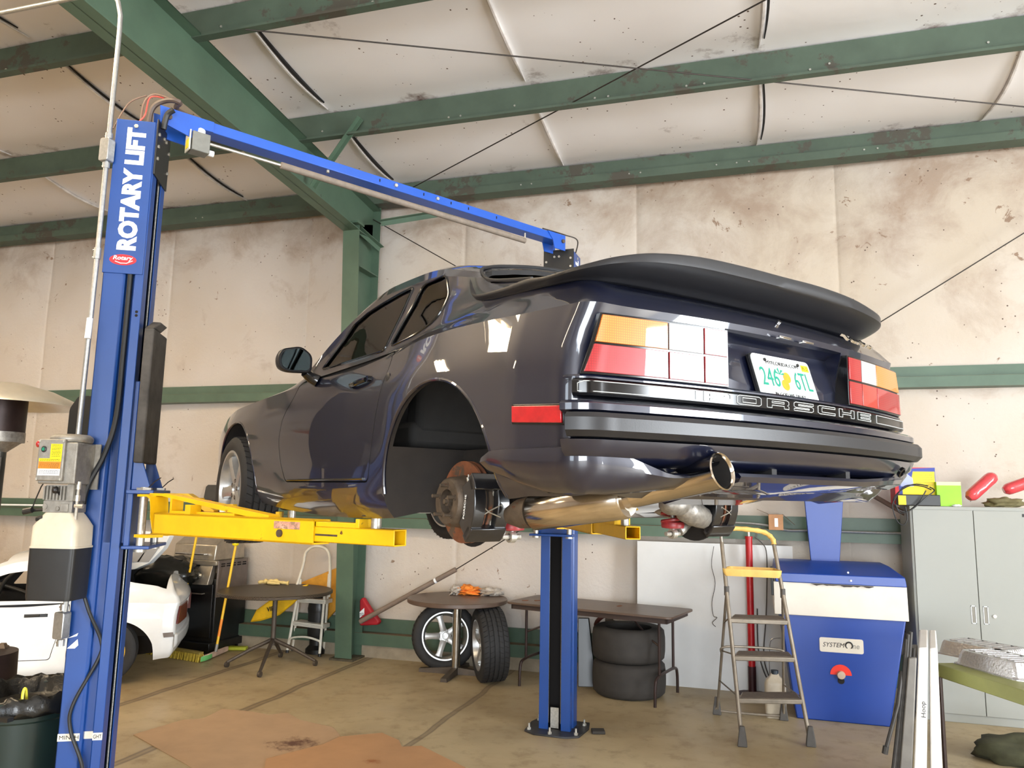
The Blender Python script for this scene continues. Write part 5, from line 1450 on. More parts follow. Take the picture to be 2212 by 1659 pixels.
for ch in [o for o in SC.objects if o.parent == wc and o.type == 'MESH' and (o.name.startswith(('body', 'bumper', 'side_marker', 'tail_light')))]:
    for v in ch.data.vertices:
        if v.co.x < -.42: v.co.x = -.42 + (v.co.x + .42) * .58
# its bonnet-like slotted white panel standing up behind, with dark bundle under it
hp_ = [at(px_, py_, y=6.95) for px_, py_ in ((270, 1145), (352, 1150), (366, 1158), (352, 1185), (322, 1216), (290, 1230), (268, 1232))]
m = MB(); m.prism(hp_, Vector((.02, .05, 0))); sp_ = m.build('slotted_panel', M_wpaint, None, bevel=.004); tag(sp_, 'white slotted body panel propped up behind the white car', 'panel')
for a_, b_ in (((296, 1180), (322, 1180)), ((318, 1183), (343, 1183))):
    q = [at(a_[0], a_[1], y=6.945), at(b_[0], b_[1], y=6.945), at(b_[0] - 22, 1214, y=6.945), at(a_[0] - 22, 1214, y=6.945)]
    m = MB(); m.prism(q, Vector((0, -.002, 0))); m.build('slot', pm('slot_grey', (150, 148, 146), .5, 0, 0), sp_)
q = at(345, 1222, y=7.2)
tag(blob('black_bundle', q + Vector((-.05, .15, -.10)), (.42, .25, .20), pm('black_vinyl', (26, 27, 25), .25, 0, .1, 10), 4, .12), 'shiny black bundle between the white car and the grill', 'bundle')
for x_, y_ in (): pass

# patio heater, mostly outside the frame
ph = thing('patio_heater', 'tall patio heater with wide metal reflector at the left edge', 'heater', (-4.22, 3.50, 0))
M_heat = pm('burner_brown', (52, 38, 36), .45, .4, .2, 12); M_shade = pm('reflector_metal', (206, 200, 186), .3, .6, .05, 10)
m = MB(); m.lathe([(.02, 2.395), (.10, 2.39), (.25, 2.35), (.36, 2.30), (.405, 2.265), (.41, 2.258), (.40, 2.262), (.35, 2.292), (.24, 2.34), (.10, 2.38), (.02, 2.385)], (0, 0, 0), (0, 0, 1), 48, cap=False); m.build('reflector', M_shade, ph, ang=30)
m = MB(); m.cyl((0, 0, 2.10), (0, 0, 2.36), .115, 28); m.build('burner_screen', M_heat, ph)
m = MB(); m.lathe([(.10, 2.04), (.118, 2.04), (.118, 2.10), (.10, 2.10)], (0, 0, 0), (0, 0, 1), 28, cap=False, closedprof=True); m.lathe([(.03, 1.98), (.11, 2.045), (.03, 2.05)], (0, 0, 0), (0, 0, 1), 24); m.build('burner_base', M_cast, ph)
m = MB(); m.cyl((0, 0, .02), (0, 0, 2.0), .032, 20); m.build('post', pm('heater_post', (84, 82, 76), .35, .6, .1, 10), ph)
m = MB(); m.b2((-.03, -.07, 1.82), (.05, -.03, 1.95)); m.cyl((.02, -.07, 1.88), (.02, -.10, 1.88), .014, 12, mi=1); m.build('valve', [M_cast, M_red], ph)
m = MB(); m.lathe([(.02, .85), (.20, .84), (.22, .10), (.24, .0), (.02, .0)], (0, 0, 0), (0, 0, 1), 32); m.build('base', M_heat, ph)

# dark guard box behind the conduit
q = at(174, 905, y=3.42) - LO
m = MB(); m.rings([[(q.x + x_, q.y + dy, q.z + z_) for x_, z_ in rounded([(-.085, -.11), (.06, -.11), (.06, .13), (-.03, .13), (-.085, .06)], .02, 3)] for dy in (0, .10)]); m.build('black_guard_box', M_blk, lift)

# bin with liner
tc = Vector((-3.67, 3.36, 0))
bin_ = thing('trash_can', 'dark green round trash can with black bag and yellow ties', 'trash can', tc)
M_bin = pm('bin_green', (24, 40, 36), .38, 0, .08, 8)
m = MB(); prof = [(.001, 0), (.20, 0), (.215, .03), (.235, .30), (.245, .33), (.238, .34), (.25, .60), (.258, .61), (.262, .66), (.285, .67), (.288, .71), (.265, .715), (.25, .70), (.235, .35), (.20, .03), (.001, .02)]
m.lathe(prof, (0, 0, 0), (0, 0, 1), 48, cap=False); m.build('bin', M_bin, bin_, ang=30)
m = MB(); rs = []
for r_, z_ in ((.15, .52), (.20, .62), (.255, .72), (.272, .735), (.292, .715), (.300, .66), (.296, .645)):
    rs.append([((r_ + .006 * math.sin(k * 5.1)) * math.cos(2 * PI * k / 60), (r_ + .006 * math.sin(k * 5.1)) * math.sin(2 * PI * k / 60), z_ + .010 * math.sin(k * 1.7 + z_ * 30)) for k in range(60)])
m.rings(rs, True, True); m.build('bin_liner', pm('black_bag', (22, 22, 20), .25, 0, .2, 20, .5, 40), bin_, ang=80)
for a_ in (-40, -120):
    m = MB(); ca, sa = math.cos(math.radians(a_)), math.sin(math.radians(a_)); m.tube(spline([(.20 * ca, .20 * sa, .60), (.25 * ca - .03, .25 * sa, .76), (.28 * ca - .05, .28 * sa, .755), (.30 * ca - .05, .30 * sa, .68)], 5), .007, 6); m.build('bag_tie', pm('yellow_tie', (206, 200, 60), .4, 0, 0), bin_)
m = MB(); m.b2((.10, -.285, .64), (.20, -.25, .66)); m.build('lid_clip', M_blk, bin_)
q = at(2, 1415, y=3.62)
tag(blob('paper_sack', q + Vector((-.04, 0, -.04)), (.10, .09, .10), pm('sack_brown', (124, 104, 84), .85, 0, .2, 20), 3, .2), 'crumpled brown paper sack sticking up beside the trash can', 'bag')

# gas grill
gl_ = thing('gas_grill', 'stainless gas grill on a black cart by the wall', 'grill', (-5.98, 7.52, 0), math.radians(-3))
M_ss = pm('grill_stainless', (178, 170, 156), .32, .8, .12, 12); M_gblk = pm('grill_black', (20, 20, 20), .35, 0, .15, 6)
m = MB(); m.b2((-.30, 0, .10), (.30, .52, .80)); m.build('cart', M_gblk, gl_, bevel=.01)
m = MB(); m.b2((-.28, -.02, .16), (.27, 0, .74)); dr = m.build('cart_door', M_gblk, gl_, bevel=.006)
m = MB(); m.tube([(-.04, -.02, .635), (-.04, -.06, .635), (.16, -.06, .635), (.16, -.02, .635)], .008, 8); m.build('door_handle', M_ss, dr)
m = MB(); m.prism([(-.34, -.10, .74), (-.34, -.02, .74), (-.34, .05, .95), (-.34, -.03, .95)], (.60, 0, 0)); cp = m.build('control_panel', M_ss, gl_, bevel=.004)
for x_ in (-.20, -.02, .14)[:2] + (.12,):
    m = MB(); m.lathe([(.036, 0), (.036, .006), (.024, .008), (.022, .03), (.001, .032)], (x_, -.078, .84), (0, -1, .35), 20); m.build('knob', pm('knob_chrome', (206, 202, 190), .2, .9, 0), cp)
m = MB(); m.b2((-.32, -.05, .95), (.32, .50, 1.0)); m.build('firebox', M_ss, gl_, bevel=.004)
m = MB(); m.prism([(-.29, -.05, 1.0), (-.29, .46, 1.0), (-.29, .44, 1.22), (-.29, .12, 1.26), (-.29, -.03, 1.17)], (.58, 0, 0)); ld = m.build('lid', M_ss, gl_, bevel=.01)
m = MB(); m.tube([(-.22, -.05, 1.07), (-.22, -.09, 1.07), (.18, -.09, 1.07), (.18, -.05, 1.07)], .011, 10); m.build('lid_handle', M_chrome, ld)
m = MB(); m.prism([(.31, -.02, .60), (.31, -.02, 1.0), (.31, .48, 1.0), (.31, .48, .60)], (.02, 0, 0)); m.build('side_shelf', pm('shelf_grey', (122, 112, 106), .4, .5, .1, 10), gl_, bevel=.003)
for k in range(5):
    m = MB(); m.b2((.331, .02 + .09 * k, .93), (.332, .085 + .09 * k, .945)); m.b2((.331, .02 + .09 * k, .955), (.332, .085 + .09 * k, .968)); m.build('vent_slot', M_dark, gl_)
m = MB(); m.b2((-.34, -.10, .04), (.34, .50, .12)); m.build('base_shelf', M_gblk, gl_, bevel=.006)
for x_, y_ in ((-.28, -.05), (.28, -.05), (-.28, .44), (.28, .44)):
    m = MB(); m.cyl((x_ - .012, y_, .025), (x_ + .012, y_, .025), .025, 14); m.b2((x_ - .008, y_ - .008, .03), (x_ + .008, y_ + .008, .06)); m.build('caster', M_gblk, gl_)

# push broom and mop leaning on the grill
pb = thing('push_broom', 'yellow push broom with wide bristle head leaning on the grill', 'broom', (-6.02, 7.22, 0), math.radians(-4))
a_ = at(302, 1402, z=.03); b_ = at(434, 1424, z=.03)
m = MB(); L0 = Vector(pb.location); iv = Rz(math.radians(4)); 
def loc_(p): return iv @ (Vector(p) - L0)
pa, pb2 = loc_(a_), loc_(b_); dd_ = (pb2 - pa).normalized(); nn_ = Vector((dd_.y, -dd_.x, 0))
m.prism([pa + nn_ * -.03 + Vector((0, 0, .05)), pb2 + nn_ * -.03 + Vector((0, 0, .05)), pb2 + nn_ * .03 + Vector((0, 0, .05)), pa + nn_ * .03 + Vector((0, 0, .05))], (0, 0, .022)); m.build('broom_block', pm('broom_wood', (150, 130, 60), .6, 0, .2, 10), pb, bevel=.003)
m = MB()
r_ = random.Random(5)
for i in range(60):
    t = i / 59; p_ = pa.lerp(pb2, t)
    for o in (-.02, 0, .02):
        q = p_ + nn_ * o; m.tube([q + Vector((0, 0, .05)), q + Vector((r_.uniform(-.006, .006), r_.uniform(-.006, .006), .0)) + Vector((0, 0, -.028)) + nn_ * (o * .6)], .009, 4)
m.build('bristles', pm('yellow_bristle', (190, 162, 52), .8, 0, .2, 40), pb)
hb = loc_(at(377, 1402, z=.06)); ht = loc_(at(430, 1130, y=7.33))
m = MB(); m.cyl(hb, hb.lerp(ht, .10), .018, 12); m.cyl(hb, ht, .0135, 12); hd = m.build('handle', pm('handle_yellow', (240, 190, 30), .4, 0, .05, 10), pb)
m = MB(); m.cyl(hb.lerp(ht, .14), hb.lerp(ht, .40), .0145, 12); m.build('black_grip', M_blk, hd)
mp_ = thing('scrub_brush', 'yellow handled brush with pink green head beside the push broom', 'broom', (-5.5, 7.25, 0))
L0 = Vector(mp_.location); hb = at(466, 1408, z=.07) - L0; ht = at(509, 1180, y=7.50) - L0
m = MB(); m.cyl(hb + (ht - hb) * .06, ht, .014, 12); h2 = m.build('handle', pm('handle_yellow', (240, 190, 30), .4, 0, .05, 10), mp_)
m = MB(); m.sphere(ht + Vector((-.003, 0, .025)), .030, 12, (1.4, .8, .8)); m.build('handle_end', M_pyel, h2)
m = MB(); m.cyl(hb.lerp(ht, .14), hb.lerp(ht, .30), .0148, 12); m.build('orange_label', pm('label_orange', (244, 140, 30), .45, 0, .03, 30), h2)
m = MB(); m.cyl(hb, hb + (ht - hb) * .07, .017, 10); m.build('socket', M_gal, h2)
a_ = at(441, 1424, z=.03) - L0; b_ = at(488, 1404, z=.03) - L0
m = MB(); m.rings([[a_.lerp(b_, t) + Vector((0, dy, dz)) for dy, dz in ((-.05, -.02), (.05, -.02), (.045, .04), (-.045, .04))] for t in (0, .25, .26, 1)]); m.build('brush_head', pm('pale_pink', (206, 176, 156), .6, 0, .15, 20), mp_, bevel=.01)
m = MB(); m.rings([[a_.lerp(b_, t) + Vector((0, dy, dz)) for dy, dz in ((-.055, -.022), (.055, -.022), (.05, .035), (-.05, .035))] for t in (-.02, .22)]); m.build('green_edge', pm('brush_green', (110, 190, 110), .6, 0, .1, 20), mp_, bevel=.008)
q = at(512, 1400, z=.02); m = MB(); m.box(q, (.22, .09, .035), Rz(.35)); tag(m.build('dustpan', pm('lime_plastic', (178, 186, 50), .5, 0, .1, 20), None, bevel=.008), 'flat lime yellow dustpan on the floor behind the brush', 'dustpan')

# oval mesh-top table with a pair of gloves
mt_ = thing('patio_table', 'round dark mesh-top table on a four-legged pedestal', 'table', (-4.80, 7.33, 0))
M_bronze = pm('bronze_metal', (84, 74, 64), .5, .4, .15, 12)
t = NT('mesh_top'); ck = t.node('ShaderNodeTexChecker'); ck.inputs['Scale'].default_value = 90; t.l.new(t.tc.outputs['Object'], ck.inputs['Vector'])
t.inp('Base Color', t.mix(ck.outputs['Fac'], rgb(50, 42, 34), rgb(92, 80, 66))); t.inp('Roughness', .45); t.inp('Metallic', .4); M_mesh = t.m
m = MB(); m.lathe([(.001, .725), (.565, .725), (.58, .71), (.59, .715), (.592, .738), (.58, .746), (.56, .742), (.001, .742)], (0, 0, 0), (0, 0, 1), 64); m.build('tabletop', M_mesh, mt_, ang=30)
m = MB(); m.cyl((0, 0, .18), (0, 0, .73), .026, 16); m.build('pole', M_bronze, mt_)
for p_ in ((490, 1435), (561, 1456), (681, 1432), (606, 1414)):
    q = at(p_[0], p_[1], z=.03) - Vector((-4.80, 7.33, 0)); m = MB(); m.tube([(0, 0, .24), q.lerp(Vector((0, 0, .24)), .5) + Vector((0, 0, .02)), q + Vector((0, 0, .02))], [.022, .020, .016], 8); lg = m.build('leg', M_bronze, mt_)
    m = MB(); m.cyl(q + Vector((-.014, 0, -.002)), q + Vector((.014, 0, -.002)), .028, 14); m.build('caster', M_bronze, lg)
gq = at(590, 1262, z=.745)
m = MB(); rs = []
pth = spline([gq + Vector(v) for v in ((-.19, -.01, .012), (-.12, .02, .022), (-.05, -.01, .034), (.02, .01, .032), (.10, .0, .026), (.18, .03, .016))], 5)
m.tube(pth, [.010 + .016 * abs(math.sin(i * .31)) + .006 * math.sin(i * 1.3) for i in range(len(pth))], 10); m.tube([gq + Vector((-.04, -.04, .02)), gq + Vector((.03, -.05, .02)), gq + Vector((.11, -.04, .016))], [.018, .02, .012], 8)
tag(m.build('work_gloves', pm('cream_leather', (226, 200, 130), .7, 0, .1, 30), None, ang=60), 'cream leather work gloves lying on the mesh table', 'gloves')

# white step stool
ss_ = thing('step_stool', 'white folding step stool with hooped handle near the green column', 'step stool', (-4.69, 7.82, 0))
M_stool = pm('stool_white', (222, 216, 200), .45, 0, .08, 12)
def sp3(px_, py_, dy): return at(px_, py_, y=7.82 + dy) - Vector((-4.69, 7.82, 0))
hoop = spline([sp3(633, 1290, .05), sp3(654, 1225, .08), sp3(662, 1192, .09), sp3(684, 1180, .09), sp3(708, 1190, .09), sp3(713, 1225, .08), sp3(711, 1290, .05)], 6)
m = MB(); m.tube(hoop, .016, 10); m.build('hoop_handle', M_stool, ss_)
for a_, b_, nm in (((645, 1275, .04), (620, 1408, -.05), 'front_rail'), ((702, 1275, .04), (690, 1416, -.05), 'front_rail'), ((711, 1240, .08), (699, 1412, .14), 'rear_leg'), ((650, 1250, .08), (632, 1404, .14), 'rear_leg')):
    A_ = sp3(*a_); B_ = sp3(*b_); B_.z = max(B_.z, .012); m = MB(); m.tube([A_, B_], .015, 8); lg = m.build(nm, M_stool, ss_)
    m = MB(); m.cyl(B_ + (A_ - B_) * .03, B_ - Vector((0, 0, .01)), .018, 8); m.build('foot_cap', M_blk, lg)
for (xa, ya), (xb, yb), dy in (((643, 1292), (703, 1296), .0), ((633, 1342), (697, 1350), -.03)):
    A_ = sp3(xa, ya, dy); B_ = sp3(xb, yb, dy); m = MB(); m.prism([A_, B_, B_ + Vector((0, .16, .0)), A_ + Vector((0, .16, .0))], (0, 0, -.045)); st_ = m.build('step', M_stool, ss_, bevel=.004)
    m = MB()
    for k in range(3): m.prism([A_ + Vector((.01, -.0015, -.012 - .01 * k)), B_ + Vector((-.01, -.0015, -.012 - .01 * k)), B_ + Vector((-.01, -.0015, -.015 - .01 * k)), A_ + Vector((.01, -.0015, -.015 - .01 * k))], (0, -.001, 0))
    m.build('tread_line', M_gal, st_)
m = MB(); m.tube(spline([sp3(625, 1388, -.04), sp3(630, 1378, -.04), sp3(660, 1376, -.04), sp3(688, 1384, -.04), sp3(691, 1390, -.04)], 4), .011, 8); m.build('lower_brace', M_stool, ss_)

# yellow sacks, drum and red bag behind the stool and column
M_sack = pm('yellow_sack', (236, 186, 22), .55, 0, .12, 10, .4, 12)
q = at(600, 1320, y=7.80)
m = MB(); pts = [(538, 1345), (552, 1318), (590, 1290), (640, 1268), (664, 1262), (650, 1285), (630, 1305), (600, 1330), (560, 1342)]
m.prism([at(a_, b_, y=7.78) for a_, b_ in pts], (0.0, .06, 0)); ysk = m.build('sack', M_sack, None, bevel=.02); tag(ysk, 'yellow printed sack slumped against the wall left of the step stool', 'sack'); ysk.name = 'yellow_sack'
text('sack_lettering', 'VIP', M_ink, ysk, at(577, 1322, y=7.775), (1, 0, .25), (-.2, 0, 1), .05, .09, .001, .02)
dq = at(745, 1300, y=7.62); M_drum = pm('drum_yellow', (214, 160, 30), .5, 0, .12, 6)
vac = thing('shop_vacuum', 'black drum vacuum standing behind the white step stool', 'vacuum', (-4.56, 7.98, 0.0)); vac.scale = (.72, .5, .9); 
m = MB(); m.lathe([(.001, .20), (.13, .20), (.14, .22), (.145, .50), (.001, .50)], (-.12, -.10, 0), (0, 0, 1), 28); m.build('drum', M_blk, vac)
m = MB(); m.lathe([(.15, .50), (.155, .54), (.13, .64), (.09, .70), (.001, .71)], (-.12, -.10, 0), (0, 0, 1), 28, cap=False); m.build('lid', M_gblk, vac)
m = MB(); m.lathe([(.001, .0), (.16, .0), (.16, .05), (.10, .10), (.10, .20), (.001, .20)], (-.12, -.10, 0), (0, 0, 1), 24); m.build('base', M_gblk, vac)
ft = MB(); pts = [(640, 1262), (728, 1226), (742, 1228), (742, 1300), (700, 1345), (690, 1300)]
ft.prism([at(a_, b_, y=8.0) for a_, b_ in pts], (0, .05, 0)); o = ft.build('yellow_tarp', pm('tarp_amber', (206, 146, 44), .55, 0, .15, 8, .4, 12), None, bevel=.015); tag(o, 'folded amber yellow tarp hanging on the wall left of the green column', 'tarp')
m = MB(); pts = [(776, 1352), (776, 1296), (782, 1290), (800, 1318), (818, 1342), (814, 1350)]
m.prism([at(a_, b_, y=7.86) for a_, b_ in pts], (0.02, .05, 0)); rbg = m.build('red_bag', pm('bag_red', (168, 22, 34), .6, 0, .15, 10, .4, 14), None, bevel=.015); tag(rbg, 'red bag with a white printed patch peeking out right of the column', 'bag')
m = MB(); m.prism([at(777, 1322, y=7.855), at(787, 1313, y=7.855), at(787, 1327, y=7.855), at(777, 1335, y=7.855)], (0, -.002, 0)); lbp = m.build('patch', M_letter, rbg)
text('patch_lettering', 'TO', M_ink, lbp, at(777, 1331, y=7.852), (1, 0, .25), (0, 0, 1), .03, .045, .001, .01)

# grey tube brace beside the column
a_ = at(778, 1343, y=7.80); b_ = at(985, 1230, y=7.86)
m = MB(); m.cyl(a_, b_, .027, 14); m.cyl(a_.lerp(b_, .78), a_.lerp(b_, .80), .029, 14, mi=1); o = m.build('guy_wire_sleeve', [pm('sleeve_grey', (120, 104, 92), .6, 0, .12, 12), M_letter]); tag(o, 'long grey plastic sleeve over the brace cable behind the pedestal table', 'tube')

# loose wheels
def loose_wheel(label, loc, rz, lean, face, R, w_, rot=.3):
    t_ = thing('loose_wheel', label, 'wheel', loc, 0, None)
    M_ = Rz(rz) @ Rx(lean)
    ty = tyre_mesh(R, .228, w_, 'tyre', t_, c=(0, 0, 0)); rm = alloy(ty, .228, w_ * .95, face, (0, 0, 0), rot=rot, face_off=.62)
    t_.rotation_euler = M_.to_euler(); return t_
loose_wheel('silver five-spoke wheel leaning with its hollow inner side showing', (-3.02, 7.72, .333), math.radians(26), math.radians(-8), -1, .335, .25, .63)
loose_wheel('five-spoke wheel standing with its wide ribbed tread to the front', (-2.42, 7.40, .345), math.radians(-60), math.radians(3), -1, .345, .27, .3)

# pedestal table with rags
pt = thing('pedestal_table', 'small round brown table on a chrome pedestal', 'table', (-2.83, 7.57, 0))
M_brown = pm('walnut_laminate', (92, 74, 62), .4, 0, .12, 5)
m = MB(); m.lathe([(.001, .700), (.50, .700), (.508, .706), (.508, .738), (.50, .744), (.001, .744)], (0, 0, 0), (0, 0, 1), 64); m.build('tabletop', M_brown, pt, ang=30)
m = MB(); m.cyl((0, 0, .05), (0, 0, .70), .044, 28); m.build('pedestal', pm('worn_chrome', (176, 170, 160), .22, .95, .1, 20), pt)
m = MB()
for a_ in (25, 115, 205, 295):
    a_ = math.radians(a_ - 22); d_ = Vector((math.cos(a_), math.sin(a_), 0)); s_ = Vector((-d_.y, d_.x, 0)) * .035
    m.rings([[d_ * r_ - s_ + Vector((0, 0, .0)), d_ * r_ + s_, d_ * r_ + s_ * .8 + Vector((0, 0, h_)), d_ * r_ - s_ * .8 + Vector((0, 0, h_))] for r_, h_ in ((.0, .07), (.38, .035))])
m.build('cross_base', M_bronze, pt)
def rag(name, px_, py_, sc, mat, label, seed, cat='rag'):
    q = at(px_, py_, z=.744); return tag(blob(name, q + Vector((0, 0, sc[2] * .78)), sc, mat, seed, .42, 2.6, 30, rings_=20), label, cat)
rag('shop_rag', 1012, 1284, (.13, .10, .045), pm('orange_cloth', (240, 140, 50), .85, 0, .12, 20, .5, 40), 'crumpled orange shop rag on the pedestal table', 2)
rag('shop_rag', 1060, 1286, (.11, .09, .042), pm('grey_cloth', (176, 166, 154), .9, 0, .12, 20, .5, 40), 'crumpled pale grey rag right of the orange rag', 9)
rag('shop_rag', 985, 1284, (.055, .08, .045), pm('grey_cloth', (176, 166, 154), .9, 0, .12, 20, .5, 40), 'small grey rag tucked left of the orange rag', 5)

# folding table
fa = math.radians(-13.2)
fdt = thing('folding_table', 'long brown folding table behind the right lift post', 'table', (-2.25, 7.34, 0), fa)
Lf, Wf = 1.66, .66
m = MB(); m.rings([[(x_, y_, z_) for x_, y_ in rounded([(0, 0), (Lf, 0), (Lf, Wf), (0, Wf)], .06, 4)] for z_ in (.745, .765)]); m.build('tabletop', M_brown, fdt, bevel=.003, ang=40)
m = MB(); m.b2((.05, .03, .70), (Lf - .05, .05, .745)); m.b2((.05, Wf - .05, .70), (Lf - .05, Wf - .03, .745)); m.b2((.05, .03, .70), (.07, Wf - .03, .745)); m.b2((Lf - .07, .03, .70), (Lf - .05, Wf - .03, .745)); m.build('apron', pm('table_apron', (60, 46, 40), .5, 0, .1, 10), fdt)
M_tleg = pm('brown_tube', (58, 44, 40), .35, .3, .1, 20)
for x_, s_ in ((.16, 1), (Lf - .16, -1)):
    m = MB(); m.tube([(x_, .14, .72), (x_, .14, .24)], .013, 10); m.tube([(x_, Wf - .14, .72), (x_, Wf - .14, .24)], .013, 10)
    m.tube(spline([(x_, .02, .0), (x_, .03, .17), (x_, .09, .23), (x_, Wf / 2, .24), (x_, Wf - .09, .23), (x_, Wf - .03, .17), (x_, Wf - .02, 0)], 5), .014, 10); m.build('leg_frame', M_tleg, fdt)
    m = MB(); m.tube([(x_ + s_ * .38, Wf / 2, .73), (x_ + s_ * .12, Wf / 2 - .1, .53), (x_ + s_ * .0, .16, .48)], .009, 8); m.build('brace', M_tleg, fdt)
r_ = random.Random(4)
for k, (x_, y_) in enumerate(((.22, .25), (.30, .30), (.36, .22), (.12, .18), (.40, .34), (1.02, .40))):
    m = MB(); m.box((0, 0, 0), (.06, .025, .004), Rz(r_.uniform(0, 3))); o = m.build('wood_chip', pm('chip_brown', (120, 70, 40), .8, 0, .2, 20)); 
    p_ = Vector(fdt.location) + Rz(fa) @ Vector((x_, y_, .767)); o.location = p_; tag(o, 'small brown chip lying on the folding table', 'debris', 'brown chips on the folding table')

# slick tyres stacked under the table
M_slick = pm('worn_slick', (52, 48, 44), .8, 0, .15, 8, .15, 60, wearc=(110, 104, 96), ws=26, wt=.71)
sl = thing('slick_tyre', 'wide bald racing tyre on the floor, lower of the two under the folding table', 'tyre', (-1.07, 7.44, 0))
m = MB(); prof = [(.215, .01), (.26, .0), (.30, .004), (.328, .03), (.336, .09), (.337, .15), (.336, .21), (.328, .27), (.30, .296), (.26, .30), (.215, .29), (.222, .25), (.30, .20), (.31, .15), (.30, .10), (.222, .05)]
m.lathe(prof, (0, 0, 0), (0, 0, 1), 64, cap=False, closedprof=True); m.build('casing', M_slick, sl, ang=50)
s2 = dup(sl); s2.location = (-1.075, 7.45, .301); s2['label'] = 'wide bald racing tyre lying on top of the other under the folding table'
# black folded chair beside the tyres and a dusty hand tool on the wall side
m = MB(); q = at(1262, 1485, z=0); m.prism([q + Vector((-.06, 0, 0)), q + Vector((.11, .05, 0)), q + Vector((.02, .10, .62)), q + Vector((-.08, .08, .62))], (.0, .04, 0)); tag(m.build('leaning_sheet', M_gblk, None, bevel=.005), 'black flat panel leaning between the right lift post and the tyre stack', 'panel')
hx = at(1315, 1350, y=7.92)
ht_ = thing('old_grinder', 'dusty red and grey grinder on the wall side of the tyre stack', 'tool', hx + Vector((0, -.0, -.06)))
m = MB(); m.tube(spline([(-.10, -.02, -.04), (-.13, 0, .06), (-.06, 0, .14), (.02, 0, .15)], 4), .022, 10); m.build('guard', pm('dark_rust', (88, 40, 30), .7, .2, .2, 10), ht_)
m = MB(); m.b2((-.03, -.04, .02), (.04, .04, .15)); m.cyl((.02, 0, .09), (.14, 0, .05), .03, 12); m.b2((-.02, -.03, -.42), (.02, .03, .04)); m.build('motor', M_iron, ht_, bevel=.006)

# white board against the wall
bp_ = [at(1377, 1170, y=7.93), at(1668, 1177, y=7.93)]
m = MB(); X0 = bp_[0].x; X1 = .42; m.prism([(X0, 7.86, 0), (X1, 7.86, 0), (X1, 7.915, 1.355), (X0, 7.915, 1.355)], (0, .012, 0)); tag(m.build('white_board', pm('board_white', (206, 206, 204), .5, 0, .04, 2, wearc=(120, 112, 104), ws=30, wt=.76), None), 'large plain white board leaning on the wall behind the folding table', 'board')

# red jack pole
jp = at(1626, 1500, z=0); jk = thing('jack_pole', 'tall red steel jack stand pole behind the stepladder', 'jack stand', jp)
m = MB(); m.cyl((0, 0, .25), (0, 0, 1.42), .032, 20); m.cyl((0, 0, 1.42), (0, 0, 1.44), .036, 20); m.build('pole', pm('jack_red', (176, 22, 28), .35, 0, .1, 8), jk)
m = MB(); m.cyl((0, 0, .01), (0, 0, .25), .036, 20); m.lathe([(.001, 0), (.13, 0), (.14, .01), (.10, .02), (.001, .025)], (0, 0, 0), (0, 0, 1), 28); m.build('base', pm('jack_dark', (60, 24, 26), .5, .2, .2, 10), jk)
m = MB(); m.cyl((0, 0, 1.44), (0, 0, 1.50), .012, 10); m.lathe([(.001, 1.50), (.03, 1.50), (.03, 1.515), (.001, 1.515)], (0, 0, 0), (0, 0, 1), 16); m.build('screw_top', M_zinc, jk)

# stepladder
ldr = thing('stepladder', 'silver folding stepladder with yellow tray and yellow top grip', 'ladder', (.10, 6.55, 0))
LL0 = Vector((.10, 6.55, 0)); M_alu = pm('dull_aluminium', (142, 132, 118), .4, .6, .12, 12); M_boot = pm('grey_boot', (78, 74, 70), .7, 0, .1, 20)
M_ylad = pm('ladder_yellow', (226, 184, 100), .5, 0, .1, 10, wearc=(150, 104, 60), ws=26, wt=.68)
FL = at(1604, 1612, z=0); FR = at(1752, 1612, z=0)
TL = at(1559, 1172, y=6.72); TR = at(1672, 1178, y=6.80)
def rail(name, a_, b_, r_, mat, parent=ldr, boot=None):
    m = MB(); m.tube([a_ - LL0, b_ - LL0], r_, 12); o = m.build(name, mat, parent)
    if boot:
        d_ = (b_ - a_).normalized(); k = MB(); k.rings([[a_ - LL0 + Vector((x_ * s_, y_ * s_, z_)) for x_, y_ in ((-.034, -.03), (.034, -.03), (.034, .03), (-.034, .03))] for z_, s_ in ((.0, 1.0), (.01, 1.02), (.06, .85), (.14, .5))]); k.build('rubber_boot', M_boot, o, bevel=.006)
    return o
rail('front_rail', FL, TL, .016, M_alu, boot=1); rail('front_rail', FR, TR, .016, M_alu, boot=1)
BL = at(1549, 1543, z=0); BR = Vector((BL.x + .53, BL.y + .02, 0))
kl = FL.lerp(TL, .74); kr = FR.lerp(TR, .74)
rail('rear_leg', BL, kl + Vector((0, .03, 0)), .0115, M_alu, boot=1); rail('rear_leg', BR, kr + Vector((0, .03, 0)), .0115, M_alu, boot=1)
for kk in (kl, kr):
    m = MB(); m.cyl(kk - LL0 - Vector((0, 0, .035)), kk - LL0 + Vector((0, 0, .035)), .020, 12); m.build('hinge_sleeve', M_boot, ldr)
m = MB(); m.tube(spline([BL.lerp(kl, .06) - LL0, BL.lerp(kl, .03) + Vector((.03, 0, 0)) - LL0, BR.lerp(kr, .03) - Vector((.03, 0, 0)) - LL0, BR.lerp(kr, .06) - LL0], 5), .010, 10)
m.tube(spline([BL.lerp(kl, .50) - LL0, BL.lerp(kl, .56) + Vector((.03, 0, 0)) - LL0, BR.lerp(kr, .56) - Vector((.03, 0, 0)) - LL0, BR.lerp(kr, .50) - LL0], 5), .009, 10); m.build('rear_brace', M_alu, ldr)
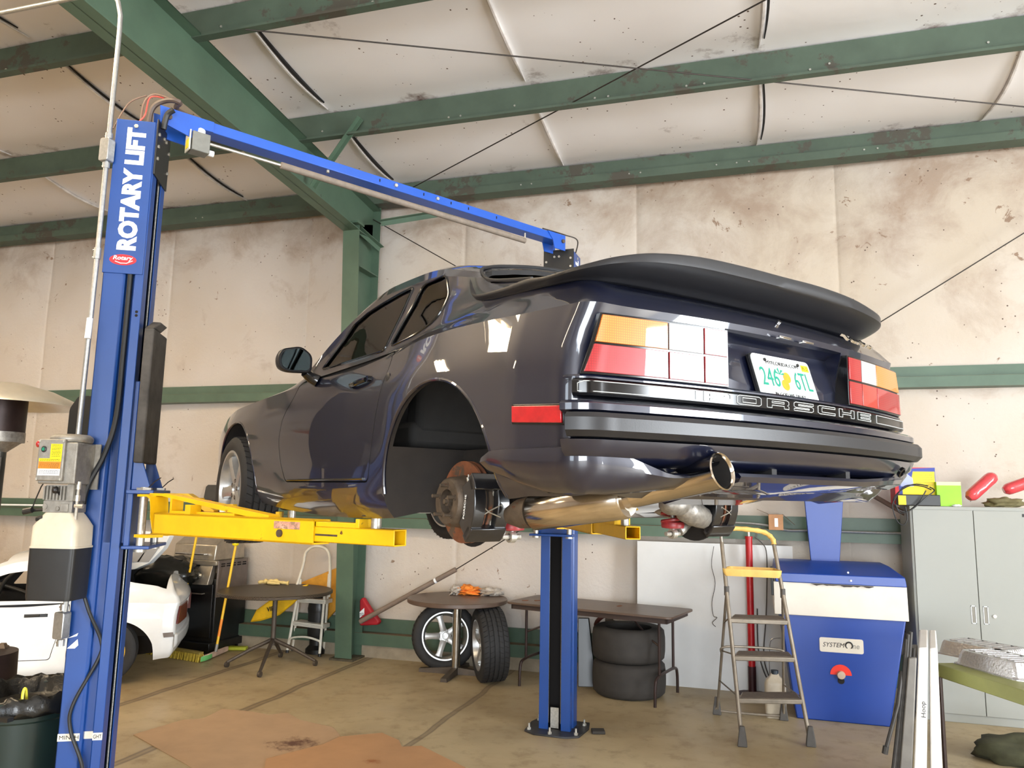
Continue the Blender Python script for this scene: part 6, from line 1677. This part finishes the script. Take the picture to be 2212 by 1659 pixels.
for f_ in (.215, .415, .60):
    A_ = FL.lerp(TL, f_) - LL0; B_ = FR.lerp(TR, f_) - LL0; dp = .20
    m = MB(); m.prism([A_ + Vector((.0, -.02, 0)), B_ + Vector((0, -.02, 0)), B_ + Vector((-.03, dp, .0)), A_ + Vector((.03, dp, .0))], (0, 0, -.035)); st_ = m.build('step', M_alu, ldr, bevel=.006)
    m = MB(); m.prism([A_ + Vector((.02, -.01, .001)), B_ + Vector((-.02, -.01, .001)), B_ + Vector((-.04, dp - .01, .001)), A_ + Vector((.04, dp - .01, .001))], (0, 0, .004)); m.build('step_mat', pm('step_grey_mat', (96, 84, 72), .85, 0, .15, 30, .5, 90), st_)
    for P_, Q_ in ((A_, BL.lerp(kl, f_ / .74 * .9) - LL0), (B_, BR.lerp(kr, f_ / .74 * .9) - LL0)):
        m = MB(); m.cyl(P_ + Vector((0, dp * .5, -.01)), Q_ + Vector((0, 0, .02)), .006, 6); m.build('step_link', M_alu, st_)
f_ = .845; A_ = FL.lerp(TL, f_) - LL0; B_ = FR.lerp(TR, f_) - LL0
m = MB()
def trayring(z_, s_): 
    c_ = (A_ + B_) / 2 + Vector((0, .0, 0)); w_ = (B_ - A_).length / 2 + .012
    return [c_ + Vector((x_ * s_, y_ * s_, z_)) for x_, y_ in rounded([(-w_, -.09), (w_, -.09), (w_ - .05, .17), (-w_ + .05, .17)], .03, 3)]
m.rings([trayring(-.03, .93), trayring(.0, 1.0), trayring(.028, 1.02), trayring(.028, .95), trayring(-.012, .90)]); m.build('tray', M_ylad, ldr, ang=50)
m = MB(); gr = spline([TL - LL0, TL + Vector((.0, .01, .07)) - LL0, TL + Vector((.05, .02, .115)) - LL0, (TL + TR) / 2 + Vector((.03, .02, .115)) - LL0, TR + Vector((-.07, .02, .100)) - LL0, TR + Vector((-.01, .01, .05)) - LL0, TR - LL0], 5)
m.tube(gr, .0125, 10); tr = m.build('top_rail', M_alu, ldr)
m = MB(); g2 = gr[11:30]; m.tube(g2, [.019 + .004 * (i % 3 == 0) for i in range(len(g2))], 10); m.build('grip', M_ylad, tr)
# cord hooked to the left of the ladder
def cord(name, pts, r_, mat, label, y_=7.85):
    P_ = [at(a_, b_, y=y_) if isinstance(a_, (int, float)) else a_ for a_, b_ in pts]
    m = MB(); m.tube(spline(P_, 5), r_, 6); return tag(m.build(name, mat), label, 'cord')
cord('hanging_cord', [(1542, 1180), (1537, 1220), (1545, 1260), (1538, 1300), (1541, 1330), (1549, 1334), (1539, 1345), (1546, 1354)], .003, M_rod, 'thin grey cord dangling in front of the white board')
cord('power_cord', [(1630, 1160), (1645, 1172), (1655, 1190), (1657, 1240), (1655, 1330), (1650, 1420), (1665, 1470)], .006, M_boot, 'grey power cord hanging right of the red pole')
cord('power_cord', [(1636, 1315), (1638, 1400), (1650, 1450), (1665, 1480)], .006, M_boot, 'grey power cord looping down behind the ladder steps')
cord('power_cord', [(1686, 1378), (1666, 1382), (1662, 1410), (1664, 1460), (1680, 1480)], .005, M_galv, 'pale grey cord running down beside the parts washer', 7.4)
jg = at(1678, 1562, z=0) + Vector((0, .18, 0))
jug = thing('plastic_jug', 'translucent white plastic jug on the floor behind the ladder', 'jug', jg)
m = MB(); m.rings([[(x_ * s_, y_ * s_, z_) for x_, y_ in rounded([(-.085, -.055), (.085, -.055), (.085, .055), (-.085, .055)], .03, 4)] for z_, s_ in ((0, .95), (.01, 1), (.26, 1), (.30, .85), (.33, .45), (.35, .35))]); m.build('bottle', pm('milky_plastic', (178, 166, 146), .35, 0, .08, 10), jug, ang=50)
m = MB(); m.cyl((0, 0, .345), (0, 0, .375), .03, 16); m.build('cap', pm('cap_dark', (34, 44, 52), .4, 0, 0), jug)

# parts washer
pw = thing('parts_washer', 'blue parts washer cabinet with white lid band and tall blue neck', 'parts washer', (.73, 7.40, 0))
M_pwb = pm('washer_blue', (8, 56, 140), .42, 0, .05, 2, coat=.15, coatr=.2); M_pww = pm('washer_white', (206, 198, 184), .45, 0, .05, 4)
W0 = Vector((.73, 7.40, 0)); fy = -.30
def pq(x_, z_): return Vector((x_ - W0.x, 0, z_))
m = MB(); m.rings([[(-.365, fy, 0), (.345, fy, 0), (.345, .42, 0), (-.365, .42, 0)], [(-.47, fy, .84), (.50, fy, .84), (.50, .42, .84), (-.47, .42, .84)]]); tk = m.build('tank', M_pwb, pw, bevel=.01)
m = MB(); m.prism([(-.515, fy - .03, .833), (-.515, fy - .005, 1.10), (-.505, .40, 1.12), (-.505, .40, .833)], (1.03, 0, 0)); m.build('lid_band', M_pww, pw, bevel=.004)
m = MB(); m.rings([[(-.50, fy - .02, 1.10), (.515, fy - .02, 1.10), (.515, .40, 1.10), (-.50, .40, 1.10)], [(-.50, fy - .015, 1.175), (.505, fy - .015, 1.175), (.505, .40, 1.175), (-.50, .40, 1.175)], [(-.49, -.02, 1.245), (.43, -.02, 1.245), (.43, .40, 1.245), (-.49, .40, 1.245)]]); m.build('lid', M_pwb, pw, bevel=.006)
m = MB(); 
r_ = random.Random(9); pts = [(-.22, 1.098)]
x_ = -.22
while x_ < .24: x_ += r_.uniform(.015, .04); pts.append((x_, 1.098 - r_.uniform(.004, .018)))
pts.append((.26, 1.098)); m.prism([(a_, fy - .0345 + .0 * b_ + .002, b_) for a_, b_ in pts], (0, -.001, 0)); m.build('chipped_paint', pm('chip_dark', (62, 54, 50), .8, 0, .2, 20), pw)
m = MB(); m.rings([[(x0, .30, z_), (x1, .30, z_), (x1, .37, z_), (x0, .37, z_)] for z_, x0, x1 in ((1.24, -.165, .08), (1.84, -.205, .135), (2.02, -.205, .150))]); m.build('neck', M_pwb, pw, bevel=.004)
m = MB(); m.rings([[(-.36, y_, 2.00 + dz), (.52, y_, 2.00 + dz), (.52, y_, 2.09 + dz), (-.36, y_, 2.09 + dz)] for y_, dz in ((-.18, .02), (.37, .0))]); m.build('light_hood', M_pwb, pw, bevel=.006)
plq = [(1770 , 1380), (1867, 1383), (1867, 1413), (1770, 1408)]
q0 = at(1771, 1407, y=7.095) - W0; q1 = at(1866, 1411, y=7.095) - W0; h_ = .125
pw_y = fy - .002
pp = rounded([(q0.x, .575), (q1.x, .575), (q1.x, .69), (q0.x, .69)], .018, 4); zo = q0.z - .575
m = MB(); m.prism([(a_, pw_y, b_ + zo) for a_, b_ in pp], (0, -.003, 0)); pl_ = m.build('name_plate', M_pww, pw)
wd_ = q1.x - q0.x
text('lettering', 'SYSTEM', M_ink, pl_, (q0.x + .025, pw_y - .0032, q0.z + .042), (1, 0, 0), (0, 0, 1), .036, wd_ * .50, .001, 0, .25)
text('lettering', 'ne', M_gal, pl_, (q0.x + wd_ * .75, pw_y - .0032, q0.z + .038), (1, 0, 0), (0, 0, 1), .030, wd_ * .16, .001, .01, .15)
m = MB(); cO = Vector((q0.x + wd_ * .675, pw_y - .004, q0.z + .062)); m.tube([cO + Vector((.026 * math.cos(a_ * PI / 12), 0, .026 * math.sin(a_ * PI / 12))) for a_ in range(-4, 17)], [.003 + .0035 * math.sin(i / 20 * PI) for i in range(21)], 6); m.build('ring_logo', M_ink, pl_)
qd = at(1817, 1460, y=7.09) - W0
m = MB(); cD = Vector((qd.x, pw_y, qd.z + .005)); m.prism([cD + Vector((.082 * math.cos(PI * k / 20), 0, .082 * math.sin(PI * k / 20))) for k in range(21)], (0, -.003, 0)); dl = m.build('dial_plate', pm('dial_red', (222, 50, 34), .45, 0, .03, 10), pw)
m = MB(); m.lathe([(.034, 0), (.034, .01), (.028, .022), (.001, .024)], cD + Vector((0, -.002, 0)), (0, -1, 0), 24); m.build('timer_knob', pm('knob_beige', (190, 168, 148), .4, .2, .05, 20), dl)
m = MB(); m.lathe([(.026, 0), (.026, .002), (.001, .002)], cD + Vector((0, -.0, -.045)), (0, -1, 0), 20); m.build('knob_hole', M_dark, dl)
m = MB(); m.b2((-.535, fy + .02, .98), (-.510, fy + .05, 1.22)); m.build('lid_handle', M_blk, pw, bevel=.004)
q = at(1878, 1232, y=7.1) - W0
for x_, z_ in ((.075, 1.20), (.095, 1.135)):
    k = MB(); k.cyl((x_, fy - .01, z_), (x_, fy - .028, z_), .008, 8); k.build('rivet', M_zinc, pw)

# metal cabinet
CX0, CX1 = 1.361, 2.325
cb = thing('metal_cabinet', 'tall grey two-door steel cabinet right of the parts washer', 'cabinet', ((CX0 + CX1) / 2, 7.44, 0))
M_cab = pm('cabinet_grey', (142, 143, 136), .42, 0, .02, 1.5); hwid = (CX1 - CX0) / 2; CT = 1.758
m = MB(); m.b2((-hwid, .01, 0), (hwid, .46, CT)); m.build('carcass', M_cab, cb, bevel=.003)
for s_ in (-1, 1):
    m = MB(); xa, xb = (-hwid + .02, -.0025) if s_ < 0 else (.0025, hwid - .02); m.b2((xa, -.008, .07), (xb, .012, CT - .03)); dr = m.build('door', M_cab, cb, bevel=.002)
    hx_ = -.045 if s_ < 0 else .045
    m = MB(); z0_, z1_ = .80, .945
    for a0_, a1_, b0_, b1_ in ((-.018, .018, z0_, z0_ + .006), (-.018, .018, z1_ - .006, z1_), (-.018, -.013, z0_, z1_), (.013, .018, z0_, z1_)): m.b2((hx_ + a0_, -.012, b0_), (hx_ + a1_, -.006, b1_))
    hh_ = m.build('handle', M_galv, dr); m = MB(); m.b2((hx_ - .012, -.0095, z0_ + .006), (hx_ + .012, -.007, z1_ - .006)); m.build('recess', pm('recess_grey', (128, 124, 114), .6, 0, .05, 10), hh_)
m = MB(); m.cyl((.108, -.008, .868), (.108, -.018, .868), .014, 20); m.build('lock', M_chrome, cb)
m = MB(); m.b2((.36, -.0095, CT - .075), (.42, -.0085, CT - .05)); m.build('maker_label', M_ink, cb)

# things on the cabinet
def onc(px_, py_, dy=.0): return at(px_, py_, y=7.44 + dy)
ZT = CT + .0015
def boxthing(name, label, cat, x0, x1, y0, y1, z0, z1, mat, rz=0):
    t_ = thing(name, label, cat, ((x0 + x1) / 2, (y0 + y1) / 2, z0), rz); hx_, hy_ = (x1 - x0) / 2, (y1 - y0) / 2
    m = MB(); m.b2((-hx_, -hy_, 0), (hx_, hy_, z1 - z0)); return t_, m.build('carton', mat, t_, bevel=.002), hx_, hy_
M_cred = pm('carton_red', (206, 34, 40), .5, 0, .04, 10); M_cyel = pm('carton_yellow', (250, 220, 20), .5, 0, .04, 10); M_cblue = pm('carton_blue', (44, 62, 150), .5, 0, .04, 10)
xa = onc(1931, 1010, .12).x; xb = onc(2019, 1010, .12).x
tb, cbx, hx_, hy_ = boxthing('printed_carton', 'red blue and yellow printed carton standing on the cabinet', 'box', xa, xb, 7.56, 7.80, ZT, onc(1975, 1010, .12).z, M_cred)
hh = onc(1975, 1010, .12).z - ZT
def face(poly, mat, name, parent, y_, t=.0008): k = MB(); k.prism([(a_, y_, b_) for a_, b_ in poly], (0, -t, 0)); return k.build(name, mat, parent)
face([(-hx_ + .04, 0), (hx_, 0), (hx_, hh), (-hx_ + .11, hh - .01), (-hx_ + .06, hh * .62), (-hx_ + .03, hh * .55)], M_cblue, 'blue_print', cbx, -hy_)
face([(-hx_ + .06, .01), (hx_ - .005, .01), (hx_ - .005, hh - .035), (-hx_ + .15, hh - .035), (-hx_ + .12, hh * .5), (-hx_ + .06, hh * .45)], M_cyel, 'yellow_print', cbx, -hy_ - .001)
face([(-hx_ + .045, hh * .50), (-hx_ + .15, hh * .50), (-hx_ + .145, hh * .72), (-hx_ + .10, hh * .84), (-hx_ + .06, hh * .75)], pm('carton_pale', (168, 176, 214), .5, 0, .06, 20), 'picture', cbx, -hy_ - .002)
m = MB(); m.lathe([(.001, 0), (.022, 0), (.022, .001), (.001, .001)], (-hx_ + .055, -hy_, hh * .84), (0, -1, 0), 10); m.build('logo', M_letter, cbx)
lines(cbx, -hx_ + .17, hx_ - .02, [hh * .80, hh * .74, hh * .68, hh * .60, hh * .54], -hy_ - .002)
xa = onc(1938, 1070, .03).x; xb = onc(2030, 1070, .03).x
bc_ = thing('battery_charger', 'black battery charger with yellow panel and coiled cable on the cabinet edge', 'charger', ((xa + xb) / 2, 7.50, ZT))
hw_ = (xb - xa) / 2; m = MB(); m.b2((-hw_, -.05, 0), (hw_, .05, .095)); ch = m.build('case', M_blk, bc_, bevel=.006); face([(-hw_ + .004, .006), (-hw_ + .065, .006), (-hw_ + .065, .085), (-hw_ + .004, .085)], M_cyel, 'front_panel', ch, -.051)
C0 = Vector(((xa + xb) / 2, 7.50, ZT))
m = MB()
for k_, pts in enumerate(([(2005, 1050, -.02), (1975, 1046, -.03), (1945, 1060, -.06), (1930, 1080, -.08), (1940, 1100, -.09), (1960, 1104, -.09), (1985, 1085, -.08), (2000, 1060, -.05)], [(2012, 1058, -.03), (1990, 1050, -.04), (1955, 1050, -.07), (1935, 1075, -.10), (1928, 1095, -.10), (1938, 1125, -.10), (1952, 1134, -.10), (1960, 1120, -.10), (1956, 1095, -.10)], [(2008, 1052, -.02), (2018, 1060, -.04), (2000, 1075, -.08), (1970, 1100, -.10), (1945, 1108, -.10), (1935, 1090, -.10)])):
    m.tube(spline([onc(a_, b_, c_) - C0 for a_, b_, c_ in pts], 6), .005, 8)
m.build('cable', M_hose, bc_)
xa = onc(2024, 1070, .05).x; xb = onc(2077, 1070, .05).x; zt_ = onc(2050, 1041, .05).z
t_, c2, hx_, hy_ = boxthing('green_carton', 'lime green open carton on the cabinet beside the charger', 'box', xa, xb, 7.49, 7.62, ZT, zt_, pm('carton_lime', (140, 206, 30), .5, 0, .06, 10))
face([(-hx_, zt_ - ZT - .03), (hx_, zt_ - ZT - .03), (hx_, zt_ - ZT), (-hx_, zt_ - ZT)], pm('card_cream', (214, 200, 160), .6, 0, .05, 10), 'cream_flap', c2, -hy_)
M_rwrap = pm('red_shrink_wrap', (214, 70, 76), .22, 0, .12, 14, .5, 50, coat=.6)
def pack(label, pa_, pb_, r_, seed):
    A_ = pa_; B_ = pb_; t_ = thing('wrapped_roll', label, 'package', (A_ + B_) / 2); c_ = (A_ + B_) / 2; d_ = (B_ - A_); m = MB(); u_, w_, a__ = frame(d_); rs = []
    for i in range(13):
        q = A_.lerp(B_, i / 12); k_ = (.55 if i in (0, 12) else .92 if i in (1, 11) else 1.0)
        rs.append([q - c_ + (u_ * math.cos(2 * PI * j / 24) * (1 + .10 * noise.noise(Vector((i * .6, j * .5, seed)))) + w_ * math.sin(2 * PI * j / 24) * .85) * r_ * k_ for j in range(24)])
    m.rings(rs, True, True); m.build('wrap', M_rwrap, t_, ang=50); return t_
A_ = onc(2092, 1076, .10); B_ = onc(2148, 1026, .16); A_.z = max(A_.z, ZT + .07); pack('red shrink wrapped roll lying slanted on the cabinet', A_, B_, .062, 1)
A_ = onc(2168, 1060, .24); B_ = onc(2250, 1032, .24); A_.z = max(A_.z, ZT + .065); pack('red wrapped package at the right edge behind the khaki bag', A_, B_, .06, 5)
q = onc(2170, 1076, .06); M_khaki = pm('khaki_canvas', (112, 104, 70), .85, 0, .15, 12, .4, 60)
tag(blob('khaki_bag', Vector((q.x, q.y + .04, ZT + .035)), (.14, .08, .045), M_khaki, 6, .25, 2.5), 'rumpled khaki canvas bag on the cabinet front edge', 'bag')
q = onc(2068, 1085, .01); tag(blob('paper_scrap', Vector((q.x, q.y + .02, ZT + .008)), (.035, .02, .010), M_letter, 3, .3), 'small white paper scrap on the cabinet beside the lime carton', 'paper')
# brown strut running from the wall behind the cabinet corner
a_ = at(1868, 1060, y=7.9); b_ = at(1938, 1100, y=7.75)
m = MB(); m.cyl(a_, b_ + (b_ - a_) * .4, .022, 10); tag(m.build('brown_pipe', pm('brown_pipe', (104, 84, 70), .6, 0, .1, 12)), 'short brown pipe sloping down to the cabinet top corner', 'pipe')
# carton and thin pipe on the wall girt
gb = thing('cardboard_box', 'small open brown cardboard box sitting on the wall girt', 'box', (at(1676, 1132, y=7.86).x, 7.88, 1.505))
m = MB(); m.b2((-.065, -.055, .0), (.065, .055, .145)); M_card = pm('cardboard', (168, 124, 88), .85, 0, .1, 14); bx_ = m.build('carton', M_card, gb)
m = MB(); m.prism([(-.065, -.055, .145), (-.065, .055, .145), (-.17, .05, .19), (-.17, -.05, .19)], (0, 0, .004)); m.prism([(.065, -.055, .145), (.065, .055, .145), (.17, .05, .05), (.17, -.05, .05)], (0, 0, .004)); m.build('flap', pm('card_dark', (96, 74, 54), .85, 0, .1, 14), bx_)
m = MB(); m.b2((-.012, -.0565, .03), (.018, -.0555, .11)); m.build('shipping_label', M_letter, bx_)
m = MB(); pz = at(1620, 1131, y=7.90); m.tube(spline([Vector((pz.x - .25, 7.92, 1.56)), pz, at(1660, 1136, y=7.90), at(1700, 1146, y=7.90), at(1760, 1147, y=7.90), at(1920, 1152, y=7.90), Vector((2.4, 7.90, 1.515))], 5), .011, 8); tag(m.build('wall_pipe', M_galv), 'thin grey pipe running along the lower wall girt', 'pipe')
a_ = at(1, 1091, y=7.88); b_ = at(125, 1092, y=7.88); m = MB(); m.cyl(a_ - Vector((.5, 0, 0)), b_, .012, 8); tag(m.build('wall_pipe', M_letter), 'white pipe lying along the girt behind the trash can side', 'pipe')
# dark tool case seen behind the front wheel of the raised car
q = at(450, 1085, y=8.0)
tc_ = thing('tool_case', 'dark open tool case with red tray sitting on the wall girt', 'tool case', (q.x, 8.0, 1.632))
m = MB(); m.prism([(-.10, .03, .03), (.10, .03, .03), (.10, .05, .20), (.07, .05, .215), (-.06, .05, .215), (-.09, .05, .19)], (0, .008, 0)); m.build('lid', pm('case_grey', (62, 60, 56), .6, 0, .1, 10), tc_)
m = MB(); m.b2((-.16, -.045, 0), (.12, .045, .028)); bs_ = m.build('base', M_blk, tc_, bevel=.003); m = MB(); m.b2((-.06, -.046, .008), (.08, -.044, .03)); m.build('red_tray', M_tray0, bs_)


# folded tables and chairs standing on edge
def leaner(name, label, cat, quad, th, mat, extra=None):
    m = MB(); m.prism([Vector(p_) for p_ in quad], th); o = m.build(name, mat, None, bevel=.01); return tag(o, label, cat)
ft_ = thing('folded_table', 'white plastic folded table standing on edge, marked Hoop', 'table', (.95, 5.0, 0))
F0 = Vector((.95, 5.0, 0)); M_wpl = pm('white_plastic', (224, 220, 214), .45, 0, .03, 6)
def fl(px_, py_, dy=0): return at(px_, py_, y=5.0 + dy) - F0
def slab(pts, thick, mat, name, parent):
    m = MB(); m.prism(pts, thick); return m.build(name, mat, parent, bevel=.008)
def edge_slab(topx0, topx1, botx0, botx1, ytop, depth, mat, name, parent, z0=.004):
    A_ = fl(topx0, ytop); B_ = fl(topx1, ytop); za = A_.z
    C_ = fl(botx1, 1659); D_ = fl(botx0, 1659); 
    def ext(P_, Q_): t__ = (P_.z - z0) / (P_.z - Q_.z); return P_.lerp(Q_, t__)
    return slab([A_, B_, ext(B_, C_), ext(A_, D_)], Vector((depth * .20, depth, 0)), mat, name, parent)
s1 = edge_slab(1984, 2005, 1974, 2002, 1399, .70, M_wpl, 'half_top', ft_)
s2_ = edge_slab(2008, 2025, 2010, 2036, 1400, .70, M_wpl, 'half_top', ft_)
a_ = fl(1999, 1548); text('marker_writing', 'Hoop', M_ink, s1, fl(2003, 1550) + Vector((0, -.004, 0)), (-.0, 0, 1), (-1, 0, 0), .030, .085, .001, 0)
fg_ = thing('folded_chair', 'grey folded metal chairs stacked on edge beside the white folded table', 'chair', (.95, 5.0, 0))
s3 = edge_slab(1962, 1981, 1943, 1971, 1420, .45, pm('folded_grey', (108, 104, 98), .5, .3, .15, 8), 'seat_panel', fg_)
for (a1, b1), (a2, b2), r_ in (((1962, 1370), (1942, 1659), .010), ((1968, 1365), (1950, 1659), .010), ((1955, 1440), (1930, 1659), .011), ((1958, 1380), (1936, 1659), .009), ((1975, 1400), (1958, 1659), .010)):
    A_ = fl(a1, b1, .02); B_ = fl(a2, b2, .02); t__ = (A_.z - .01) / (A_.z - B_.z); m = MB(); m.tube([A_, A_.lerp(B_, t__)], r_, 8); m.build('leg_tube', pm('folded_dark_tube', (66, 64, 62), .45, .5, .15, 20), fg_)
m = MB(); m.tube([fl(1948, 1450, .03), fl(1940, 1520, .0), fl(1912, 1625, -.02)], .011, 8); m.cyl(fl(1914, 1612, -.02), fl(1911, 1628, -.02), .016, 10); m.build('swing_leg', pm('folded_dark_tube', (66, 64, 62), .45, .5, .15, 20), fg_)

# olive table with foil trays
ot = thing('olive_table', 'olive green folding table under two foil trays at the right edge', 'table', (1.6, 5.6, 0))
O0 = Vector((1.6, 5.6, 0)); M_ol = pm('olive_top', (126, 128, 72), .5, 0, .06, 6)
c1 = at(2020, 1432, z=.74); c2_ = at(2212, 1492, z=.74); d_ = (c2_ - c1).normalized(); n_ = Vector((-d_.y, d_.x, 0)); 
c2_ = c1 + d_ * 1.1
if n_.y < 0: n_ = -n_
quad = [c1, c2_, c2_ + n_ * .55, c1 + n_ * .55]
m = MB(); m.prism([q - O0 for q in quad], (0, 0, -.085)); m.build('tabletop', M_ol, ot, bevel=.006)
for u_, v_ in ((.012, .02), (1.0, .03), (1.0, .52)):
    q = c1 + d_ * (u_ * 1.05) + n_ * v_ - O0
    m = MB(); m.cyl((q.x, q.y, 0), (q.x, q.y, .70), .014, 10); m.build('leg', M_tleg, ot)
t = NT('foil'); t.inp('Base Color', rgb(206, 206, 208)); t.inp('Metallic', 1.0); t.inp('Roughness', .24); t.bump(t.noise(60, 6), .7, .006); M_foil = t.m
def foil(label, c_, rz, L_, W_, H_, zz, lower=False, inv=True):
    t_ = thing('foil_tray', label, 'tray', (c_.x, c_.y, zz), rz); m = MB(); rs = []
    def ring(k_, z_, wob=0): 
        P_ = []
        base = rounded([(-L_ / 2, -W_ / 2), (L_ / 2, -W_ / 2), (L_ / 2, W_ / 2), (-L_ / 2, W_ / 2)], .05, 5); P2 = dense([Vector(p_ + (0,)) for p_ in base] + [Vector(base[0] + (0,))], .012)[:-1]
        for i, p_ in enumerate(P2): s__ = k_ * (1 + wob * (.012 if i % 2 else -.012)); P_.append((p_.x * s__, p_.y * s__, z_))
        return P_
    m.rings([ring(1.06, 0), ring(1.06, .006), ring(1.0, .006), ring(.97, .015, 1), ring(.90, H_ * .8, 1), ring(.86, H_)]); m.build('foil_lid' if inv else 'pan', M_foil, t_, ang=25)
    m = MB(); 
    for k in range(4): m.tube([(-L_ * .36 + k * L_ * .2, -W_ * .3, H_ + .001), (-L_ * .36 + k * L_ * .2 + .05, -W_ * .3, H_ + .001), (-L_ * .36 + k * L_ * .2 + .05, W_ * .3, H_ + .001), (-L_ * .36 + k * L_ * .2, W_ * .3, H_ + .001)], .004, 6, loop=True)
    m.build('embossing', M_foil, t_); return t_
cA = at(2172, 1448, z=.745); foil('front upturned foil tray on the olive table', cA, math.atan2(d_.y, d_.x) + .05, .50, .32, .095, .7405)
cB = at(2128, 1420, z=.745); foil('rear upturned foil tray on the olive table beside the white folded table', cB, math.atan2(d_.y, d_.x) + .30, .50, .32, .095, .7405)
q = at(2180, 1650, z=.0)
tag(blob('duffel_bag', q + Vector((.10, .05, .07)), (.30, .18, .11), pm('khaki_dark', (66, 66, 44), .9, 0, .2, 10, .4, 50), 8, .16, 1.6), 'dark khaki duffel bag on the floor at the lower right corner', 'bag')

# cardboard sheets on the floor
def sheet(label, pxs, z_, mat, seed):
    P_ = [at(a_, b_, z=z_) for a_, b_ in pxs]; m = MB(); m.prism([p_ for p_ in P_], (0, 0, .004)); o = m.build('cardboard_sheet', mat, None); return tag(o, label, 'cardboard')
def cardmat(name, col, stain, sc, sr):
    t = NT(name); c_ = t.mix(t.ramp(t.noise(4, 6), .3, .7), tuple(v * .86 for v in rgb(*col)[:3]) + (1,), rgb(*col))
    P_ = t.xyz(); dx = t.math('SUBTRACT', P_[0], sc.x); dy = t.math('SUBTRACT', P_[1], sc.y)
    d2 = t.math('SQRT', t.math('ADD', t.math('MULTIPLY', dx, dx), t.math('MULTIPLY', dy, dy)))
    f_ = t.math('ADD', t.mrange(d2, sr, 0.0, 0, .55), t.math('MULTIPLY', t.math('SUBTRACT', t.noise(9, 10, .75), .5), 1.0))
    c_ = t.mix(t.ramp(f_, .30, .50), c_, rgb(*stain)); t.inp('Base Color', c_); t.inp('Roughness', .85); return t.m
M_c1 = cardmat('cardboard_stained', (176, 146, 114), (92, 60, 44), at(635, 1608, z=0), .38)
M_c2 = cardmat('cardboard_warm', (184, 140, 98), (150, 92, 50), at(800, 1648, z=0), .12)
sheet('large flat cardboard sheet with a dark oil stain on the floor', [(288, 1588), (330, 1575), (395, 1556), (440, 1553), (480, 1532), (545, 1538), (580, 1545), (620, 1540), (648, 1556), (720, 1572), (735, 1590), (700, 1700), (500, 1720), (420, 1662)], .001, M_c1, 1)
sheet('warm brown cardboard sheet overlapping the stained one at bottom', [(575, 1640), (700, 1608), (735, 1592), (825, 1584), (862, 1600), (868, 1614), (910, 1612), (1005, 1659), (1030, 1720), (560, 1720)], .0062, M_c2, 2)
q = [at(a_, b_, z=.0058) for a_, b_ in ((470, 1545), (555, 1532), (580, 1545), (485, 1553))]
# small dark mat by the right lift post foot
q = at(1292, 1583, z=0); m = MB(); m.box(q + Vector((0, 0, .012)), (.10, .09, .022), Rz(.3)); tag(m.build('rubber_block', M_slick, None, bevel=.005), 'small black rubber block beside the foot of the right lift post', 'block')

# red tool chest standing left of the frame; it shows as a red patch in the raised car's door
tch = thing('tool_chest', 'red rolling tool chest, seen only as a reflection in the dark door', 'tool chest', (-6.9, 4.15, 0), math.radians(70))
M_tred = pm('chest_red', (176, 20, 26), .3, 0, .05, 8, coat=.4)
m = MB(); m.b2((-.45, -.25, .12), (.45, .25, 1.25)); cc = m.build('cabinet', M_tred, tch, bevel=.01)
for k in range(6):
    m = MB(); m.b2((-.42, -.262, .16 + .175 * k), (.42, -.25, .315 + .175 * k)); dw = m.build('drawer', M_tred, cc, bevel=.004); m = MB(); m.b2((-.36, -.285, .275 + .175 * k), (.36, -.262, .295 + .175 * k)); m.build('drawer_handle', M_chrome, dw)
for x_, y_ in ((-.38, -.2), (.38, -.2), (-.38, .2), (.38, .2)):
    m = MB(); m.cyl((x_ - .02, y_, .06), (x_ + .02, y_, .06), .06, 18); m.b2((x_ - .03, y_ - .03, .06), (x_ + .03, y_ + .03, .12)); m.build('caster', M_blk, tch)
